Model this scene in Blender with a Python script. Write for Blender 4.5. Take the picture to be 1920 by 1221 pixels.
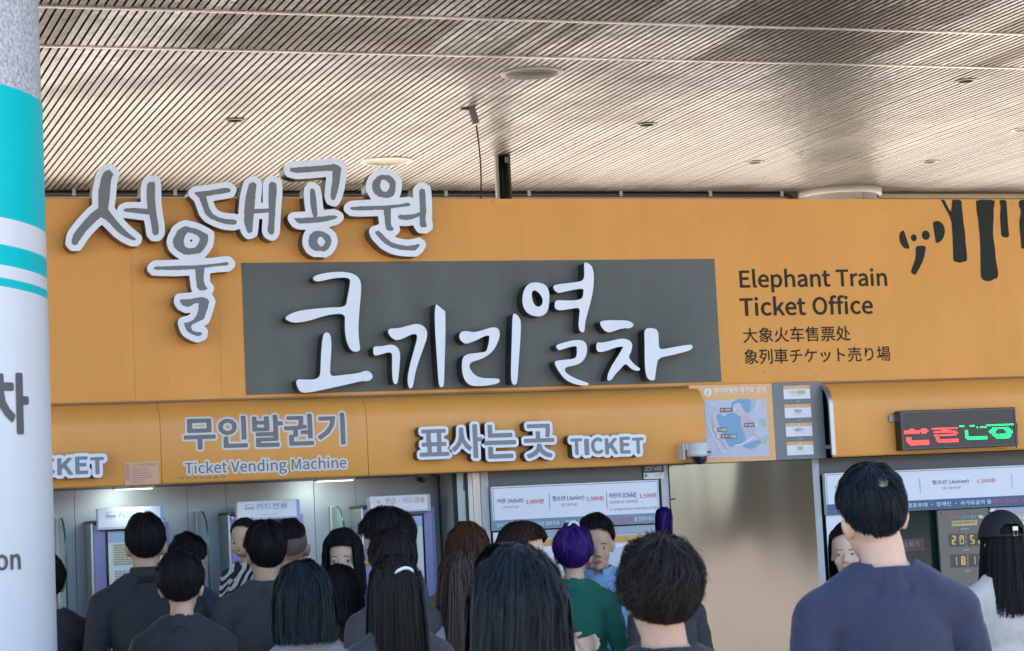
import bpy, bmesh, math, random
import numpy as np
from mathutils import Vector, Matrix, noise
from mathutils.bvhtree import BVHTree

random.seed(7)
rng = np.random.default_rng(7)
for o in list(bpy.data.objects):
    bpy.data.objects.remove(o)
scene = bpy.context.scene
COL = scene.collection

# ---------------------------------------------------------------- camera
FPX = 4226.0                                   # focal length in pixels of the 1920 wide photograph
PITCH, ROLL, YAW = (math.radians(a) for a in (5.9556, -2.7783, 19.0688))
CAM = Vector((0, 0, 1.68))
_f0 = Vector((math.sin(YAW), math.cos(YAW), 0)); _r0 = Vector((math.cos(YAW), -math.sin(YAW), 0)); _u0 = Vector((0, 0, 1))
FW = _f0 * math.cos(PITCH) + _u0 * math.sin(PITCH)
_u1 = _u0 * math.cos(PITCH) - _f0 * math.sin(PITCH)
RT = _r0 * math.cos(ROLL) + _u1 * math.sin(ROLL)
UP = _u1 * math.cos(ROLL) - _r0 * math.sin(ROLL)
cd = bpy.data.cameras.new('camera')
cd.sensor_width = 36.0
cd.lens = 36.0 * FPX / 1920.0
cd.shift_y = -(610.5 - 540.0) / 1920.0
cd.clip_start = 0.05
cd.clip_end = 1500
cd.dof.use_dof = True
cd.dof.focus_distance = 11.7
cd.dof.aperture_fstop = 11.0
cam = bpy.data.objects.new('camera', cd)
COL.objects.link(cam)
cam.matrix_world = Matrix(((RT.x, UP.x, -FW.x, CAM.x), (RT.y, UP.y, -FW.y, CAM.y), (RT.z, UP.z, -FW.z, CAM.z), (0, 0, 0, 1)))
scene.camera = cam

# ---------------------------------------------------------------- sky, sun, exposure
SUN_EL, SUN_AZ = 44.0, 20.0                    # sun stands behind the ticket office, a little to the right
world = bpy.data.worlds.new('World')
scene.world = world
world.use_nodes = True
wn = world.node_tree.nodes
sky = wn.new('ShaderNodeTexSky')
sky.sky_type = 'NISHITA'
sky.sun_disc = False
sky.sun_elevation = math.radians(SUN_EL)
sky.sun_rotation = math.radians(SUN_AZ)
bg = wn['Background']
bg.inputs['Strength'].default_value = 0.15
world.node_tree.links.new(sky.outputs[0], bg.inputs[0])
sl = bpy.data.lights.new('sun', 'SUN')
sl.energy = 4.0
sl.angle = math.radians(0.5)
sl.color = (1.0, 0.92, 0.81)
sun = bpy.data.objects.new('sun', sl)
COL.objects.link(sun)
_sd = Vector((math.sin(math.radians(SUN_AZ)) * math.cos(math.radians(SUN_EL)), math.cos(math.radians(SUN_AZ)) * math.cos(math.radians(SUN_EL)), math.sin(math.radians(SUN_EL))))
sun.rotation_euler = _sd.to_track_quat('Z', 'Y').to_euler()
vs = scene.view_settings
vs.view_transform = 'Standard'
vs.look = 'None'
vs.exposure = 2.2
vs.gamma = 1.0
vs.use_curve_mapping = False
scene.cycles.max_bounces = 7
scene.cycles.diffuse_bounces = 4
scene.cycles.glossy_bounces = 4
scene.cycles.transparent_max_bounces = 7
scene.cycles.caustics_reflective = False
scene.cycles.caustics_refractive = False
scene.cycles.use_denoising = True

# ---------------------------------------------------------------- helpers
def ray(px, py):
    return FW + RT * ((px - 960.0) / FPX) - UP * ((py - 540.0) / FPX)
def hit(px, py, Y):                            # the point of the plane y = Y seen at a place of the photograph
    d = ray(px, py)
    return CAM + d * (Y / d.y)
def hitz(px, py, z):
    d = ray(px, py)
    return CAM + d * ((z - CAM.z) / d.z)
def lin(c):
    c = c / 255.0
    return c / 12.92 if c <= 0.04045 else ((c + 0.055) / 1.055) ** 2.4
def rgb(r, g, b):
    return (lin(r), lin(g), lin(b))

MATS = {}
def mat(name, color, rough=0.6, metal=0.0, spec=0.5, vary=0.0, vscale=6.0, bump=0.0, bscale=60.0, emit=None, estr=0.0, alpha=1.0,
        trans=0.0, stretch=(1, 1, 1), island=0.0, rvary=0.0, coat=0.0, objrand=0.0, sheen=0.0, sss=0.0, streak=0.0):
    if name in MATS:
        return MATS[name]
    m = bpy.data.materials.new(name)
    m.use_nodes = True
    nt = m.node_tree; N = nt.nodes; L = nt.links
    b = N['Principled BSDF']
    b.inputs['Base Color'].default_value = (*color, 1)
    b.inputs['Roughness'].default_value = rough
    b.inputs['Metallic'].default_value = metal
    b.inputs['Specular IOR Level'].default_value = spec
    b.inputs['Transmission Weight'].default_value = trans
    b.inputs['Coat Weight'].default_value = coat
    b.inputs['Alpha'].default_value = alpha
    if sheen: b.inputs['Sheen Weight'].default_value = sheen
    if sss:
        b.inputs['Subsurface Weight'].default_value = sss
        b.inputs['Subsurface Radius'].default_value = (0.01, 0.004, 0.002)
    if emit:
        b.inputs['Emission Color'].default_value = (*emit, 1)
        b.inputs['Emission Strength'].default_value = estr
    tc = N.new('ShaderNodeTexCoord'); mp = N.new('ShaderNodeMapping')
    geo = N.new('ShaderNodeNewGeometry')
    L.new(geo.outputs['Position'] if not name.startswith(('hair', 'skin', 'cloth')) else tc.outputs['Object'], mp.inputs[0])
    mp.inputs['Scale'].default_value = stretch
    if vary or rvary:
        nz = N.new('ShaderNodeTexNoise'); nz.inputs['Scale'].default_value = vscale; nz.inputs['Detail'].default_value = 6; nz.inputs['Roughness'].default_value = 0.6
        L.new(mp.outputs[0], nz.inputs['Vector'])
        mr = N.new('ShaderNodeMapRange'); mr.inputs[1].default_value = 0.3; mr.inputs[2].default_value = 0.7
        mr.inputs[3].default_value = 1 - vary; mr.inputs[4].default_value = 1 + vary
        L.new(nz.outputs[0], mr.inputs[0])
        last = mr.outputs[0]
        if rvary:
            m2 = N.new('ShaderNodeMapRange'); m2.inputs[1].default_value = 0.3; m2.inputs[2].default_value = 0.7
            m2.inputs[3].default_value = max(0.02, rough - rvary); m2.inputs[4].default_value = rough + rvary
            L.new(nz.outputs[0], m2.inputs[0]); L.new(m2.outputs[0], b.inputs['Roughness'])
    else:
        last = None
    if streak and last is not None:            # rain streaks and grime: long upright stains of their own shape
        ms = N.new('ShaderNodeMapping'); ms.inputs['Scale'].default_value = (9, 9, 0.7); L.new(geo.outputs['Position'], ms.inputs[0])
        ns = N.new('ShaderNodeTexNoise'); ns.inputs['Scale'].default_value = 1.0; ns.inputs['Detail'].default_value = 5; L.new(ms.outputs[0], ns.inputs['Vector'])
        mg = N.new('ShaderNodeMapRange'); mg.inputs[1].default_value = 0.42; mg.inputs[2].default_value = 0.75; mg.inputs[3].default_value = 1.0; mg.inputs[4].default_value = 1 - streak
        L.new(ns.outputs[0], mg.inputs[0])
        mu = N.new('ShaderNodeMath'); mu.operation = 'MULTIPLY'; L.new(last, mu.inputs[0]); L.new(mg.outputs[0], mu.inputs[1]); last = mu.outputs[0]
    if island or objrand:
        src = geo.outputs['Random Per Island']
        if objrand:
            oi = N.new('ShaderNodeObjectInfo'); src = oi.outputs['Random']
        amt = island or objrand
        mi = N.new('ShaderNodeMapRange'); mi.inputs[3].default_value = 1 - amt; mi.inputs[4].default_value = 1 + amt
        L.new(src, mi.inputs[0])
        if last is None: last = mi.outputs[0]
        else:
            mu = N.new('ShaderNodeMath'); mu.operation = 'MULTIPLY'
            L.new(last, mu.inputs[0]); L.new(mi.outputs[0], mu.inputs[1]); last = mu.outputs[0]
    if last is not None:
        sc = N.new('ShaderNodeVectorMath'); sc.operation = 'SCALE'
        sc.inputs[0].default_value = color
        L.new(last, sc.inputs['Scale']); L.new(sc.outputs[0], b.inputs['Base Color'])
    if bump:
        n2 = N.new('ShaderNodeTexNoise'); n2.inputs['Scale'].default_value = bscale; n2.inputs['Detail'].default_value = 4
        L.new(mp.outputs[0], n2.inputs['Vector'])
        bp = N.new('ShaderNodeBump'); bp.inputs['Strength'].default_value = bump; bp.inputs['Distance'].default_value = 0.01
        L.new(n2.outputs[0], bp.inputs['Height']); L.new(bp.outputs[0], b.inputs['Normal'])
    MATS[name] = m
    return m

def thing(name, label, cat, loc=(0, 0, 0), group=None, rotz=0.0):
    o = bpy.data.objects.new(name, None)
    o.empty_display_size = 0.1
    COL.objects.link(o)
    o.location = loc; o.rotation_euler = (0, 0, rotz)
    o['label'] = label; o['category'] = cat
    if group: o['group'] = group
    return o
def tag(o, label, cat, group=None):
    o['label'] = label; o['category'] = cat
    if group: o['group'] = group
    return o
def struct(o):
    o['kind'] = 'structure'
    return o
def woff(parent):
    v = Vector((0, 0, 0))
    while parent is not None:
        v = v + Vector(parent.location); parent = parent.parent
    return v
def link(name, me, m, parent=None, smooth=False):
    o = bpy.data.objects.new(name, me)
    COL.objects.link(o)
    for mm in (m if isinstance(m, (list, tuple)) else [m]):
        me.materials.append(mm)
    if smooth: me.shade_smooth()
    if parent is not None: o.parent = parent
    return o
def mk(name, verts, faces, m, parent=None, smooth=False, local=False, origin=None):
    """one mesh object from world coordinates; the parent's location is taken off"""
    off = Vector((0, 0, 0)) if local else woff(parent)
    me = bpy.data.meshes.new(name)
    if origin is not None: off = Vector(origin)
    me.from_pydata([(v[0] - off.x, v[1] - off.y, v[2] - off.z) for v in verts], [], faces)
    me.update()
    o = link(name, me, m, parent, smooth)
    if origin is not None: o.location = Vector(origin) - woff(parent)
    return o
class MB:
    def __init__(s): s.v = []; s.f = []
    def add(s, v, f):
        n = len(s.v); s.v += [tuple(p) for p in v]; s.f += [tuple(i + n for i in q) for q in f]
        return s
    def box(s, x0, x1, y0, y1, z0, z1):
        v = [(x0, y0, z0), (x1, y0, z0), (x1, y1, z0), (x0, y1, z0), (x0, y0, z1), (x1, y0, z1), (x1, y1, z1), (x0, y1, z1)]
        return s.add(v, [(3, 2, 1, 0), (4, 5, 6, 7), (0, 1, 5, 4), (1, 2, 6, 5), (2, 3, 7, 6), (3, 0, 4, 7)])
    def tube(s, pts, r, n=8, cap=True):
        pts = [Vector(p) for p in pts]; rings = []
        rr = r if isinstance(r, (list, tuple)) else [r] * len(pts)
        ref = Vector((0.13, 0.21, 0.97))
        for i, p in enumerate(pts):
            t = (pts[min(i + 1, len(pts) - 1)] - pts[max(i - 1, 0)]).normalized()
            if abs(t.dot(ref)) > 0.95: ref = Vector((1, 0.1, 0))
            a = t.cross(ref).normalized(); b = t.cross(a)
            rings.append([p + (a * math.cos(2 * math.pi * k / n) + b * math.sin(2 * math.pi * k / n)) * rr[i] for k in range(n)])
        v = [q for ring in rings for q in ring]; f = []
        for i in range(len(pts) - 1):
            for k in range(n):
                f.append((i * n + k, i * n + (k + 1) % n, (i + 1) * n + (k + 1) % n, (i + 1) * n + k))
        if cap: f += [tuple(range(n))[::-1], tuple((len(pts) - 1) * n + k for k in range(n))]
        return s.add(v, f)
    def lathe(s, c, prof, n=32, a0=0.0, a1=2 * math.pi):
        """profile (radius, z) turned round the vertical axis through c"""
        full = abs(a1 - a0 - 2 * math.pi) < 1e-6
        m = n if full else n + 1
        v = []
        for k in range(m):
            a = a0 + (a1 - a0) * k / n
            v += [(c[0] + r * math.cos(a), c[1] + r * math.sin(a), c[2] + z) for r, z in prof]
        f = []; q = len(prof)
        for k in range(n):
            k2 = (k + 1) % m
            for i in range(q - 1):
                f.append((k * q + i, k2 * q + i, k2 * q + i + 1, k * q + i + 1))
        return s.add(v, f)
    def obj(s, name, m, parent=None, smooth=False, bevel=0.0, origin=None):
        o = mk(name, s.v, s.f, m, parent, smooth, origin=origin)
        if bevel:
            bm = bmesh.new(); bm.from_mesh(o.data)
            bmesh.ops.remove_doubles(bm, verts=bm.verts, dist=1e-6)
            es = [e for e in bm.edges if len(e.link_faces) == 2 and e.calc_face_angle(0) > 0.6]
            bmesh.ops.bevel(bm, geom=es, offset=bevel, segments=2, affect='EDGES', profile=0.5)
            bm.to_mesh(o.data); bm.free()
        return o
def box(name, x0, x1, y0, y1, z0, z1, m, parent=None, bevel=0.0):
    return MB().box(x0, x1, y0, y1, z0, z1).obj(name, m, parent, bevel=bevel)

# ---- filled outlines
def fill(contours):
    """triangles of a set of closed outlines, holes by nesting"""
    cu = bpy.data.curves.new('t', 'CURVE'); cu.dimensions = '2D'; cu.fill_mode = 'BOTH'; cu.resolution_u = 1
    for c in contours:
        if len(c) < 3: continue
        sp = cu.splines.new('POLY'); sp.points.add(len(c) - 1)
        for i, (x, y) in enumerate(c): sp.points[i].co = (x, y, 0, 1)
        sp.use_cyclic_u = True
    o = bpy.data.objects.new('t', cu)
    me = o.to_mesh()
    V = [(v.co.x, v.co.y) for v in me.vertices]; T = [tuple(p.vertices) for p in me.polygons]
    o.to_mesh_clear(); bpy.data.objects.remove(o); bpy.data.curves.remove(cu)
    return V, T
def orient(V, T, sign):
    out = []
    for t in T:
        (ax, ay), (bx, by), (cx, cy) = V[t[0]], V[t[1]], V[t[2]]
        a = (bx - ax) * (cy - ay) - (cx - ax) * (by - ay)
        out.append(t if a * sign > 0 else t[::-1])
    return out
def flat(name, contours, Y, m, parent=None, conform=None):
    """outlines in wall coordinates (X, Z) as a thin film at depth Y, facing the camera side"""
    V, T = fill(contours)
    T = orient(V, T, 1)
    if conform is None:
        return mk(name, [(x, Y, z) for x, z in V], T, m, parent)
    zs, fn = conform
    o = mk(name, [(x, Y, z) for x, z in V], T, m, parent)
    off = woff(parent)
    bm = bmesh.new(); bm.from_mesh(o.data)
    for z in zs:
        bmesh.ops.bisect_plane(bm, geom=bm.verts[:] + bm.edges[:] + bm.faces[:], plane_co=(0, 0, z - off.z), plane_no=(0, 0, 1))
    for v in bm.verts: v.co.y = fn(v.co.z + off.z) - off.y
    bm.to_mesh(o.data); bm.free()
    return o
def wall(contours_px, Y):
    return [[(lambda p: (p.x, p.z))(hit(x, y, Y)) for x, y in c] for c in contours_px]
def film(name, pts_px, Y, m, parent=None):
    """one flat printed or stuck-on shape, its outline given by places of the photograph"""
    return flat(name, wall([pts_px], Y), Y, m, parent)
def rect_px(x0, y0, x1, y1, Y):
    """upright rectangle on plane Y from the places of its top left and bottom right corner"""
    a = hit(x0, y0, Y); b = hit(x1, y1, Y)
    return a.x, b.x, b.z, a.z                  # x0, x1, z0, z1
def sheet(name, x0, x1, z0, z1, Y, m, parent=None):
    return mk(name, [(x0, Y, z0), (x1, Y, z0), (x1, Y, z1), (x0, Y, z1)], [(0, 1, 2, 3)], m, parent)
def chaikin(c, n=1):
    for _ in range(n):
        o = []
        for i in range(len(c)):
            a, b = c[i], c[(i + 1) % len(c)]
            o += [(a[0] * .75 + b[0] * .25, a[1] * .75 + b[1] * .25), (a[0] * .25 + b[0] * .75, a[1] * .25 + b[1] * .75)]
        c = o
    return c
def offset(contours, d, step):
    """outlines grown by d: the level line of the distance field, traced by marching squares"""
    P = np.concatenate([np.array(c, float) for c in contours])
    x0, y0 = P.min(0) - abs(d) - 3 * step; x1, y1 = P.max(0) + abs(d) + 3 * step
    gx = np.arange(x0, x1 + step, step); gy = np.arange(y0, y1 + step, step)
    X, Y = np.meshgrid(gx, gy, indexing='ij')
    D2 = np.full(X.shape, 1e18); ins = np.zeros(X.shape, bool)
    for c in contours:
        c = np.array(c, float); n = np.roll(c, -1, 0)
        for (ax, ay), (bx, by) in zip(c, n):
            dx, dy = bx - ax, by - ay; l2 = dx * dx + dy * dy
            if l2 < 1e-18: continue
            t = np.clip(((X - ax) * dx + (Y - ay) * dy) / l2, 0, 1)
            D2 = np.minimum(D2, (X - ax - t * dx) ** 2 + (Y - ay - t * dy) ** 2)
            if ay != by:
                ins ^= ((ay > Y) != (by > Y)) & (X < (bx - ax) * (Y - ay) / (by - ay) + ax)
    S = np.sqrt(D2); S = np.where(ins, -S, S) - d
    S = np.where(np.abs(S) < 1e-9, 1e-9, S)
    neg = S < 0; segs = {}
    def ex(i, j, k):                           # crossing on an edge of the grid
        if k == 0:
            t = S[i, j] / (S[i, j] - S[i + 1, j]); return (gx[i] + t * step, gy[j])
        t = S[i, j] / (S[i, j] - S[i, j + 1]); return (gx[i], gy[j] + t * step)
    code = neg[:-1, :-1] * 1 + neg[1:, :-1] * 2 + neg[1:, 1:] * 4 + neg[:-1, 1:] * 8
    tab = {1: [(3, 0)], 2: [(0, 1)], 3: [(3, 1)], 4: [(1, 2)], 5: [(3, 2), (1, 0)], 6: [(0, 2)], 7: [(3, 2)], 8: [(2, 3)], 9: [(2, 0)],
           10: [(0, 3), (2, 1)], 11: [(2, 1)], 12: [(1, 3)], 13: [(1, 0)], 14: [(0, 3)]}
    for i, j in zip(*np.nonzero((code > 0) & (code < 15))):
        E = {0: (i, j, 0), 1: (i + 1, j, 1), 2: (i, j + 1, 0), 3: (i, j, 1)}
        for a, b in tab[code[i, j]]: segs[E[a]] = E[b]
    out = []
    while segs:
        s0 = next(iter(segs)); loop = []; k = s0
        while k in segs:
            loop.append(k); k = segs.pop(k)
        pts = [ex(*e) for e in loop]
        if len(pts) < 8: continue
        keep = [pts[0]]                        # thin out straight runs
        for q in range(1, len(pts) - 1):
            a = keep[-1]; b = pts[q + 1]; p = pts[q]
            L = math.hypot(b[0] - a[0], b[1] - a[1]) or 1
            if abs((b[0] - a[0]) * (p[1] - a[1]) - (b[1] - a[1]) * (p[0] - a[0])) / L > step * 0.13 or math.hypot(p[0] - a[0], p[1] - a[1]) > step * 7: keep.append(p)
        out.append(keep)
    return out
def extrude(name, contours, y0, y1, m, parent=None, back=False):
    """side walls of outlines (X, Z) between depths y0 (front) and y1"""
    v = []; f = []
    for c in contours:
        n = len(c); b = len(v)
        v += [(x, y0, z) for x, z in c] + [(x, y1, z) for x, z in c]
        f += [(b + i, b + (i + 1) % n, b + n + (i + 1) % n, b + n + i) for i in range(n)]
    if back:
        V, T = fill(contours); b = len(v)
        v += [(x, y1, z) for x, z in V]; f += [tuple(i + b for i in t) for t in orient(V, T, -1)]
    return mk(name, v, f, m, parent)
GL = {}
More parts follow.
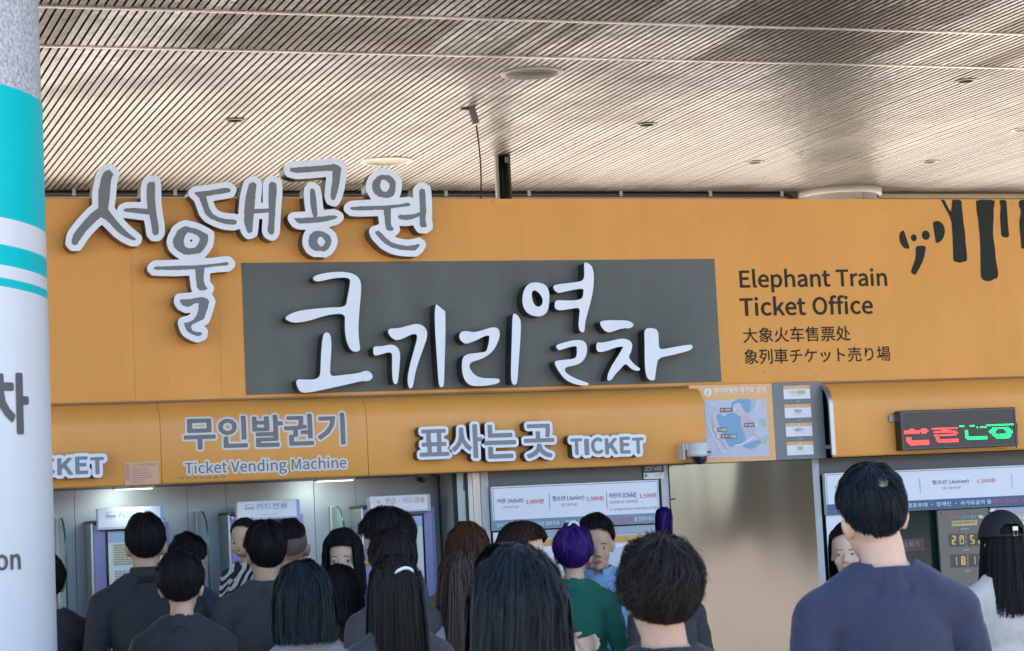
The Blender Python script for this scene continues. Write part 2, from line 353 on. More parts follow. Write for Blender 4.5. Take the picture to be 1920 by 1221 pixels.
for _l in """(034ĬĔĲėĨĮĥŇĨŠĲŷĬźĤŪğŚĝŇğĵĤĤ
)034ĞĔĦĤīĵĭŇīŚĦŪĞźĘŷĢŠĥŇĢĮĘė
,028ĜĕģĚĨġĪĪĨĲĢĵĞĳĜĮĞĪĢĨģĨġĠęĚ
-035ęŁĲŁĲňęň
.028ĢħħĩĩĮħĳĢĵĝĳěĮĝĩ
0056İħļīńĸŇōńŢļŮİųĤŮĜŢęōĜĸĤī|İĮĨıĤĻĢōĤŞĨŨİūķŨļŞľōļĻķı
1056ĝĨŅĨŅİĶİĶűįűĩŮĠŬĠŦĭŦĭİĝİ
2056ĘĨŇĨŇİĲİĦįĵĿĿŎŃŝŀŨĹŰĮųĢŰĘŨĝţĤũĭūĴũĹŤĺŝĶŏīŀĘĭ
3056ĮħĺĩŃİņļńńľŋĶŎĶŏĽœłŘŃŠŁŪĹŰĮųģŰĚŪğŤĥũĮūĴŪĹŦĺŠĸŘĲœĦŒĦŋĳŉĺńĽļĻĵĵİĮĮģıĜķėıĠĪ
4056ĶĨĿĨĿļňļňńĿńĿűĵűĖłĖļĶļ|ĶńĠńİŝĶŧķŧĶŚ
5056ĮħĺĪŃĲņŀŃōĻŕİŗĪŖĥŔħŪŃŪŃűğűĝŏĢŌħŏĮŐĶŎĻŉĽŀĻĶĵİĭĮģıěĶėİĠĪ
6056ĲħĽĪńĲŇĿŅŋľœĳŖĪœĢōĥşĬŨĵūļŪŁŦņūĿűĵųħůĝŢĚŋĝķĦī|ĢŅĪōıŏĹōĽŇĿĿĽĶĸİĲĮĪıĥĹ
7056ĨĨıĨĴŁĺŗŇŬŇűęűęŪĽŪıŖīŁ
8056İħļĩńİŇĺŅłŁŉĻōŁŕńşłũĻŰİŲĦŰğŪĜŠğŖĦŏĠŊěŃęĺĜİĤĩ|ĵŐĭŔħřĤŠĨŨİŬķŪĻťĽşĻŗ|İĮĨįģĴġĻĤŅīŌĴŇĻłľĺļĳĸį
9056ĬħĸīłĸņŐŃţĺůĭųģŰěŧĘśěŎĢņĭńĶņľōĻĻĴıīĮĤİğĴĚĮġĩ|ĽŔĶōĮŋħōĢŒġśģŤħũĮŬĶũĻš
:028ĢŏħőĩŖħśĢŝĝśěŖĝő|ĢħħĩĩĮħĳĢĵĝĳěĮĝĩ
A061ĔĨĞĨĥľŀľŇĨŐĨĸűĭű|ħņīőĲŪĺőĽņ
C064ĺħņĩŐıŋķŃıĺįĮĲĦĽģōĦŝĮŧĺūŃũŉŤŎŪņŰĺųĪŮĞšĚōĞĸĩī
E059ĞĨŉĨŉİħİħŋŃŋŃœħœħŪňŪňűĞű
F055ĞĨħĨħŉŃŉŃőħőħŪňŪňűĞű
G069ĻħňĩŒįŒŎĹŎĹņŉņŉĳŃİļįĮĲĦĽģōĦŝįŧļūŅŨŌŤőŪňŰĻųĪŮĞšĚōĞĸĪī
I029ĞĨħĨħűĞű
J054ĬħķĪľĲŀľŀűķűķľĵĵıİīįĤıĞķĘĲĠĪ
K065ĞĨħĨħĿĴŎŊĨŔĨĺŖőűņűĨōħōħűĞű
M081ĞĨĦĨĦőĥŦĦŦĬŖĹįŀįōŖœŦŔŦœőœĨśĨśűŐűłŊĽĻķŊĩűĞű
N072ĞĨħĨħŏĦťĮŖŉĨŒĨŒűŉűŉŋŋĴŊĴłŃĨűĞű
O074ĹħŉīŔĹŘōŔšŉŮĹųĩŮĞšĚōĞĹĩī|ĹįĮĳĦĽģōĦŝĮŧĹūŅŧŌŝŏōŌĽŅĳ
P063ĞĨħĨħŅĳŅłňŋŏŎŜŋũŁůĳűĞű|ħōħŪĲŪĽũŃŤŅŜŃœĽŎĲō
R064ħŏħŪĴŪĽũŃŤŅŝŃŕĽŐĴŏ|ņĨőĨľňŇŌōœŏŝŋũłůĵűĞűĞĨħĨħŇĵŇ
S060ĲħŀĪňıŋļŉŅńŋļŏĲŔĪŘĦŠħŦĬũĳūĽũńŤŉŪĿŰĳųħŰğũĜşğŖĤŐīŌĶňļŅŀŁłĻŀĴĻİĳįĨıĞĸęĲĤĪ
T060ĭĨķĨķŪōŪōűėűėŪĭŪ
V058ĬĨĶĨŎűńűĸŊııĪŊĞűĔű
Z060ęĨŌĨŌİĤİŋŬŋűĝűĝŪŀŪęĮ
a056ĪħĳĩļįĽĨńĨńŉłŕļŝĲŠĥŝĜřĠŒħŖİŘķŖĺőĻŊĨŇĝŀĚĶĜĮĢĩ|ĬĮĥİģķĥĽĭŁĻńĻĵĴİ
c051ĳħļĩńĮŀĴĺİĳĮīıĥĸģŃĥŎīŕĴŘĺŗĿœŃřļŞĳŠĦŜĝœęŃĝĴĦĪ
d062İħĹĩŀĮŁĮŁĨŉĨŉŸŀŸŀţŀřĹŞıŠĥŜĝŒęŃĜĴĤĪ|ĲĮĪıĤĸģŃĥŎĪŕĲŘĹŗŀŒŀĶĹİ
e055ĳħĽĨŅĬłĲĻįĴĮīİĥķĢŁŇŁŇņŅŔĽŝĲŠĦŜĝŒęŃĝĴĦĪ|ĢňĥőĪŖĲŘĹŖľőĿň
f033ėŗğŗğĨĨĨĨŗĳŗĳŞĨŞĨŧĪůİŲĶŰĸŷįŹĦŷĠűğŧğŞėŞ
g056İďľĒňĘŋĢŉĩŃĭĸįĭįĦİĤĵĥĸħĻįĹĺļŁłŃŌłœĿŗŊŗŊŞķŞįŠĥŝĞŗěŌĝńĢľĢĽĞĹĜĳĞĮġĪěĤęĝĜĖĤđ|įĿĪŁĦŅĤŌĥœĪŘįřĵŘĹœĻŌĹŅĵŁ|ıĕĨĖģĚġğĢĤħĨĮħķħĿĦłĠŀěĺė
h061ĝĨĦĨĦŏĮŖĵŘĻŖľŒŀŉŀĨŉĨŉŊŇŖŁŝĸŠĮŝĦŗĦŢĦŸĝŸ
i028ĝĨĦĨĦŞĝŞ|ĢŪĦūĨŰĦŴĢŶĝŴĜŰĝū
k055ĝĨĦĨĦĶİłŀĨŊĨĶňňŞľŞħłĦłĦŸĝŸ
l028ħħĬħīįĩĮħįĦĲĦŸĝŸĝĳĞĬġĨ
m093ĝĨĦĨĦŏĮŖĴŘĺŖĽŒľŉľĨŇĨŇŏŎŖŕŘśŖŞŒşŉşĨŨĨŨŊŦŖšŝŘŠŎŝņŕŁŝķŠĮŝĦŖĥŞĝŞ
n061ĝĨĦĨĦŏĮŖĵŘĻŖľŒŀŉŀĨŉĨŉŊŇŖŁŝĸŠĮŝĦŖĥŞĝŞ
o061ĲħĿĪňĴŋŃňœĿŜĲŠĦŜĝœęŃĝĴĦĪ|ĲĮĪıĥĸģŃĥŎĪŕĲŘĻŕŀŎłŃŀĸĻı
p062ĝđĦđĦģĦĭĮĨĵħŁĪŉĴōńŊœŃŜķŠĮŝĦŘĥŞĝŞ|ĴĮĭİĦĴĦőĮŖĵŘĽŕłŏŃńŁĸļı
r039ĝĨĦĨĦŋĭŕĴŘĹŗĻşĵŠĭŝĦŔĥŞĝŞ
s047īħĶĩĽįĿķĽĿĶńįŇĦŋģőĥŖĭřĴŗĹŔľŚĶŞĭŠģŞĜŘĚŐĝŉģńĪŁĲĽĶĶĴİĬĮģİĜĴėĮĠĩ
t038ĮħĸĩķİİĮĪıĨĹĨŗķŗķŞĨŞĨŮĠŮğŞėŞėŗğŗğĹĠįĥĩ
u061ĭħķĩĿıŀĨňĨňŞĿŞĿĸķıİįĪİħĵĦĽĦŞĜŞĜļĞİĤĩ
x050ĖĨğĨĦĵĬľĲĵĺĨńĨĲŃŃŞĹŞĳŒĮŉĭŉĨŒġŞėŞħń
y052ĞđħēĮĚĲģŇŞľŞĴŀİıįıĪŀğŞĕŞīĨĪĤĥěĞĘĚęĘĒ
~056ĺŅŁŇňŏłŒľōĺŌıŐĦŕğœĘŋĝŇġōĦŎįŉ
·100ņřĿŖĻŎĿņņŃŎņőŎŎŖ
り100ĶŷĭŷĬůĪşĩŎĪŅĪľĲĿĲŋĶřĿťŋūŔŧřŝśŏŖĻňİĴĪĹģŏĪŞĹţŐŠŢŘŮŌŲŁŮķŦıśĳũ
ケ100ĽŵĴŷĲůİũĬšĥŖěŌģŇĬőĳŜōŜŉŇŁĸķįįĪķĤņıőńŕŜŦŜŰŜŰťŦŤķŤĻŮ
チ100ĝŖĝōĦŎńŎŀľĸĲĪĩĲĤŀįňĽŌŎŨŎůōůŖŧŕŌŕŌũŗŪŠŬťŮŠŵŕŲņůĴŮĥŮħŦĴŦńŨńŕĦŕ
ッ100ńŢĽşŁŔŅŉŌŌňŗ|ũŜŠşśŌŒĽŃįĲħĸĠŉĪřĸŢŇŧŗ|ĭŝĦŚĪŏįŃĶņĲŒ
ト100ĶıĵĥĿĥľıľŒŒŋťłũŊŔœľśľūĿŵĵŵĶūĶřĶŁ
列100ŔŰŔĸŜĸŜŰ|ũżũĪŨĨŧĨŢĨŚĨŝĠŦġŬĢůĤŰĪŰż|ĦņĮŀĵĺĪĮĜĦĠğĴĭłŁŊşņšńŠĮŠĲůōůōŷĚŷĚůĪůĤŚęŉğńĦŎīřłřľŌĹŁĪŌ
售100ĭżĤŬėşĝřĦţĦłĭłĭņŮņŮŋŎŋŎœŧœŧŘŎŘŎşŧşŧťŎťŎūŬūŬűŏűŉżŃźŇűįűĴź|ĥľĥĠĭĠĭĥšĥšĠŨĠŨľ|ĭīĭĸšĸšī|ŇşŇŘĭŘĭş|ŇťĭťĭūŇū|ŇœŇŋĭŋĭœ
場100ņŦŦŦŦŞņŞ|ņųŦųŦŬņŬ|ĿŹĿřŭřŭŹ|ĵœĵŌŃŌĺŁįĸĴĴŁĿŌĿŁĲĵĩĺĤňİŒĿŜĿŔİňĤŎĠŚĭŢĿŪĿũĲŧīŦħţĦşĦŚħŜĠšĠŦĠŬģŮĨŰĲűłŲŅņŅŋŌŴŌŴœ|ėĺĚĲĨĹĸŁĶňĬŃĬşķşķŦĬŦĬŻĥŻĥŦęŦęşĥşĥŀ
売100ĝŒĝĿĤĿĤŌŨŌŨĿůĿůŒ|ŎŇŎĬŎĦŒģřĢŠĢŨĢŮģűĨųĳŬĶūĭŪĪŧĩŠĩŚĩŖĩŕĬŕŇ|ĵŇĲĸĪĭĘĦĝĠİĨĹĵĽŇ|łżłŲěŲěūłūłšĤšĤŚũŚũšŊšŊūŲūŲŲŊŲŊż
处100ĿťĻŒĴłįŎīŝĭť|ĪżĦũĠŘęŋğŇħœīņİĻĥįėĦĞĠĪĩĵĵŃĪŒĤţģűģŵīŬīţīŔĬņıĹĻłŐŇūłŬŁŬįŬĲź|ŒżŒĲŚĲŚŜŤŐūŅŲŉŨŖŜţŚŢŚż
大100łżłůŁşĚşĚŘĿŘĹŅĭĴĘĦĞĠĲĮĿĿņŒŐĽŝĬŮĠŴħţĲŕŃŌŘŲŘŲşŉşŊůŊż
火100ĩŨĤřĜŌĤňīŖİŦ|ŧŨšřŚŋŠňŨŖůť|ňŕŊŨŊŻłŻŀřĶĻęĦĞĠıĪľĸŅňŏĶŜĩůġŴħşıőŀ
票100ŕĳŢīŬĢŲħŧįŚķ|ĦōĦŇŧŇŧō|įķĥĮĘħĞĢīĪĶĴ|ęŀęĹłĹłĨŁħļħĵħķĠŀĠņġŉģŊĨŊĹųĹųŀ|ġŪġœŬœŬŪŕŪŕŲűŲűŸěŸěŲķŲķŪ|ľŲŎŲŎŪľŪ|ĨŤķŤķřĨř|ľŤŎŤŎřľř|ŕŤťŤťřŕř
象100ĶżīůęţĞŞĤŢĤőĵőĩŋěŇĞŁĭņĹōŀňİŀĞĺĢĴĴĻńńňĿĴĳĜīġĥķĮŋĹŌİňĩŁĨĸĨĺġłġňĢōĤŒĪœĳőĽŖŀşıŮĥųĬťĶŜŃŪŋŤŐŚŉŎłŇŊĿőũőũŨŎŨŖŲőŶŐŵĺŵľŻ|ĴůŋůŅŨĬŨ|īŢņŢĽŗīŗ|ōŢŢŢŢŗŅŗ
車100ĤťĤľłľłĶęĶęįłįłĠŊĠŊįųįųĶŊĶŊľũľũťŊťŊŬŰŬŰųŊųŊżłżłųĜųĜŬłŬłť|īŎłŎłńīń|ŊŎšŎšńŊń|īŞłŞłŔīŔ|ŊŞšŞšŔŊŔ
车100ĥňĨŉİŊŇŊŇĺĚĺĚĳŇĳŇĠŏĠŏĳŲĳŲĺŏĺŏŊŪŊŪőŏőŏŠŇŠŇőĭőĺŦŰŦŰŮĽŮŃźĺŽĴŮĜŮĜŦıŦĬŝĩŘĥŒĢŐ
가092ŖŻŖĠşĠşŏŭŏŭŖşŖşŻ|ĞűĞŪĿŪĹŖĭŅĚĸĞıĶŃŃŘŇű
간092ŗŻŗĹşĹşŘŭŘŭşşşşŻ|ĝŴĝŭľŭĸŞĬŒęŊĝŃĳŎłŞŇŴ|ħĿħĢţĢţĩįĩįĿ
감092ĦŃĦġşġşŃ|ŗļŗĨĮĨĮļ|ŗŻŗŇşŇşŞŭŞŭťşťşŻ|ĝŵĝŮľŮĸŠĬŕęōĜņĳőłŠŇŵ
강092ŃńĳŁĩĻĥĲĩĩĳģŃĠŒģŝĩŠĲŝĻŒŁ|ŃĽŎļŕĸŘĲŕĬŎĨŃħĸĨİĬĮĲİĸĸļ|ŗŻŗŅşŅşŜŭŜŭţşţşŻ|ĝŴĝŭľŭĸşĬœęŋĝńĳŏłşŇŴ
개092ŊŸŊĥőĥőŐŞŐŞĠŦĠŦŻŞŻŞŖőŖőŸ|ĝůĝŨĸŨĴŖĪŇęĺĞĴĲńĽřŀů
거092ņŖņŐśŐśĠţĠţŻśŻśŖ|ĝűĝŪľŪĹŖĭņęĸĞıĵŃłŘņű
겸092ĩŃĩġţġţŃ|śĽśĨıĨıĽ|śŻśŬŇŬňŵğŵğŮĿŮĹŠĭŕĚōĝņįŎļŘŅťśťśřńřńŒśŒśŇţŇţŻ
경092ņńĶŁĬĻĨĲĬĩĶģņġŖģŠĩŤĲŠĻŖŁ|ņĽŒļřĸŜĲřĬŒĩņħĺĩĳĬİĲĳĸĺļ|ğŴğŭĿŭĹşĭœĚŋĞŅįŌļŖŅţśţśŗńŗńŐśŐśŅţŅţŻśŻśŪŇŪňŴ
고092ĢŲĢūřūřũŘŗŕŀŞĿšŖšũšŲ|ĹŔĹĴęĴęĭūĭūĴŁĴŁŔ
곳092ģŶģŰŘŰŘťŖŗŞŗŠťŠŰŠŶ|ĻţĻŐęŐęŊūŊūŐŃŐŃţ|ĽłĽľĹĴĮĬğħĢġįĤĺĪłĳŉĪŔĤšġŤħŕĬŊĴņľņł
공092łłıŀĦĺĢıĦĨıĢłĠŒĢŝĨšıŝĺŒŀ|łĻŎĺŖĶřıŖĬŎĨłħĵĨĭĬĪıĭĶĵĺ|ģŶģůŘůŘŤŖŗŞŗŠţŠůŠŶ|ĻŢĻőęőęŊūŊūőŃőŃŢ
관092ĞŴĞŭŃŭłţŀŕňŔŊŤŋůŋŴ|ęŅĴņŒŉőŏĴŌĴŠĬŠĬŌĘŌ|ŗŻŗķşķşŖŬŖŬŝşŝşŻ|ĦĽĦĢŢĢŢĩįĩįĽ
국092ĢĿĢĸřĸřĠšĠšĿņĿņŏūŏūŖŞŖŠŤŠŰŠŶģŶģŰŘŰŘŤŖŖęŖęŏľŏľĿ
권092ġŵġůŃůłťŀŘīŗĘŗĚŐĲőĲļĺļĺőŔŔœŚŉřŊŨŋŲŋŵ|ŇŊŇŃśŃśĶţĶţŻśŻśŊ|ĦľĦĢŦĢŦĩĮĩĮľ
금092ģłģġšġšł|řĻřĨīĨīĻ|ęŕęŎūŎūŕŞŕŠţŠůŠŶģŶģůŘůŘţŖŕ
기092śŻśĠţĠţŻ|ĞűĞŪŀŪĻŖĮŅĚĸğıķłńŘŉű
끼092śŻśĠţĠţŻ|ĜűĜŪĭŪĪŘĤňęĺĠĵĬŇĳŜĵű|ĸűĸŪņŪńŗľńĳĳĺįŇńōśŎű
내092ŉŹŉĥőĥőŏŞŏŞĠŦĠŦŻŞŻŞŖőŖőŹ|ĝĿĝĸģĸĲĸńĻŃłĳŀĦĿĦŰĝŰ
년092łŞłŗśŗśĸţĸţŻśŻśůłůłŨśŨśŞ|ĪĽĪĢŦĢŦĩĲĩĲĽ|ĞŌĞŅĥŅĹņōňŌŏĹōħŌħŴĞŴ
녹092ģľģĸŘĸŘĠšĠšľ|ęŎęňūňūŎņŎņśŢśŢšĬšĬŹĤŹĤśľśľŎ
는092ęōęņūņūō|ĤŷĤřŢřŢŠĬŠĬŷ|ģĽģĢŢĢŢĩĬĩĬĽ
니092śŻśĠţĠţŻ|ğĿğĸĦĸļĸœļőŃļŀħĿħŲğŲ
다092ŖŻŖĠşĠşŐŭŐŭŗşŗşŻ|ĝŲĝķĤķĻķŏĺŎŁĻľĥľĥūŇūŇŲ
단092ŗŻŗĹşĹşřŭřŭŠşŠşŻ|ĝųĝŉĤŉļŊŎŌōœļőĥŐĥŬŅŬŅų|ħŀħĢţĢţĩįĩįŀ
대092ŉŹŉĥőĥőŐŞŐŞĠŦĠŦŻŞŻŞŖőŖőŹ|ĜŰĜķĢķĴķńĹŃŀĴľĥľĥũľũľŰ
동092łŁıĿħĹģıħĨıĢłĠŒĢŝĨšıŝĹŒĿ|łĺŎĹŖĶŘıŖīŎĨłħĶĨĮīīıĮĶĶĹ|ģŷģřľřľŎęŎęŇūŇūŎņŎņřšřšşĬşĬŰšŰšŷ
되092ŚŻŚĠţĠţŻ|ěĴķĴŕķŕĽĻĻĻōŎōŎŔĨŔĨūŎūŎŲĠŲĠōĳōĳĻĚĻ
드092ęĳęĭūĭūĳ|ģŲģŉŢŉŢŏĬŏĬŬšŬšŲ
등092ęŐęŉūŉūŐ|łŁıĿħĺģıħĨıĢłĠŒĢŝĨšıŝĺŒĿ|łĻŎĹŖĶŘıŖīŎĨłħĶĨĮīīıĮĶĶĹ|ģŷģŘšŘšşĬşĬŰšŰšŷ
락092ĤĿĤĸŗĸŗĠşĠşĿ|ĝŵĝůĽůĽţĝţĝňĤňĺŉŏŋŎŒĺŐĥŏĥŜŅŜŅŵ|ŗŻŗńşńşŝŭŝŭŤşŤşŻ
랜092ŉŹŉĺőĺőřŝřŝķťķťŻŝŻŝŠőŠőŹ|ĪĽĪĢŨĢŨĩĳĩĳĽ|ĝųĝŬķŬķşĝşĝŅģŅĵŅŅňńŎĵŌĥŌĥřĿřĿų
려092ŉōŉŇśŇśĠţĠţŻśŻśŦŉŦŉşśşśō|ĜųĜŬļŬļřĜřĜĵģĵķĶŋĸŊĿķĽĥļĥŒńŒńų
로092ģŊģŃľŃľĲęĲęīūīūĲņĲņŃţŃţŊīŊīřšřšŴģŴģŭřŭřşģş
료092ģŊģŃİŃİĲęĲęīūīūĲŕĲŕŃţŃţŊīŊīřšřšŴģŴģŭřŭřşģş|ĸĲĸŃōŃōĲ
른092ęŉęłūłūŉ|ĤĻĤĢŢĢŢĩĬĩĬĻ|ĤŗĤőŢőŢŗĬŗĬšŠšŠŸģŸģűŘűŘŧĤŧ
리092śŻśĠţĠţŻ|ĞŲĞŬĿŬĿřĞřĞĶĦĶļķœĹŒŀļľħĽħŒňŒňŲ
린092śŻśĸţĸţŻ|ĨĽĨĢŦĢŦĩİĩİĽ|ĞŴĞŮľŮľŠĞŠĞŅĥŅļŅőňŐŏļŌĦŌĦŚŇŚŇŴ
립092śŻśŉţŉţŻ|ĩńĩġţġţńśńśĺıĺıń|ıĳśĳśĨıĨ|ĞŶĞŰľŰľŤĞŤĞŋĥŋļŋőŎŐŕļŒĦŒĦŞŇŞŇŶ
마092ĝŲĝķņķņŲ|ľūľľĥľĥū|ŖŻŖĠşĠşŐŭŐŭŗşŗşŻ
만092ĝųĝŉņŉņų|ľŬľŏĥŏĥŬ|ŗŻŗĸşĸşŘŭŘŭşşşşŻ|ħĿħĢţĢţĩįĩįĿ
매092ĜŰĜĹĿĹĿŰ|ķŪķĿĤĿĤŪ|ŊŹŊĥŒĥŒŐŞŐŞĠŦĠŦŻŞŻŞŗŒŗŒŹ
목092ŘŰŘşĬşĬŰ|ĢĽĢĶŘĶŘĠšĠšĽ|ęōęņūņūōņōņŘŠŘŠŷĤŷĤŘľŘľō
무092ģŶģŒŠŒŠŶ|ŘůŘřĬřĬů|ęņęĿľĿľĠņĠņĿūĿūņ
문092ĤŶĤŗŠŗŠŶ|ŘŰŘŝĬŝĬŰ|ęōęņľņľĳŇĳŇņūņūō|ģļģĢŢĢŢĩĬĩĬļ
물092ĤŸĤŜŠŜŠŸ|ŘűŘţĬţĬű|ģĨģġţġţĨīĨīıŠıŠŅņŅņŎūŎūŕęŕęŎľŎľŅģŅģĿŘĿŘķģķ
므092ęĳęĬūĬūĳ|ģųģňšňšų|řŬřŏīŏīŬ
미092ĞŲĞķňķňŲ|ŀūŀľĦľĦū|śŻśĠţĠţŻ
발092ĝŷĝŐŇŐŇŷľŷľŪĥŪĥŷ|ĥŤľŤľŖĥŖ|ŗŻŗŌşŌşŠŭŠŭŧşŧşŻ|ĦĨĦġŢġŢĨĮĨĮĲşĲşňĦňĦŁŗŁŗĸĦĸ
범092ĦšľšľŒĦŒ|ĩłĩġţġţł|śĻśĨıĨıĻ|śŻśŤņŤņŶľŶľŧĦŧĦŶĝŶĝŋņŋņŝśŝśņţņţŻ
사092įųįţĬŒĤńĘĺĝĴĦĻĮŅĳŒļŁŉĵŎļŃŅĺœķţķų|ŖŻŖĠşĠşŏŭŏŭŖşŖşŻ
상092łŁĲĿĨĺĥıĨĨĲĢłĠŒĢŜĨŠıŜĺŒĿ|łĻŎĺŕĶŘıŕĬŎĨłħķĨįĬĭıįĶķĺ|įŶįŭĬŠĤŕęŎĝŇīŐĳŞļŒŉŊōŐłŗĺŠķŬķŶ|ŗŻŗńşńşŜŭŜŭţşţşŻ
생092ňŁķĿĭĹĩıĭĨķĢňĠŘĢŢĨŦıŢĹŘĿ|ňĺœĹśĶŝıśīœĨňħļĨĴīĲıĴĶļĹ|ĬŵĬũĪşģŕęŎĞŇĩŐİŜķőłŊņŐļŖĶşĴũĴŵ|ŊŹŊņŒņŒŜŝŜŝŃťŃťŻŝŻŝŢŒŢŒŹ
서092śŻśŜņŜņŕśŕśĠţĠţŻ|İųİţĭŒĥńęĺĞĳĨĻįŅĵŒĽŀŋĵŐļńŅļœĹţĹų
설092śŻśŪŇŪŇŤśŤśŌţŌţŻ|ĩĨĩġŧġŧĨĲĨĲĲţĲţŇĩŇĩŁśŁśĸĩĸ|İŸİůĭţĥřęŒĝŌīŔĴŢļŖŊŎŎŔłśĻŤĸůĸŸ
세092ŞŻŞĠŦĠŦŻ|ŌŹŌŚĽŚĽœŌœŌĥœĥœŹ|ĬŲĬšĩŒģńĘĺĝĴĩĿİŏķŀłĶņļļņĶœĴšĴŲ
소092ľŉľĳęĳęĬūĬūĳņĳņŉ|ĽŵĽŮĸŠĬŕĜŏĠňĭōĹŕłšŊŕŖōŤňŧŏŗŕŋŠņŮņŵ
승092ęŐęŉūŉūŐ|łŀıĿħĹģİħĨıĢłĠŒĢŝĨšİŝĹŒĿ|łĺŎĹŖĶŘİŖīŎĨłħĶĨĮīīİĮĶĶĹ|ľŹľŵĹŪĭŢĞŝġŗĮśĺšłŪŊšŕśţŗŦŝŗŢŋŪņŵņŹ
시092śŻśĠţĠţŻ|ıųıţĮŒĥŃęĺĞĳħĺİŅĵőĻŅŃļŌĵőĻŅŅļœĹţĹų
식092ħŀħĹśĹśĠţĠţŀ|śŻśńţńţŻ|ıŶıŮĮšĦŖĚŏĞňĬőĵşľŒŋŊŐŐńŗļšĹŮĹŶ
아092ıŴĥŰĝťĚŔĝŃĥĹıĵĽĹŅŃňŔŅťĽŰ|ıŬĹũľšŀŔľŇĹĿıļĩĿĤŇĢŔĤšĩũ|ŖŻŖĠşĠşŐŭŐŭŗşŗşŻ
안092ĲŴĦűĞŪěŞĞŒĦŋĲňľŋŇŒŊŞŇŪľű|ĲŭĺūŀŦłŞŀŖĺőĲŏĪőĥŖģŞĥŦĪū|ŗŻŗĸşĸşŘŭŘŭşşşşŻ|ħĿħĢţĢţĩįĩįĿ
않092ĲŶĦųĞŬěšĞŖĦŎĲŌľŎņŖŉšņŬľų|ĲůĺŭĿŨŁšĿřĺŔĲœĪŔĥřģšĥŨĪŭ|őĺŉĸŃĴŁĭŃĦŉĢőĠŚĢŠĦŢĭŠĴŚĸ|őĴŘĲśĭŘĨőĦŋĨňĭŋĲ|ŗŻŗŎşŎşŠŭŠŭŦşŦşŻ|ĢńĢģħģıģľĦĽĭĳĪīĪīń|ōŋōŃĻŃĻĽŨĽŨŃŖŃŖŋ
알092ĲŷĦŵĞŮěţĞřĦŒĲŏľŒņřŉţņŮľŵ|ĲűĺůĿŪŁţĿŜĺŘĲŖĪŘĥŜģţĥŪĪů|ŗŻŗōşōşŠŭŠŭŧşŧşŻ|ĦĨĦġŢġŢĨĮĨĮĲşĲşňĦňĦłŗłŗĸĦĸ
애092ĭųģůĝŤĚŔĝŃģĸĭĴĸĸľŃŁŔľŤĸů|ĭūĴũĸŠĹŔĸŇĴĿĭļħĿģŇĢŔģŠħũ|ŊŹŊĥŒĥŒŐŞŐŞĠŦĠŦŻŞŻŞŗŒŗŒŹ
어092ıŬĹũľšŀŔľŇĹĿıļĪĿĤŇģŔĤšĪũ|śŻśŘňŘńŧļŰıŴĥŰĞťěŔĞŃĥĹıĵļĸńłňŒśŒśĠţĠţŻ
연092ĲŮĺŬĿŦŁŞĿŖĺőĲŏĪőĤŖĢŞĤŦĪŬ|śŦśŗňŗŉŞňŦ|ĲŵĦŲĝŪĚŞĝŒĦŋĲňļŊńŐśŐśĸţĸţŻśŻśŭńŭļų|ĪĿĪĢŦĢŦĩĲĩĲĿ
열092ĲűĺůĿŪŁţĿŜĺŗĲŕĪŗĤŜĢţĤŪĪů|ňũśũśŝňŝŉţ|śŻśŰńŰļŶĲŸĦŵĝŮĚţĝŘĦőĲŎĽőŅŗśŗśŌţŌţŻ|ĩĨĩġŧġŧĨĲĨĲĲţĲţňĩňĩŁśŁśĸĩĸ
영092ĲŮĺŬĿŧŁŠĿŘĺœĲőĪœĤŘĢŠĤŧĪŬ|ņŃĶŁīĻĨĲīĨĶĢņĠŖĢŠĨŤĲŠĻŖŁ|ņĽőĻřĸŜĲřĬőĨņħĺĨĲĬİĲĲĸĺĻ|ňŧśŧśřňřŉŠ|śŻśŮńŮļųĲŵĦųĝūĚŠĝŕĦōĲŊļŌńŒśŒśŅţŅţŻ
용092łŀıĿħĹģıħĨıĢłĠŒĢŝĨšıŝĹŒĿ|łĺŎĹŖĶŘıŖīŎĨłħĶĨĮīīıĮĶĶĹ|łųŎűŖŮřŨŖţŎşłŞĵşĭţīŨĭŮĵű|łŹıŷĦűĢŨĥŠĭśĭŎęŎęŇūŇūŎŗŎŗśşŠŢŨŞűœŷ|ĵŎĵřłŘŎřŎŎ
우092łŷıŵĦŮĢţĦřıŒłŏŒŒŝřšţŝŮŒŵ|łŰŎůŖŪřţŖŜŎŘłŖĶŘĮŜīţĮŪĶů|ęŇęŀľŀľĠņĠņŀūŀūŇ
울092łźıŸĦųĢŪĦšıŜłŚœŜŞšŢŪŞųœŸ|łųŎŲŖůřŪŖťŎŢłšĵŢĭťīŪĭůĵŲ|ģĨģġţġţĨīĨīıŠıŠŅņŅņŎūŎūŔęŔęŎľŎľŅģŅģĿŘĿŘķģķ
원092ĶŷĪŵģŰĠŧģşĪřĶŘłřŉşŌŧŉŰłŵ|ĶűĽŰłŬńŧłŢĽşĶŞĮşĩŢĨŧĩŬĮŰ|ĚŊĳŊĳĹĻĹĻŋœŎœŔĵőęő|ňŅňĿśĿśĶţĶţŻśŻśŅ|ĥĽĥĢťĢťĩĮĩĮĽ
월092ĶŹĪŷĢųĠūĢŤĪşĶŞłşŉŤŌūŉųłŷ|ĶųľŲŃŰńūŃŧľŤĶŤĮŤĩŧħūĩŰĮŲ|ĚœıœıŅĺŅĺœŔŖŔśĵřęř|ŉŐŉŊśŊśŅţŅţŻśŻśŐ|ħħħġŦġŦħįħįįţįţłĦłĦļśļśĵħĵ
위092ķŶīŴĢŮĠŤĢŚīŔķőŃŔŋŚŎŤŋŮŃŴ|ķŰľŮńŪņŤńŞľŚķŘįŚĩŞĨŤĩŪįŮ|śŻśĠţĠţŻ|ĚŃĳŃĳģĻģĻńŕŇŔōĵŊęŊ
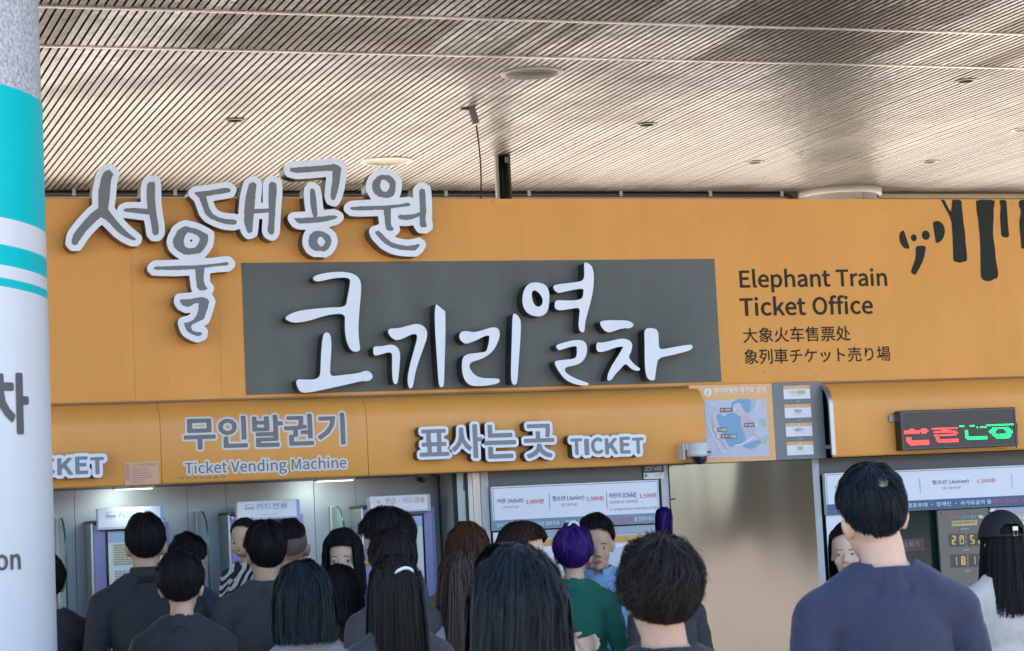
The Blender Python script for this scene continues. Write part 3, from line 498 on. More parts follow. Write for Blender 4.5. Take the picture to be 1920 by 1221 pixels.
유092łŷıŵĦŮĢţĦřıŒłŐŒŒŝřšţŝŮŒŵ|łŰŎůŖŪřţŖŜŎŘłŖĶŘĮŜīţĮŪĶů|ęŇęŀĮŀĮĠķĠķŀōŀōĠŖĠŖŀūŀūŇ
을092łŹıŷĦŲĢŪĦšıŜłŚœŜŞšŢŪŞŲœŷ|łųŎŲŖůřŪŖŤŎšłŠĵšĭŤīŪĭůĵŲ|ęŔęōūōūŔ|ģĨģġţġţĨīĨīıŠıŠŅģŅģĿŘĿŘķģķ
음092łŹıŷĦűĢŨĦŞıřłŗœřŞŞŢŨŞűœŷ|łŲŎűŖŭřŨŖŢŎŞłŝĵŞĭŢīŨĭŭĵű|ģĿģġšġšĿ|řĹřĨīĨīĹ|ęŏęňūňūŏ
이092śŻśĠţĠţŻ|ĳŴħŰğťĜŔğŃħĹĳĵĿĹŇŃŊŔŇťĿŰ|ĳŬĻũŀšłŔŀŇĻĿĳļīĿĦŇĤŔĦšīũ
인092śŻśĹţĹţŻ|ĳŴħűĞŪěŞĞœħŋĳňĿŋŇœŊŞŇŪĿű|ĳŭĻūŀŦłŞŀŖĻőĳŏīőĥŖģŞĥŦīū|ĩĿĩĢŦĢŦĩıĩıĿ
임092śŻśŇţŇţŻ|ĩłĩġţġţł|śĻśĨıĨıĻ|ĳŶĦųĞŬěšĞŖĦŎĳŌĿŎŇŖŊšŇŬĿų|ĳůĻŭŀŨłšŀřĻŔĳœīŔĥřģšĥŨīŭ
자092ěűěūįūįşĬŐģłĘĸĜĲĦĹĮŃĴŐĽĿŊĴŏĺŃńĻőĸşĸūŌūŌű|ŖŻŖĠşĠşŏŭŏŭŖşŖşŻ
장092łłĲŀĨĺĥıĨĨĲĢłĠŒĢŜĨŠıŜĺŒŀ|łĻŎĺŕĶŘıŕĬŎĨłħķĨįĬĭıįĶķĺ|ěŴěŭįŭįŪĬŝĥœęŌĝņīŎĴŜļŐŊňōŏłŕĺşĸŪĸŭŌŭŌŴ|ŗŻŗńşńşŝŭŝŭŤşŤşŻ
적092ħŀħĹśĹśĠţĠţŀ|ĜŵĜŮİŮİŪĭŞĥŔęōĞņĬŏĴŝĽŐŊňŎŏŃŕĻşĸŪĸŮŌŮŌŵ|śŻśţŉţŉŜśŜśŅţŅţŻ
전092śŻśŢŉŢŉśśśśĸţĸţŻ|ĪľĪĢŦĢŦĩĲĩĲľ|ĜųĜŭİŭİŨĭŜĥőęŋĞńĬōĴŚĽŎŊņŎōŃœĻŝĸŨĸŭŌŭŌų
정092ņłĵŀīĺĨıīĨĵĢņĠŖĢŠĨŤıŠĺŖŀ|ņļőĺřķŜıřĬőĨņħĺĨĲĬİıĲķĺĺ|śŻśţŉţŉŜśŜśŅţŅţŻ|ĜŴĜŭİŭİŪĭŞĥœęŌĞņĬŏĴŝĽŐŊňŎŏŃŕĻşĸŪĸŭŌŭŌŴ
종092łŀıľħĸģİħĨıĢłĠŒĢŝĨšİŝĸŒľ|łĹŎĸŖĵŘİŖīŎĨłħĶĨĮīīİĮĵĶĸ|ęŎęŇūŇūŎņŎņśľśľŎ|ġŷġŰĽŰĸŧĬŠĞŝġŖįřĺŠłŨŉŠŕřţŖŦŝŗŠŌŧŇŰţŰţŷ
중092łĺŎĹŖĵŘİŖīŎĨłħĶĨĮīīİĮĵĶĹ|ęŐęŊľŊľŀįľĦĸģİħĨıĢłĠŒĢŝĨšİŞĸŔľņŀņŊūŊūŐ|ġŷġŰĽŰĸŧĬŠĞŜġŖįřĺşłŨŉşŕřţŖŦŜŗŠŌŧŇŰţŰţŷ
지092śŻśĠţĠţŻ|ĜűĜūıūışĮŏĥłęĸĞĲĨĹİŃĵŏĿĿōĴőĺŅŃĽŐĹşĹūŎūŎű
차092įŹįūěūěŤįŤįŝĬŎĤŁĘĸĝĲĪĽĳŎļľŉĳōĺłŃĺŏķŝķŤŋŤŋūķūķŹ|ŖŻŖĠşĠşŏŭŏŭŖşŖşŻ
책092ĩľĩĸŝĸŝĠťĠťľ|ĬźĬůĜůĜŨĬŨĬŧĪŜģœĚŌĞņĩŎİŚķŏłňņŎļŔĶŝĴŧĴŨńŨńůĴůĴź|ŊŹŊńŒńŒŜŝŜŝŃťŃťŻŝŻŝţŒţŒŹ
처092ňŖňŐśŐśĠţĠţŻśŻśŖ|İŹİūĜūĜŤİŤİŝĭŎĥŁęĸĞĲħĸįłĴŎĽľŋĳŏĺŃłĻŏĸŝĸŤŌŤŌūĸūĸŹ
청092ņłĵŀīĺĨıīĨĵĢņĠŖĢŠĨŤıŠĺŖŀ|ņĻőĺřĶŜıřĬőĨņħĺĨĲĬİıĲĶĺĺ|İŻİŰĜŰĜũİũİŧĭŜĥŒęŌĝŅīŎĴŚĽŏŋňŏŎŃŔĻŝĸŧĸũŌũŌŰĸŰĸŻ|śŻśšŉšŉŚśŚśńţńţŻ
체092ŞŻŞĠŦĠŦŻ|ŌŹŌŗľŗľŐŌŐŌĥŔĥŔŹ|ĬŷĬŪěŪěţĬţĬşĩŐģŃĘĹĝĳĨľİŎķĿłĵŇĻļńĶőĳşĳţńţńŪĳŪĳŷ
초092ľŇľĳęĳęĬūĬūĳņĳņŇ|ľŹľŬġŬġŦľŦĹřĮŐĞŊġńįňĺŏłřŊŏŕňţńŦŊŖŐŋřņŦţŦţŬņŬņŹ
촬092ıŻıųĝųĝŭıŭĮŦĦŠěŝĞŗĬŜĵťľŜŌŘŏŞńšļŦĹŭōŭōųĹųĹŻ|ĚŊĵŋŒŎőœĹőĹśıśıőęő|ĥĨĥġţġţĨĭĨĭİşİşŃĥŃĥĽŗĽŗĶĥĶ|ŗŻŗŇşŇşŞŬŞŬťşťşŻ
치092śŻśĠţĠţŻ|ĲŹĲūĝūĝŤĲŤĲŝįŎħŁěĸğĲĩĸıłĶŎŀľōĳŒĺņłĽŏĺŝĺŤŏŤŏūĺūĺŹ
카092ğűğūĿūĽśĚŘĜőĺŔĳŉĨľĚĶĞįķłńŘňű|ŖŻŖĠşĠşŏŭŏŭŖşŖşŻ
코092ģŲģūřūřũřŜĠŚĢœŘŖŕŀŝĿŠŐšŞšũšŲ|ĹŋĹĳęĳęĭūĭūĳŁĳŁŋ
탑092ĦŅĦġşġşŅŗŅŗĺĮĺĮŅ|ĮĳŗĳŗĨĮĨ|ĝŶĝŌĤŌĻŌōŎŌŕĻœĥŒĥŞŅŞŅŤĥŤĥůņůņŶ|ŗŻŗŉşŉşşŭşŭŦşŦşŻ
표092ĠŎĠŇİŇİĲęĲęīūīūĲŔĲŔŇţŇţŎŕŎŕŬţŬţŲĠŲĠŬĮŬĮŎ|ĸĲĸŇŌŇŌĲ|ķŬōŬōŎķŎ
학092ĴŦĩŤġŞĞŕġōĩŇĴŅĿŇŇōŊŕŇŞĿŤ|ĴşĻŞŀśłŕŀŐĻōĴŌĭōĨŐĦŕĨśĭŞ|ĤĽĤĶŗĶŗĠşĠşĽ|İŻİűęűęŪŏŪŏűĸűĸŻ|ŗŻŗłşłşśŭśŭŢşŢşŻ
합092ĦłĦġşġşłŗłŗĹįĹįł|įĲŗĲŗĨįĨ|ĴŧĩťġşĞŗġŎĩŉĴŇĿŉŇŎŊŗŇşĿť|ĴŠĻşŀŜłŗŀŒĻŎĴōĭŎĨŒĦŗĨŜĭş|ŗŻŗņşņşŝŭŝŭŤşŤşŻ|İżİűęűęūŏūŏűĸűĸż
현092ĳŤĨŢġŜĞœġŊĨńĳŁĽńŅŊŇœŅŜĽŢ|ĳŝļŚĿœļŋĳňĪŋĦœĪŚ|ŌŐŌŉśŉśĶţĶţŻśŻśţŌţŌŜśŜśŐ|įŻįŰęŰęũŌũŌŰķŰķŻ|ĩļĩĢŦĢŦĩĲĩĲļ
화092ĵŝļŜŀŘłœŀŎļŊĵŉĮŊĩŎħœĩŘĮŜ|ĵŤĩŢĢŜğœġŋħŅİŃİĹĘĸęıĴĲŒĵőĻĹĹĹŃłŅňŋŊœŇŜŀŢ|ŖŻŖĠşĠşōŭōŭŔşŔşŻ|İŻİŰĚŰĚũŐũŐŰĹŰĹŻ""".splitlines():
    GL[_l[0]] = (int(_l[1:4]), [[(ord(s[i]) - 0x100 - 20, ord(s[i + 1]) - 0x100 - 40) for i in range(0, len(s) - 1, 2)] for s in _l[4:].split('|')])
def text_outline(body, bold=0.0, track=0.0):
    """outlines of a line of lettering, 100 units to the em"""
    out = []; x = 0.0
    for ch in body:
        if ch == ' ': x += 26 + track; continue
        adv, cons = GL[ch]
        if bold: cons = offset(cons, bold, 2.0 if bold < 4 else 2.5)
        out += [[(px + x, py) for px, py in c] for c in cons]
        x += adv + track
    return out
def fit_outline(cons, x0, x1, z0, z1):
    a = np.concatenate([np.array(c, float) for c in cons]); (ux, uy), (vx, vy) = a.min(0), a.max(0)
    sx = (x1 - x0) / (vx - ux); sz = (z1 - z0) / (vy - uy)
    return [[(x0 + (px - ux) * sx, z0 + (py - uy) * sz) for px, py in c] for c in cons]
def lettering(body, xl, yt, xr, yb, Y, m, parent, bold=0.0, track=0.0, name='lettering', conform=None):
    """a line of print whose ink box has its left edge from (xl, yt) to (xl, yb) and its right edge at xr"""
    a = hit(xl, yb, Y); t = hit(xl, yt, Y)
    r = hit(xr, yb, Y)
    return flat(name, fit_outline(text_outline(body, bold, track), a.x, r.x, a.z, t.z), Y, m, parent, conform)
# ---------------------------------------------------------------- the setting: ground, roof, ceiling
YF = 11.2                                      # plane of the big orange fascia
ZC = 4.58                                      # underside of the slatted ceiling
PAVE = mat('paving', (0.50, 0.42, 0.33), 0.85, vary=0.18, vscale=1.3, bump=0.15, bscale=90)
struct(mk('ground', [(-300, -300, 0), (300, -300, 0), (300, 300, 0), (-300, 300, 0)], [(0, 1, 2, 3)], PAVE))
# unseen wooded slopes, added behind the camera for the steel wall to reflect
HILL = mat('added_hill', (0.060, 0.058, 0.036), 0.95, vary=0.45, vscale=0.25, bump=0.5, bscale=0.8)
hv = []; hf = []; NH = 150; prof_h = (0.0, 0.35, 0.7, 1.0, 0.8)
for k in range(NH + 1):
    a = math.radians(100 + 330 * k / NH)                      # all round except straight behind the office
    lump = 0.55 + 0.9 * noise.noise((math.cos(a) * 3.1, math.sin(a) * 3.1, 4.0)) + 0.35 * noise.noise((math.cos(a) * 14, math.sin(a) * 14, 1.0))
    H_ = max(0.5, 24 * lump)
    for j, q in enumerate(prof_h):
        r_ = 95 + j * 16 + 8 * noise.noise((math.cos(a) * 8, math.sin(a) * 8, j * 0.7))
        hv.append((r_ * math.cos(a), r_ * math.sin(a), -0.3 + H_ * q + (2.5 * noise.noise((math.cos(a) * 60, math.sin(a) * 60, j)) if j else 0)))
for k in range(NH):
    for j in range(4): hf.append((k * 5 + j, k * 5 + j + 1, k * 5 + j + 6, k * 5 + j + 5))
struct(mk('added_hills', hv, hf, HILL, smooth=True))
ROOFM = mat('roof_concrete', (0.35, 0.34, 0.33), 0.9, vary=0.1, vscale=2)
struct(box('roof', -14, 30, 7.35, 18.75, ZC + 0.14, ZC + 0.45, ROOFM))
PLEN = mat('ceiling_void', (0.018, 0.013, 0.009), 0.9)
ceiling = struct(box('ceiling', -14, 30, 7.37, 18.7, ZC + 0.045, ZC + 0.12, PLEN))
def slat_material(name, c, rough, objr, isl=0.0):
    m = mat(name, c, rough, 0.7, vary=0.20, vscale=1.3, bump=0.0, objrand=objr, island=isl, rvary=0.10, stretch=(1, 1, 1))  # the random tone also puts uneven reflections into the colour
    nt = m.node_tree; N = nt.nodes; L = nt.links; b = N['Principled BSDF']
    # dented sheet metal: short dabs lying across the slats
    g = N.new('ShaderNodeNewGeometry'); mp = N.new('ShaderNodeMapping'); mp.inputs['Scale'].default_value = (24.0, 9.0, 1.0)
    L.new(g.outputs['Position'], mp.inputs[0])
    nz = N.new('ShaderNodeTexNoise'); nz.inputs['Scale'].default_value = 1.0; nz.inputs['Detail'].default_value = 3.0
    L.new(mp.outputs[0], nz.inputs['Vector'])
    bp = N.new('ShaderNodeBump'); bp.inputs['Strength'].default_value = 0.75; bp.inputs['Distance'].default_value = 0.011
    L.new(nz.outputs[0], bp.inputs['Height']); L.new(bp.outputs[0], b.inputs['Normal'])
    return m
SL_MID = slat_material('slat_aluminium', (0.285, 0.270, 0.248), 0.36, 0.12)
SL_LITE = slat_material('slat_bright_reflection', (0.50, 0.49, 0.47), 0.36, 0.06)  # same aluminium as the mid slats, bright reflections put into its colour
SL_DARK = slat_material('slat_dim_reflection', (0.18, 0.147, 0.115), 0.42, 0.12)  # same aluminium again, dim reflections put into its colour
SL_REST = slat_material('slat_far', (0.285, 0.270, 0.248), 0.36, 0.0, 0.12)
SL_RESTD = slat_material('slat_far_dim_reflection', (0.185, 0.15, 0.118), 0.42, 0.0, 0.15)  # merged slats: dim reflections in this colour, bright ones in the next
SL_RESTL = slat_material('slat_far_bright_reflection', (0.50, 0.49, 0.47), 0.36, 0.0, 0.08)
MOD, SW = 0.0495, 0.0355
S1, S2, YEND = 12.10, 13.085, 18.52            # the two joint strips and the rear end of the slats
LIGHTS = []                                    # round openings (x, y, radius) that the slats stop at
def ceil_at(px, py):
    p = hitz(px, py, ZC)
    return (p.x, p.y)
for px, py, r in ((997, 137, 0.195), (725, 302, 0.195), (1916, 243, 0.075)): LIGHTS.append((*ceil_at(px, py), r))
for px, py in ((440, 225), (1213, 233), (1810, 151), (1415, 304), (1743, 303)): LIGHTS.append((*ceil_at(px, py), 0.068))
CC = ceil_at(1590, 346); COLR = (CC[0] + 0.10, CC[1] + 0.385, 0.385)
cuts = LIGHTS + [COLR]
def slat_spans(x, y0, y1):
    sp = [(y0, y1)]
    for lx, ly, r in cuts:
        dx = abs(x - lx)
        if dx < r:
            h = math.sqrt(r * r - dx * dx); new = []
            for a, b in sp:
                if ly + h <= a or ly - h >= b: new.append((a, b)); continue
                if ly - h > a + 0.02: new.append((a, ly - h))
                if ly + h < b - 0.02: new.append((ly + h, b))
            sp = new
    return sp
def slat_mesh(L):
    w = SW / 2; t = 0.012; e = 0.003
    prof = [(-w, t), (-w, e), (-w + e, 0), (w - e, 0), (w, e), (w, t)]
    v = [(x, 0, z) for x, z in prof] + [(x, L, z) for x, z in prof]
    f = [(i, i + 6, i + 7, i + 1) for i in range(5)] + [(5, 4, 3, 2, 1, 0), (6, 7, 8, 9, 10, 11)]
    return v, f
_sm = {}
n_slat = 0; rests = {SL_REST: MB(), SL_RESTD: MB(), SL_RESTL: MB()}; far_of = {SL_MID: SL_REST, SL_DARK: SL_RESTD, SL_LITE: SL_RESTL}
def tone(i, bay):  # patches of bright and dim reflection along a bay, painted as slat colours
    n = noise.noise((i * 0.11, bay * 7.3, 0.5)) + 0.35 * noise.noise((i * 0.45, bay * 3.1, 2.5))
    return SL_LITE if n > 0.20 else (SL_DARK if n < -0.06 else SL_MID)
bays = [(S2 + 0.012, YEND, 3), (S1 + 0.012, S2 - 0.012, 2), (7.4, S1 - 0.012, 1)]
for y0, y1, bay in bays:
    for i in range(int(-4 / MOD), int(15 / MOD)):
        x = i * MOD
        for a, b in slat_spans(x, y0, y1):
            vis = (bay == 3 and 1.55 < x < 11.6 and b > 13.2 and (a < 18.0)) or (bay == 2 and 1.6 < x < 8.6)
            if bay == 3 and x > 11.4: vis = False
            if vis and n_slat < 300:
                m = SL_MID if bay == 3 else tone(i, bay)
                key = (round(b - a, 4), m.name)
                if key not in _sm:
                    me = bpy.data.meshes.new('slat'); v, f = slat_mesh(b - a)
                    me.from_pydata(v, [], f); me.materials.append(m); _sm[key] = me
                o = bpy.data.objects.new('slat', _sm[key]); COL.objects.link(o)
                o.parent = ceiling; o.location = (x, a, ZC + random.uniform(-0.0012, 0.0012))
                o.rotation_euler = (0, random.gauss(0, 0.012), 0)
                n_slat += 1
            else:
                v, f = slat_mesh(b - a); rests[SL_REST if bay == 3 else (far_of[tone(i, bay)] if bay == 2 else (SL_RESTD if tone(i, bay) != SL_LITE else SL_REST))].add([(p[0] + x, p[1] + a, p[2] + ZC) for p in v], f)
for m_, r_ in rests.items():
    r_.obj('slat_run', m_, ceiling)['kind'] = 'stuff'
STRIP = mat('joint_strip', (0.78, 0.75, 0.70), 0.35, 0.6, vary=0.15, vscale=2.0)
for y in (S1, S2):
    MB().box(-4, 15, y - 0.013, y + 0.013, ZC - 0.007, ZC + 0.02).obj('joint_strip', STRIP, ceiling)

# edge beam, gutter and pipe where the ceiling ends behind the office
BEAM = mat('beam_brown', (0.24, 0.17, 0.11), 0.7, vary=0.25, vscale=3, stretch=(1, 1, 4))
struct(box('edge_beam', -14, 30, YEND + 0.05, YEND + 0.2, ZC - 0.20, ZC + 0.04, BEAM))
BLK = mat('black_rubber', (0.012, 0.012, 0.013), 0.5)
WHT = mat('white_plastic', (0.75, 0.74, 0.71), 0.4, vary=0.05)
zp = ZC - 0.022
pipe = thing('drain_pipe', 'black pipe held by white clips under the ceiling edge behind the fascia', 'pipe', (0, YEND, zp))
MB().tube([(0.5, YEND + 0.02, zp + 0.005), (3.0, YEND + 0.02, zp), (6, YEND + 0.02, zp + 0.003), (COLR[0] - 0.55, YEND + 0.02, zp), (COLR[0] - 0.46, YEND + 0.02, zp - 0.03), (COLR[0] - 0.42, YEND + 0.02, zp - 0.14)], 0.021, 8).obj('pipe', BLK, pipe, True)
for px in (139, 329, 837, 993, 1165, 1333, 1467):
    p = hit(px, 362, YEND - 0.02)
    box('clip', p.x - 0.014, p.x + 0.014, YEND - 0.015, YEND - 0.006, ZC - 0.044, ZC + 0.004, mat('clip_grey', (0.5, 0.49, 0.46), 0.5), pipe)
RAIL = mat('beige_rail', (0.45, 0.39, 0.31), 0.5, vary=0.12)
rail = tag(MB().box(COLR[0] + 0.45, 13, YEND - 0.01, YEND + 0.03, ZC - 0.052, ZC - 0.022).obj('trim_rail', RAIL), 'beige rail under the ceiling edge to the right of the grey column', 'rail')
tag(MB().box(0.5, COLR[0] - 0.45, YEND + 0.025, YEND + 0.045, ZC - 0.058, ZC - 0.05).obj('trim_rail', RAIL), 'thin beige rail below the black pipe left of the grey column', 'rail')

# rear round column with its collar
STUC = mat('stucco', (0.46, 0.42, 0.38), 0.75, vary=0.22, vscale=55, bump=0.6, bscale=70)
GREYP = mat('grey_paint', (0.33, 0.33, 0.32), 0.5, vary=0.05)
cx, cy, cr = COLR
c = thing('round_column', 'stone textured round column with pale collar rising behind the orange fascia', 'column', (cx, cy, 0))
MB().lathe((cx, cy, 0), [(cr - 0.03, 0), (cr - 0.03, ZC - 0.055)], 48).obj('shaft', STUC, c, True)
MB().lathe((cx, cy, ZC), [(cr - 0.03, -0.06), (cr + 0.005, -0.06), (cr + 0.01, -0.052), (cr + 0.01, 0.004), (cr - 0.03, 0.01)], 48).obj('collar', mat('collar_paint', (0.58, 0.56, 0.53), 0.45, vary=0.06), c, True)
MB().lathe((cx, cy, 0), [(cr - 0.025, 2.0), (cr - 0.022, ZC - 0.06)], 14, math.radians(-80), math.radians(-12)).obj('cover_plate', GREYP, c, True)
hk = MB().tube([(cx + 0.23, cy - 0.31, ZC - 0.08), (cx + 0.245, cy - 0.325, ZC - 0.105), (cx + 0.235, cy - 0.33, ZC - 0.135), (cx + 0.222, cy - 0.325, ZC - 0.105), (cx + 0.232, cy - 0.315, ZC - 0.08)], 0.006, 6).obj('cord_loop', mat('orange_cord', (0.5, 0.2, 0.02), 0.6), c, True)

# ceiling downlights
RIM = mat('lamp_rim', (0.62, 0.60, 0.56), 0.4, 0.2)
BOWL = mat('lamp_bowl', (0.70, 0.67, 0.62), 0.5, 0.0, vary=0.15, vscale=60, bump=0.25, bscale=160)
RIMD = mat('lamp_rim_small', (0.30, 0.31, 0.24), 0.4, 0.3)
BOWLD = mat('lamp_bowl_small', (0.10, 0.11, 0.07), 0.35, 0.5)
names = ['large round recessed ceiling lamp below the second joint strip', 'large round recessed ceiling lamp just above the letters of the park name',
         'pale small ceiling lamp at the right edge of the view', 'small dark ceiling lamp nearest the teal banded column',
         'small dark ceiling lamp right of the hanging cable tray', 'small dark ceiling lamp at upper right near the joint strip',
         'small dark ceiling lamp left of the round column collar', 'small dark ceiling lamp right of the round column collar']
for (x, y, r), lb in zip(LIGHTS, names):
    big = r > 0.1; pale = 'pale' in lb
    t = thing('ceiling_lamp', lb, 'ceiling lamp', (x, y, ZC), 'recessed ceiling lamps')
    w = 0.016 if big else 0.012
    MB().lathe((x, y, ZC), [(r + 0.012, 0.004), (r + 0.010, -0.006), (r - w, -0.008), (r - w - 0.003, 0.0)], 40).obj('rim', RIM if big or pale else RIMD, t, True)
    d = r * 0.13
    MB().lathe((x, y, ZC), [(r - w - 0.002, 0.0), (r * 0.86, d * 0.4), (r * 0.6, d * 0.8), (r * 0.25, d), (0.0005, d)], 40).obj('reflector', BOWL if big or pale else BOWLD, t, True)

# conduit with a loose brown cable, and the cable riser
x, y = ceil_at(884, 203)
t = thing('hanging_cable', 'brown cable hanging from a bent grey conduit box on the ceiling', 'cable', (x, y, ZC))
bm = MB().box(-0.022, 0.022, -0.02, 0.02, -0.115, 0.03)
R = Matrix.Rotation(math.radians(-14), 3, 'Y')
bm.v = [tuple(R @ Vector(v) + Vector((x, y, ZC))) for v in bm.v]
bm.obj('conduit_box', mat('grey_conduit', (0.26, 0.24, 0.22), 0.5, vary=0.1), t, bevel=0.004)
MB().box(x - 0.075, x - 0.02, y - 0.02, y + 0.02, ZC - 0.012, ZC - 0.002).obj('mounting_tab', mat('tab_dark', (0.06, 0.05, 0.03), 0.6), t)
pts = [(x + 0.03 + 0.022 * math.sin(k * 0.62), y + 0.012 * math.sin(k * 0.5), ZC - 0.12 - k * 0.12) for k in range(11)]
MB().tube(pts, 0.0058, 8).obj('cord', mat('brown_cable', (0.10, 0.05, 0.038), 0.5), t, True)
x, y = ceil_at(941, 292)
t = thing('cable_riser', 'open cable riser with black cables between the office roof and the ceiling', 'cable riser', (x, y, 3.2))
box('post', x - 0.062, x - 0.040, y - 0.02, y + 0.02, 3.2, ZC, WHT, t)
box('post', x + 0.044, x + 0.062, y - 0.02, y + 0.02, 3.2, ZC, mat('post_brown', (0.20, 0.14, 0.085), 0.6), t)
for k, dx in enumerate((-0.030, -0.018, -0.006, 0.006, 0.018)):
    MB().tube([(x + dx + 0.004 * math.sin(j * 1.3 + k), y + 0.01 * math.sin(j + k * 2), 3.2 + j * (ZC - 3.2) / 8) for j in range(9)], 0.0085, 6).obj('cable', BLK, t, True)
MB().tube([(x + 0.030 + 0.005 * math.sin(j * 0.9), y - 0.01, 3.2 + j * (ZC - 3.25) / 8) for j in range(9)], 0.005, 6).obj('cable', mat('green_wire', (0.03, 0.09, 0.05), 0.5), t, True)
box('junction_box', x + 0.015, x + 0.045, y - 0.03, y - 0.005, ZC - 0.06, ZC - 0.015, RAIL, t)
MB().tube([(x + 0.03 + 0.014 * math.cos(a), y - 0.024, 3.50 + 0.05 * math.sin(a)) for a in [k * math.pi / 5 for k in range(11)]], 0.004, 6).obj('wire_loop', MATS['orange_cord'], t, True)
box('back_plate', x - 0.04, x + 0.044, y + 0.022, y + 0.03, 3.2, ZC, mat('riser_dark', (0.03, 0.028, 0.025), 0.7), t)

# near round column with the teal and white wrap, at the left edge
d = ray(-151, 560); CD = 8.0
nx, ny = d.x / d.y * CD, CD
NR = 0.435
c = thing('round_column', 'near round column wrapped in teal and white bands at the left edge', 'column', (nx, ny, 0))
def col_z(px, py):                             # height of a place on the wrapped surface
    p = hit(px, py, CD); return p.z
SKEW = 0.10
def band(name, za, zb, r, m, skew=SKEW):
    n = 64; v = []
    for k in range(n):
        a = 2 * math.pi * k / n
        s = skew * r * math.cos(a)
        v += [(nx + r * math.cos(a), ny + r * math.sin(a), max(0, za - s)), (nx + r * math.cos(a), ny + r * math.sin(a), zb - s)]
    f = [(2 * k, 2 * ((k + 1) % n), 2 * ((k + 1) % n) + 1, 2 * k + 1) for k in range(n)]
    return mk(name, v, f, m, c, True)
TEAL = mat('teal_film', (0.0, 0.44, 0.445), 0.4, spec=0.1, vary=0.03, vscale=2)
WFILM = mat('white_film', (0.62, 0.61, 0.61), 0.3, spec=0.3, vary=0.02, vscale=3)
MB().lathe((nx, ny, 0), [(NR - 0.004, 0), (NR - 0.004, ZC)], 64).obj('shaft', mat('column_stucco', (0.42, 0.41, 0.42), 0.6, vary=0.5, vscale=75, bump=0.5, bscale=75), c, True)
def col_ang(px, py):
    """angle round the column of the surface point seen at a place"""
    d = ray(px, py); ax, ay = d.x, d.y
    A = ax * ax + ay * ay; B = -2 * (ax * nx + ay * ny); Cc = nx * nx + ny * ny - NR * NR
    disc = B * B - 4 * A * Cc
    tt = (-B - math.sqrt(max(disc, 0))) / (2 * A)
    return math.atan2(ax * tt - nx, -(ay * tt - ny)), CAM.z + d.z * tt
zz = []
for y_ in (170, 416, 466, 504, 528):
    a_, z_ = col_ang(40, y_); zz.append(z_ + SKEW * NR * math.sin(a_))
for i, (a, b, m) in enumerate([(zz[1], zz[0], TEAL), (zz[2], zz[1], WFILM), (zz[3], zz[2], TEAL), (zz[4], zz[3], WFILM), (zz[4] - 0.029, zz[4], TEAL)]):
    band('band', a, b, NR, m)
band('wrap', 0.0, zz[4] - 0.029, NR + 0.0008, WFILM)
def on_column(cons, r, m, name):
    """print laid round the column: outlines in (angle, height)"""
    V, T = fill(cons)
    bm = bmesh.new()
    vs_ = [bm.verts.new((x, 0, z)) for x, z in V]
    for t in orient(V, T, 1):
        try: bm.faces.new([vs_[i] for i in t])
        except ValueError: pass
    xs = [x for x, z in V]
    for k in range(1, 14):
        xx = min(xs) + (max(xs) - min(xs)) * k / 14
        bmesh.ops.bisect_plane(bm, geom=bm.verts[:] + bm.edges[:] + bm.faces[:], plane_co=(xx, 0, 0), plane_no=(1, 0, 0))
    vv = [((nx + r * math.sin(v.co.x)), ny - r * math.cos(v.co.x), v.co.z) for v in bm.verts]
    bm.verts.index_update()
    ff = [tuple(q.index for q in f.verts) for f in bm.faces]
    bm.free()
    return mk(name, vv, ff, m, c)
INK = mat('dark_grey_ink', (0.075, 0.07, 0.075), 0.5)
a1, z1 = col_ang(51, 700); a1b, z0 = col_ang(44, 815)
on_column(fit_outline(text_outline('차', 3.2), a1 - (z1 - z0) / NR * 0.96, a1, z0, z1), NR + 0.004, INK, 'lettering')
a1, z1 = col_ang(37, 1038); a1b, z0 = col_ang(37, 1068)
on_column(fit_outline(text_outline('on', 2.0), a1 - (z1 - z0) / NR * 2.0, a1, z0, z1), NR + 0.004, INK, 'lettering')
# ---------------------------------------------------------------- the ticket office
ORANGE = mat('orange_paint', (0.765, 0.345, 0.082), 0.5, spec=0.22, streak=0.05, vary=0.05, vscale=1.6, bump=0.03, bscale=14, coat=0.0)
ORANGE2 = mat('orange_canopy_paint', (0.765, 0.345, 0.080), 0.36, spec=0.35, streak=0.05, vary=0.05, vscale=2.2, bump=0.02, bscale=10)
ALU = mat('aluminium', (0.42, 0.42, 0.43), 0.34, 0.75, vary=0.10, vscale=5, stretch=(1, 1, 0.2))
GREYW = mat('grey_wall_panel', (0.36, 0.375, 0.41), 0.42, 0.25, vary=0.10, vscale=1.5, stretch=(1.5, 1, 0.5))
GREYH = mat('grey_header', (0.075, 0.08, 0.085), 0.40, 0.35, vary=0.08, vscale=3)  # shade under the canopy is put into this dark header colour
BACKM = mat('office_wall', (0.30, 0.29, 0.28), 0.8, vary=0.05)
DARK = mat('dark_interior', (0.02, 0.024, 0.024), 0.7)
PALE = mat('pale_panel', (0.44, 0.46, 0.42), 0.5, vary=0.04)
XL, XR = 0.25, 8.3
ZT = hit(960, 373, YF).z; ZB = hit(960, 732, YF).z
RC = 0.13                                      # how far the rounded canopy stands forward
YC = YF - RC
ZCB = hit(690, 893, YC).z                      # lower edge of the canopy
YW = 11.24                                     # window wall
YA = 11.58                                     # rear wall of the ticket machine alcove
office = thing('ticket_office', 'orange ticket office with rounded canopy, grey walls and ticket windows', 'building', ((XL + XR) / 2, YF, 0))
def sx(px, py, Y): return hit(px, py, Y).x
seams = [XL] + [sx(p, 620, YF) for p in (250, 412, 566, 773, 985, 1180, 1356, 1700)] + [XR]
for k_, (a, b) in enumerate(zip(seams[:-1], seams[1:])):
    box('fascia_panel', a + (0.0007 if k_ in (1, 2) else 0.0002), b - 0.0002, YF, YF + 0.022, ZB, ZT, ORANGE, office)
box('fascia_backing', XL, XR, YF + 0.024, YF + 0.05, ZB - 0.02, ZT - 0.004, BACKM, office)
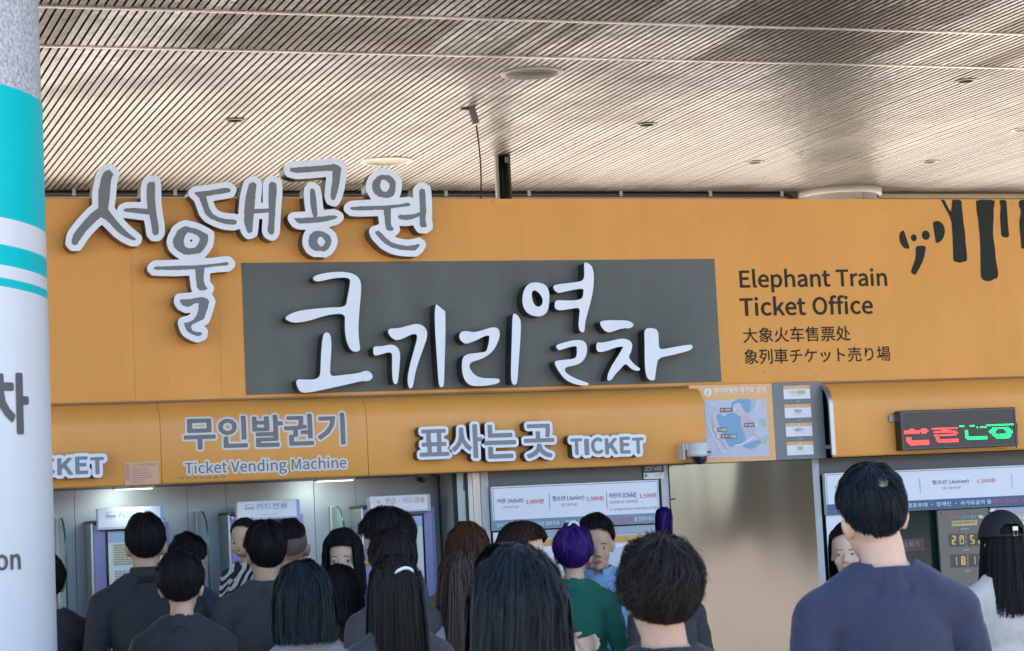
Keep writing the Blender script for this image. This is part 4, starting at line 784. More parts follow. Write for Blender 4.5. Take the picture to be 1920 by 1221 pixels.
box('roof_deck', XL, XR, YF + 0.052, 17.0, ZT - 0.22, ZT - 0.16, mat('roof_sheet', (0.30, 0.28, 0.25), 0.6, vary=0.15), office)
box('rear_wall', XL, XR, 16.9, 17.0, 0, ZT - 0.222, BACKM, office)
box('side_wall', XL - 0.10, XL - 0.001, YF, 17.0, 0, ZT, BACKM, office)
box('side_wall', XR + 0.001, XR + 0.10, YF, 17.0, 0, ZT, BACKM, office)
box('fascia_lip', XL, XR, YF - 0.006, YF + 0.02, ZB - 0.010, ZB - 0.001, mat('lip_metal', (0.30, 0.15, 0.05), 0.5), office)

# rounded canopy
ZK = ZB - 0.012
def canopy_y(z):
    """depth of the canopy face at height z"""
    q = ZK - z
    if q >= RC: return YC
    return YF - math.sqrt(max(0.0, RC * RC - (RC - q) ** 2))
def canopy(x0, x1, end_trim=False):
    pr = [(YF - RC * math.sin(a), ZK - RC + RC * math.cos(a)) for a in [math.pi / 2 * k / 12 for k in range(13)]] + [(YC, ZCB + 0.012), (YC + 0.004, ZCB + 0.003), (YC + 0.012, ZCB), (YC + 0.03, ZCB)]
    v = [(x, y, z) for x in (x0, x1) for y, z in pr]; n = len(pr)
    o = mk('canopy', v, [(i, n + i, n + i + 1, i + 1) for i in range(n - 1)], ORANGE2, office, True)
    # inner skin gives the sheet its thickness
    pi_ = [(YF - (RC - 0.006) * math.sin(a), ZK - RC + (RC - 0.006) * math.cos(a)) for a in [math.pi / 2 * k / 12 for k in range(13)]] + [(YC + 0.006, ZCB + 0.006)]
    vi = [(x, y, z) for x in (x0, x1) for y, z in pi_]; m = len(pi_)
    mk('lining', vi, [(i, i + 1, m + i + 1, m + i) for i in range(m - 1)], DARK, o, True)
    if end_trim:
        w = 0.014
        po = [(y - 0.002 * 1, z + 0.001) for y, z in pr[:14]]
        pn = [(YF - (RC - w) * math.sin(a), ZK - RC + (RC - w) * math.cos(a)) for a in [math.pi / 2 * k / 12 for k in range(13)]] + [(YC + w, ZCB + 0.012)]
        vv = []; ff = []
        for x in (x0 - 0.004, x0 + 0.02): vv += [(x, y, z) for y, z in po] + [(x, y, z) for y, z in pn]
        q = len(po)
        for i in range(q - 1):
            ff += [(i, i + 1, q + i + 1, q + i), (2 * q + i, 3 * q + i, 3 * q + i + 1, 2 * q + i + 1), (i, 2 * q + i, 2 * q + i + 1, i + 1), (q + i, q + i + 1, 3 * q + i + 1, 3 * q + i)]
        mk('edge_trim', vv, ff, ALU, o)
    return o
xa, xb, xc, xd = sx(302, 850, YC), sx(689, 830, YC), sx(1322, 800, YC), sx(1560, 830, YC)
canopy(XL, xa - 0.0015); canopy(xa + 0.0015, xb - 0.0015); canopy(xb + 0.0015, xc); canopy(xd, XR, True)
for xx in (xa, xb):                            # the rounded cover beads of the canopy joints
    pr = [(YF - (RC - 0.001) * math.sin(a), ZK - RC + (RC - 0.001) * math.cos(a)) for a in [math.pi / 2 * k / 10 for k in range(11)]] + [(YC + 0.001, ZCB + 0.004)]
    MB().tube([(xx, y, z) for y, z in pr], 0.0022, 6).obj('joint_bead', mat('bead_orange', (0.33, 0.15, 0.04), 0.5), office, True)

# machine alcove: soffit, walls, floor ledge
XA = sx(824, 960, YA)                          # right rear corner of the alcove
XP = sx(858, 960, YW - 0.02)                   # front edge of its right cheek
SOF = mat('soffit_panel', (0.30, 0.31, 0.31), 0.5, vary=0.06)
box('soffit', XL, xc, YC + 0.031, YA + 0.05, ZCB + 0.002, ZCB + 0.03, SOF, office)
wx = [XL, sx(140, 960, YA), sx(352, 960, YA), sx(425, 960, YA), sx(590, 960, YA), sx(668, 960, YA), XA]
for a, b in zip(wx[:-1], wx[1:]):
    box('wall_panel', a + 0.001, b - 0.001, YA, YA + 0.03, 0, ZCB + 0.001, GREYW, office, bevel=0.001)
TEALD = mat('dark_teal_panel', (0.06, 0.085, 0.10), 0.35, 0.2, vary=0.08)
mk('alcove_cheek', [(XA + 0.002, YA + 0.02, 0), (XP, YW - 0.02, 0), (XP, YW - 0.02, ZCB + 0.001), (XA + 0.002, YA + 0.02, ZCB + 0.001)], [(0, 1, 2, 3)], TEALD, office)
# post between the alcove and the first window: pale strip, glass door edge, steel post
def post(px0, px1, Y, d, m, name='post', z1=None):
    a = sx(px0, 960, Y); b = sx(px1, 960, Y)
    return box(name, a, b, Y, Y + d, 0, ZCB + 0.001 if z1 is None else z1, m, office, bevel=0.0015)
post(859, 874.5, YW - 0.02, 0.3, PALE)
post(875, 879, YW - 0.03, 0.2, DARK, 'door_edge')
post(879.5, 888, YW - 0.025, 0.2, mat('beige_jamb', (0.66, 0.60, 0.52), 0.4), 'jamb')  # jamb in its own beige
post(888.5, 902.5, YW - 0.02, 0.25, mat('brushed_post', (0.34, 0.32, 0.31), 0.30, 0.7, vary=0.15, vscale=8, stretch=(4, 1, 0.2)))
film('door_label', [(868, 889), (873, 889), (873.5, 920), (868.5, 920)], YW - 0.022, mat('navy_print', (0.03, 0.04, 0.13), 0.4), office)

# first ticket window: frame, header, glass, sill
GLS = mat('dark_glass', (0.012, 0.030, 0.027), 0.08, 0.0, spec=0.25)
def window(px0, px1, tag_):
    a, b = sx(px0, 960, YW), sx(px1, 960, YW)
    zt = ZCB + 0.001
    w = 0.045
    f = box('window_frame', a, a + w, YW, YW + 0.06, 0, zt, GREYW, office, bevel=0.002)
    box('window_frame', b - w, b, YW, YW + 0.06, 0, zt, GREYW, office, bevel=0.002)
    box('window_header', a + w + 0.001, b - w - 0.001, YW + 0.01, YW + 0.06, zt - 0.10, zt, GREYH, office, bevel=0.002)
    box('window_pane', a + w, b - w, YW + 0.03, YW + 0.038, 0.98, zt - 0.10, GLS, office)
    box('window_apron', a + w + 0.001, b - w - 0.001, YW + 0.01, YW + 0.06, 0, 0.98, GREYW, office, bevel=0.002)
    box('counter', a - 0.02, b + 0.02, YW - 0.22, YW - 0.001, 0.955, 0.995, mat('counter_steel', (0.5, 0.5, 0.5), 0.25, 0.9, vary=0.08), office, bevel=0.004)
    return a, b
W1 = window(903, 1257, 'left')
W2 = window(1527, 2110, 'right')
# brushed stainless wall between the windows
STEEL = mat('brushed_steel', (0.165, 0.158, 0.155), 0.09, 1.0, vary=0.10, vscale=0.9, rvary=0.05, bump=0.10, bscale=1.0, stretch=(2.4, 1, 0.55))
_b = [n for n in STEEL.node_tree.nodes if n.type == 'BUMP'][0]
for n_ in STEEL.node_tree.nodes:
    if n_.type == 'TEX_NOISE': n_.inputs['Detail'].default_value = 0.5
_b.inputs['Strength'].default_value = 0.8; _b.inputs['Distance'].default_value = 0.035     # oil-canned sheet
box('steel_panel', W1[1] + 0.001, W2[0] - 0.001, YW - 0.01, YW + 0.03, 0, ZCB + 0.05, STEEL, office, bevel=0.001)
box('inner_wall', XL, XR, YW + 0.9, YW + 0.93, 0, 3.0, DARK, office)
box('window_soffit', xd, XR, YC + 0.031, YW + 0.02, ZCB + 0.0505, ZCB + 0.07, SOF, office)
pin = tag(MB().tube([hit(1262, 936, YW - 0.01), hit(1262, 936, YW - 0.01) + Vector((0, -0.03, 0))], 0.004, 8).obj('wall_pin', BLK), 'small black pin on the left edge of the steel wall', 'pin')

# lamp fittings under the canopy (lit in the photograph)
LMAT = mat('lamp_diffuser', (0.9, 0.95, 0.9), 0.4, emit=(0.82, 1.0, 0.9), estr=0.5)
for px, py, lb in ((252, 918, 'lit slim lamp under the canopy above the leftmost ticket machine'), (630, 907, 'lit slim lamp under the canopy above the middle and right ticket machines')):
    p = hit(px, py, YC + 0.12)
    x, y, z = p.x, YC + 0.14, ZCB
    t = thing('canopy_lamp', lb, 'lamp', (x, y, z), 'lit lamps under the canopy')
    box('housing', x - 0.10, x + 0.10, y - 0.035, y + 0.035, z - 0.012, z + 0.001, WHT, t, bevel=0.002)
    box('diffuser', x - 0.09, x + 0.09, y - 0.028, y + 0.028, z - 0.0165, z - 0.0125, LMAT, t)
    ld = bpy.data.lights.new('canopy_lamp_light', 'SPOT'); ld.energy = 0.75; ld.color = (0.82, 1.0, 0.92); ld.spot_size = math.radians(125); ld.spot_blend = 0.8; ld.shadow_soft_size = 0.05
    lo = bpy.data.objects.new('lamp_light', ld); COL.objects.link(lo); lo.parent = t; lo.location = (0, 0.06, -0.03)
    lo.rotation_euler = (math.radians(58), 0, 0)

# glass fins between the machines
GFIN = mat('green_glass', (0.50, 0.66, 0.60), 0.08, spec=0.6, alpha=0.62)
GEDGE = mat('glass_edge', (0.02, 0.10, 0.08), 0.1, spec=0.8)
for px, pyt, lb in ((108, 973, 'glass fin beside the teal banded column'), (369, 960, 'glass fin right of the leftmost ticket machine'), (620, 951, 'glass fin between the middle and right ticket machines')):
    p = hit(px, pyt, YA); x = p.x; zt = p.z
    t = thing('glass_fin', 'green ' + lb, 'glass panel', (x, YA, 0), 'glass fins between ticket machines')
    y0 = YA - 0.27
    prof = [(YA, 0.7), (YA, zt), (YA - 0.12, zt)] + [(YA - 0.12 - 0.15 * math.sin(a), zt - 0.15 + 0.15 * math.cos(a)) for a in [math.pi / 2 * k / 8 for k in range(1, 9)]] + [(y0, 0.7)]
    n = len(prof)
    for s_, (xx0, xx1, m_) in enumerate(((x - 0.004, x + 0.004, GFIN),)):
        v = [(xx0, y, z) for y, z in prof] + [(xx1, y, z) for y, z in prof]
        f = [tuple(range(n)), tuple(range(2 * n - 1, n - 1, -1))] + [(i, n + i, n + (i + 1) % n, (i + 1) % n) for i in range(n)]
        mk('pane', v, f, m_, t)
    MB().tube([(x, y, z) for y, z in prof[2:]], 0.0052, 6).obj('polished_edge', GEDGE, t, True)
    box('wall_rail', x - 0.012, x + 0.012, YA - 0.03, YA - 0.001, 0.7, zt + 0.004, mat('rail_white', (0.55, 0.58, 0.55), 0.4), t, bevel=0.002)

# ticket machines
PURP = mat('lilac_metal', (0.22, 0.21, 0.40), 0.42, 0.15, vary=0.05)
PAPER = mat('paper', (0.66, 0.68, 0.68), 0.7, vary=0.03, vscale=9, bump=0.05, bscale=30)
PBLUE = mat('paper_blue', (0.34, 0.47, 0.60), 0.6)
PYEL = mat('paper_yellow', (0.60, 0.56, 0.36), 0.7)
INKG = mat('grey_ink', (0.22, 0.22, 0.23), 0.6)
INKR = mat('red_ink', (0.55, 0.10, 0.06), 0.6)
SCRD = mat('screen_black', (0.012, 0.012, 0.016), 0.12)
SGN = mat('sign_white', (0.72, 0.73, 0.78), 0.35)
BLUEP = mat('blue_print', (0.20, 0.36, 0.72), 0.4)
BLUET = mat('blue_text', (0.24, 0.40, 0.74), 0.5)
LAVT = mat('lavender_text', (0.33, 0.35, 0.55), 0.5)
PINKT = mat('pink_text', (0.55, 0.36, 0.36), 0.5)
PINKP = mat('pink_print', (0.55, 0.40, 0.42), 0.5)
FAINT = mat('faint_text', (0.52, 0.54, 0.58), 0.5)
YM = 11.36                                     # front of the machines
def machine(lb, bx0, bx1, byt, sg, slope, title, tcol, edge, sub, kind, frame):
    a, b = sx(bx0, 1000, YM), sx(bx1, 1000, YM); zt = hit((bx0 + bx1) / 2, byt, YM).z
    t = thing('ticket_machine', lb, 'ticket machine', ((a + b) / 2, YM, 0), 'ticket machines in the alcove')
    box('cabinet', a + 0.012, b - 0.012, YM, YA - 0.002, 0.02, zt, PURP, t, bevel=0.006)
    box('side_rail', a, a + 0.0115, YM - 0.004, YA - 0.004, 0.02, zt + 0.006, mat('machine_rail', (0.45, 0.48, 0.45), 0.35, 0.4), t, bevel=0.002)
    box('side_rail', b - 0.0115, b, YM + 0.01, YA - 0.004, 0.02, zt - 0.004, PURP, t, bevel=0.002)
    box('top_cap', a - 0.004, b - 0.02, YM + 0.004, YA - 0.006, zt + 0.0065, zt + 0.02, mat('machine_cap', (0.05, 0.06, 0.06), 0.4), t, bevel=0.002)
    box('plinth', a + 0.03, b - 0.03, YM + 0.03, YA - 0.01, 0, 0.0195, BLK, t)
    # screen bezel and paper notice
    fx0, fx1, fyt = frame
    p0, p1 = sx(fx0, 1020, YM - 0.006), sx(fx1, 1020, YM - 0.006); zf = hit(fx0, fyt, YM - 0.006).z
    box('screen_bezel', p0, p1, YM - 0.008, YM - 0.0005, 1.02, zf, SCRD, t, bevel=0.002)
    ww = p1 - p0
    nt = thing_part('notice', t)
    x0, x1 = p0 + 0.012, p1 - 0.012
    sheet('paper', x0, x1, 1.03, zf - 0.012, YM - 0.010, PAPER, nt)
    zz0 = zf - 0.012
    sheet('heading_band', x0, x1, zz0 - 0.055, zz0, YM - 0.0115, PBLUE, nt)
    if kind == 'yellow':
        sheet('yellow_box', x0 + 0.02, x1 - 0.012, zz0 - 0.165, zz0 - 0.062, YM - 0.0115, PYEL, nt)
    r = random.Random(len(lb))
    L = MB(); Rr = MB()
    for k in range(22):
        z = zz0 - 0.072 - k * 0.0118
        if kind != 'yellow' and k % 5 == 4: continue
        if k in (9, 10): continue
        xq = x0 + 0.03
        while xq < x1 - 0.03 - r.random() * 0.04:
            w = r.uniform(0.006, 0.02)
            (Rr if (kind == 'yellow' and k in (5, 6) and xq > x0 + 0.09) else L).add([(xq, YM - 0.013, z), (xq + w, YM - 0.013, z), (xq + w, YM - 0.013, z + 0.005), (xq, YM - 0.013, z + 0.005)], [(0, 1, 2, 3)])
            xq += w + 0.004
    L.obj('print', INKG if kind == 'yellow' else FAINT, nt)['kind'] = 'stuff'
    if Rr.v: Rr.obj('red_print', INKR, nt)['kind'] = 'stuff'
    # sign plate over the machine
    sx0, sx1, syt, syb = sg
    YS = YM - 0.05
    q0, q1, z0, z1 = sx(sx0, syt, YS), sx(sx1, syt - slope, YS), hit(sx0, syb, YS).z, hit(sx0, syt, YS).z
    s = box('sign_plate', q0, q1, YS, YM + 0.02, z0, z1, SGN, t, bevel=0.005)
    W = q1 - q0
    sheet('edge_stripe', q1 - W * 0.055, q1 - 0.002, z0 + 0.001, z1 - 0.002, YS - 0.0015, edge, s)
    sheet('lower_stripe', q0 + 0.002, q1 - W * 0.056, z0 + 0.001, z0 + (z1 - z0) * 0.11, YS - 0.0015, mat('sign_grey', (0.50, 0.51, 0.60), 0.4), s)
    def u(fr): return q0 + W * fr
    def vz(fr): return z0 + (z1 - z0) * fr
    flat('lettering', fit_outline(text_outline(title, 2.0), u(0.30 if kind != 'cash' else 0.245), u(0.80 if kind != 'cash' else 0.90), vz(0.52 if kind != 'cash' else 0.50), vz(0.86)), YS - 0.002, tcol, s)
    flat('lettering', fit_outline(text_outline(sub), u(0.35), u(0.66), vz(0.17), vz(0.34)), YS - 0.002, FAINT, s)
    if kind != 'cash':
        ic = thing_part('card_symbol', s)
        for m_, dy, c_ in ((0.0, 0.0016, INKG), (0.0016, 0.0022, SGN)):
            sheet('outline', u(0.125) + m_, u(0.265) - m_, vz(0.54) + m_, vz(0.82) - m_, YS - dy, c_, ic)
        sheet('stripe', u(0.125), u(0.265), vz(0.60), vz(0.66), YS - 0.0028, INKG, ic)
        sheet('chip', u(0.145), u(0.165), vz(0.73), vz(0.77), YS - 0.0028, INKG, ic)
    else:
        ic = thing_part('cash_symbol', s)
        for m_, dy, c_ in ((0.0, 0.0016, PINKT), (0.0015, 0.0022, SGN)):
            sheet('outline', u(0.065) + m_, u(0.215) - m_, vz(0.52) + m_, vz(0.76) - m_, YS - dy, c_, ic)
        cxx, czz, rr = u(0.14), vz(0.64), (z1 - z0) * 0.09
        flat('coin', [[(cxx + rr * math.cos(a), czz + rr * math.sin(a)) for a in [k * math.pi / 8 for k in range(16)]]], YS - 0.0028, PINKT, ic)
    return t
def thing_part(name, parent):
    o = bpy.data.objects.new(name, None); COL.objects.link(o); o.parent = parent
    return o
machine('leftmost lilac ticket machine with yellow notice under a card only sign', 170, 318, 981, (183, 307, 954, 994), 5, '카드전용', BLUET, BLUEP, 'Card only', 'yellow', (198, 312, 993))
machine('middle lilac ticket machine under a white card only sign with blue edge', 428, 571, 965, (444, 562, 941, 976), 5, '카드전용', LAVT, BLUEP, 'Card only', 'plain', (458, 560, 978))
machine('right lilac ticket machine with white notice under a cash or card sign', 678, 817, 952, (693, 807, 931, 963), 5, '현금·카드겸용', PINKT, PINKP, 'Cash or Card', 'cash', (724, 797, 966))
# ---------------------------------------------------------------- the big sign: grey panel and channel letters
GPAN = mat('grey_sign_film', (0.115, 0.120, 0.108), 0.42, spec=0.25, streak=0.06, vary=0.14, vscale=2.2, bump=0.05, bscale=6, stretch=(1.6, 1, 0.7))
x0, x1, z0, z1 = rect_px(453, 493, 1353, 718, YF - 0.004)
seam = [x0] + [sx(p, 600, YF) for p in (566, 773, 985, 1180)] + [x1]
gp = thing('sign_panel', 'dark grey panel behind the large white letters on the orange fascia', 'sign panel', ((x0 + x1) / 2, YF - 0.004, z0))
for a, b in zip(seam[:-1], seam[1:]):
    box('panel_sheet', a + 0.0002, b - 0.0002, YF - 0.005, YF - 0.0005, z0 + 0.006, z1, GPAN, gp)
FACE = mat('letter_face', (0.78, 0.80, 0.88), 0.34, vary=0.035, vscale=7, streak=0.06)
RET = mat('letter_return', (0.13, 0.098, 0.085), 0.38, 0.3)
RETK = mat('letter_return_dark', (0.035, 0.036, 0.045), 0.4, 0.2)
STROKE = mat('letter_grey', (0.155, 0.155, 0.165), 0.5, vary=0.05, vscale=12)
def zm(reg, scale, c): return [[(reg[0] + x / scale, reg[1] + y / scale) for x, y in p] for p in c]
zA = lambda c: zm((120, 290), 5.308, c)
zB = lambda c: zm((270, 400), 4.885, c)
zC2 = lambda c: zm((420, 280), 3.2125, c)
zC3 = lambda c: zm((520, 290), 6.107, c)
zD = lambda c: zm((440, 470), 3.84, c)
zE = lambda c: zm((880, 470), 3.84, c)
def rough_edge(c, amp, seed):
    """brush edge: resample and push the outline in and out a little"""
    out = []; k = 0
    for i in range(len(c)):
        a, b = c[i], c[(i + 1) % len(c)]
        L = math.hypot(b[0] - a[0], b[1] - a[1]); n = max(1, int(L / 2.2))
        for j in range(n):
            t = j / n; x = a[0] + (b[0] - a[0]) * t; y = a[1] + (b[1] - a[1]) * t
            d = noise.noise((x * 0.55 + seed, y * 0.55, seed)) * amp + noise.noise((x * 0.16, y * 0.16 + seed, 3.0)) * amp
            out.append((x - (b[1] - a[1]) / (L or 1) * d, y + (b[0] - a[0]) / (L or 1) * d))
    return out
YFACE = YF - 0.098
def outlined(ch, lb, strokes, d=11.6, yface=YFACE, yback=YF - 0.0003, ret=RET, rough=0.55, grp='outlined letters of the park name'):
    g = [rough_edge(c, rough, ord(ch)) for c in strokes]
    out = wall([chaikin(c, 1) for c in offset(strokes, d, 1.6)], yface)
    ink = wall(g, yface - 0.0015)
    m = np.concatenate([np.array(c) for c in out])
    t = thing('channel_letter', lb, 'sign letter', (float(m[:, 0].mean()), yback, float(m[:, 1].min())), grp)
    extrude('return', out, yface, yback, ret, t)
    flat('face', out, yface - 0.0004, FACE, t)
    flat('stroke', ink, yface - 0.0019, STROKE, t)
    return t
seo = zA([[(455,150),(492,195),(470,250),(462,330),(455,430),(440,520),(440,545),(465,580),(510,640),(570,710),(640,780),(715,838),(710,853),(680,853),(600,815),(530,765),(470,700),(420,650),(365,625),(330,655),(270,710),(215,770),(165,840),(130,900),(95,900),(75,880),(78,840),(95,790),(140,730),(200,660),(270,585),(342,530),(340,420),(345,350),(360,280),(378,210),(395,175),(425,157)],
 [(830,295),(850,272),(900,270),(907,300),(905,400),(907,480),(925,620),(943,720),(943,780),(925,803),(895,803),(880,785),(870,700),(848,597),(780,592),(700,580),(605,570),(590,550),(620,535),(700,532),(832,540),(825,440),(823,350)]])
outlined('서', 'white outlined brush letter 서, leftmost of the park name', seo)
ul = zB([[(262,265),(270,225),(295,190),(300,165),(345,130),(385,118),(420,130),(470,140),(520,160),(590,200),(585,240),(580,280),(550,330),(515,365),(460,375),(410,382),(360,375),(310,345),(275,310)], [(362,260),(375,205),(400,175),(440,182),(490,205),(515,240),(500,275),(465,315),(410,322),(375,305)],
 [(85,505),(105,488),(200,485),(350,480),(500,475),(640,463),(760,447),(780,465),(760,480),(660,485),(555,500),(547,560),(547,620),(560,665),(585,690),(550,707),(510,705),(485,680),(475,600),(470,512),(300,520),(150,518),(95,515)],
 [(330,790),(360,788),(420,785),(500,770),(545,770),(585,785),(598,810),(585,860),(565,920),(548,970),(500,990),(440,1020),(430,1045),(445,1075),(480,1088),(530,1090),(525,1115),(490,1128),(440,1110),(395,1080),(375,1040),(365,1003),(400,1000),(455,975),(485,930),(500,870),(503,820),(460,828),(430,850),(390,860),(350,840),(328,810)]])
outlined('울', 'white outlined brush letter 울, hanging lowest of the park name', ul)
dae = zA([[(1295,385),(1310,372),(1420,362),(1520,345),(1600,330),(1640,335),(1660,352),(1650,375),(1600,385),(1500,400),(1415,415),(1425,460),(1445,530),(1480,590),(1540,625),(1620,643),(1690,645),(1720,660),(1715,690),(1680,700),(1600,690),(1520,665),(1440,625),(1400,580),(1375,510),(1345,430),(1320,405)]]) + \
 zC2([[(150,210),(175,195),(196,212),(190,270),(183,360),(270,357),(268,280),(270,210),(285,195),(315,205),(318,250),(310,340),(305,430),(302,500),(290,517),(270,507),(262,490),(268,420),(270,380),(180,388),(175,440),(170,500),(150,507),(135,490),(122,440),(122,370),(130,290)]])
outlined('대', 'white outlined brush letter 대, third of the park name', dae, 11.0)
gong = zC3([[(140,165),(160,150),(300,140),(450,130),(600,117),(640,105),(690,120),(735,155),(725,220),(715,300),(700,380),(680,460),(650,525),(620,515),(610,480),(615,400),(630,300),(632,190),(560,185),(400,200),(220,212),(150,195)],
 [(375,405),(395,385),(425,400),(438,450),(447,540),(455,620),(460,680),(450,712),(520,710),(600,697),(660,698),(690,715),(670,735),(600,755),(500,775),(380,785),(260,790),(220,775),(188,728),(300,725),(415,715),(395,660),(382,580),(375,490)],
 [(355,990),(362,940),(385,905),(420,880),(470,873),(520,880),(570,905),(610,940),(622,990),(608,1040),(580,1085),(540,1110),(480,1103),(430,1103),(385,1075),(360,1035)], [(460,970),(485,940),(515,945),(545,985),(545,1015),(525,1045),(500,1055),(475,1035),(458,1000)]])
outlined('공', 'white outlined brush letter 공, fourth of the park name', gong)
won = zC3([[(1083,350),(1100,300),(1140,255),(1190,228),(1240,235),(1280,235),(1320,265),(1355,310),(1355,370),(1350,420),(1330,470),(1290,495),(1230,495),(1170,485),(1120,455),(1092,410)], [(1175,345),(1190,300),(1215,285),(1250,300),(1285,335),(1285,370),(1265,410),(1235,432),(1200,415),(1180,385)],
 [(830,615),(850,600),(950,592),(1100,588),(1250,583),(1400,568),(1500,552),(1525,572),(1510,592),(1400,603),(1300,618),(1300,700),(1300,780),(1310,820),(1335,855),(1310,875),(1270,873),(1245,850),(1235,790),(1225,700),(1215,632),(1100,635),(960,640),(860,637)],
 [(1625,410),(1655,385),(1690,405),(1695,460),(1700,560),(1705,650),(1695,740),(1712,820),(1690,835),(1650,833),(1632,810),(1628,705),(1560,735),(1480,752),(1400,740),(1375,715),(1400,690),(1480,692),(1560,682),(1632,660),(1630,560),(1625,480)],
 [(1120,885),(1160,872),(1200,905),(1250,960),(1310,1005),(1390,1032),(1480,1045),(1560,1040),(1615,1020),(1632,1035),(1610,1070),(1580,1098),(1500,1098),(1400,1090),(1310,1065),(1230,1020),(1170,960),(1130,915)]])
outlined('원', 'white outlined brush letter 원, rightmost of the park name', won, 11.6)
def solid(lb, polys):
    out = wall([chaikin(c, 2) for c in polys], YFACE)
    m = np.concatenate([np.array(c) for c in out]); yb = YF - 0.0053
    t = thing('channel_letter', lb, 'sign letter', (float(m[:, 0].mean()), yb, float(m[:, 1].min())), 'solid white letters on the grey panel')
    extrude('return', out, YFACE, yb, RETK, t)
    flat('face', out, YFACE - 0.0004, FACE, t)
solid('solid white channel letter 코, leftmost on the grey panel', zD([[(558,200),(580,180),(640,163),(720,153),(790,153),(850,165),(890,190),(910,230),(910,300),(902,380),(895,470),(890,560),(895,650),(907,723),(860,730),(835,715),(810,670),(795,600),(793,530),(795,455),(700,458),(620,478),(540,505),(450,520),(400,515),(355,487),(400,455),(470,432),(560,420),(680,410),(800,407),(810,350),(825,270),(833,215),(820,198),(770,193),(690,203),(620,222),(580,222)],
 [(640,600),(662,587),(685,597),(697,650),(695,730),(688,820),(685,908),(760,898),(850,888),(905,880),(935,865),(970,868),(997,900),(985,930),(950,942),(920,938),(820,962),(700,988),(600,1010),(520,1025),(475,1020),(450,985),(438,925),(520,930),(580,928),(615,905),(618,850),(622,740),(630,650)]]))
solid('solid white channel letter 끼, second on the grey panel', zD([[(998,688),(1060,690),(1110,677),(1150,680),(1180,705),(1192,745),(1188,830),(1180,900),(1175,950),(1158,965),(1140,950),(1133,880),(1133,800),(1135,745),(1115,730),(1060,745),(1005,760),(997,730)],
 [(1115,560),(1170,562),(1250,540),(1310,525),(1360,540),(1387,580),(1385,630),(1360,700),(1330,780),(1300,880),(1285,975),(1270,995),(1250,985),(1243,920),(1260,830),(1290,720),(1315,630),(1310,603),(1280,600),(1220,630),(1165,650),(1125,625),(1100,585)],
 [(1450,385),(1452,386),(1515,437),(1516,440),(1518,560),(1515,700),(1510,850),(1507,975),(1490,985),(1470,975),(1463,880),(1452,720),(1442,560),(1440,430)]]))
solid('solid white channel letter 리, third on the grey panel', zD([[(1615,605),(1640,580),(1680,580),(1720,590),(1780,575),(1840,555),(1885,552),(1905,575),(1910,610),(1895,660),(1870,710),(1830,750),(1780,780),(1720,797),(1697,808),(1690,830),(1693,850),(1720,890),(1765,915),(1830,920),(1895,920),(1912,935),(1900,955),(1840,970),(1750,977),(1695,972),(1660,940),(1640,890),(1635,830),(1640,775),(1665,748),(1720,740),(1790,732),(1815,725),(1832,650),(1836,610),(1800,615),(1740,645),(1680,670),(1650,668),(1620,640)]]) +
 zE([[(325,447),(365,485),(372,530),(368,640),(358,760),(350,880),(345,945),(332,970),(305,960),(298,900),(302,750),(307,600),(310,470)]]))
solid('solid white channel letter 열, raised highest on the grey panel', zE([[(380,370),(385,310),(405,260),(440,232),(490,228),(540,240),(570,275),(577,330),(573,400),(560,445),(525,472),(480,475),(430,460),(395,425)], [(447,310),(460,285),(485,290),(515,320),(530,355),(525,390),(500,407),(475,398),(455,365)],
 [(825,83),(855,90),(885,115),(897,170),(895,250),(885,320),(865,400),(845,470),(832,530),(830,580),(815,592),(795,580),(785,545),(790,480),(798,408),(730,420),(650,433),(620,420),(612,400),(620,355),(690,360),(770,358),(815,345),(822,300),(822,273),(760,280),(690,295),(640,308),(615,290),(600,262),(620,245),(700,235),(790,225),(825,210),(828,150)],
 [(617,683),(680,662),(760,643),(810,645),(840,665),(850,710),(840,760),(815,800),(770,825),(700,838),(685,855),(695,880),(740,910),(800,935),(863,955),(855,970),(810,972),(750,960),(690,930),(650,880),(620,830),(610,795),(680,787),(750,780),(772,765),(775,710),(770,685),(720,695),(650,718),(635,712)]]))
solid('solid white channel letter 차, rightmost on the grey panel', zE([[(937,510),(1000,500),(1080,502),(1140,503),(1175,520),(1185,540),(1165,555),(1145,562),(1130,558),(1080,565),(1030,585),(995,590),(965,570),(945,540)],
 [(920,658),(940,665),(1000,655),(1070,637),(1120,633),(1160,650),(1175,680),(1165,730),(1145,765),(1165,795),(1200,830),(1233,850),(1225,865),(1195,865),(1160,848),(1125,810),(1090,850),(1050,890),(1025,930),(1005,938),(990,930),(1000,880),(1030,820),(1070,760),(1105,700),(1105,690),(1060,695),(990,722),(940,733),(918,722),(912,690)],
 [(1258,560),(1330,557),(1360,580),(1363,640),(1365,712),(1420,705),(1500,690),(1580,677),(1605,680),(1608,700),(1590,718),(1530,735),(1450,755),(1360,773),(1348,830),(1338,900),(1335,935),(1300,935),(1275,910),(1265,850),(1262,760),(1262,650)]]))

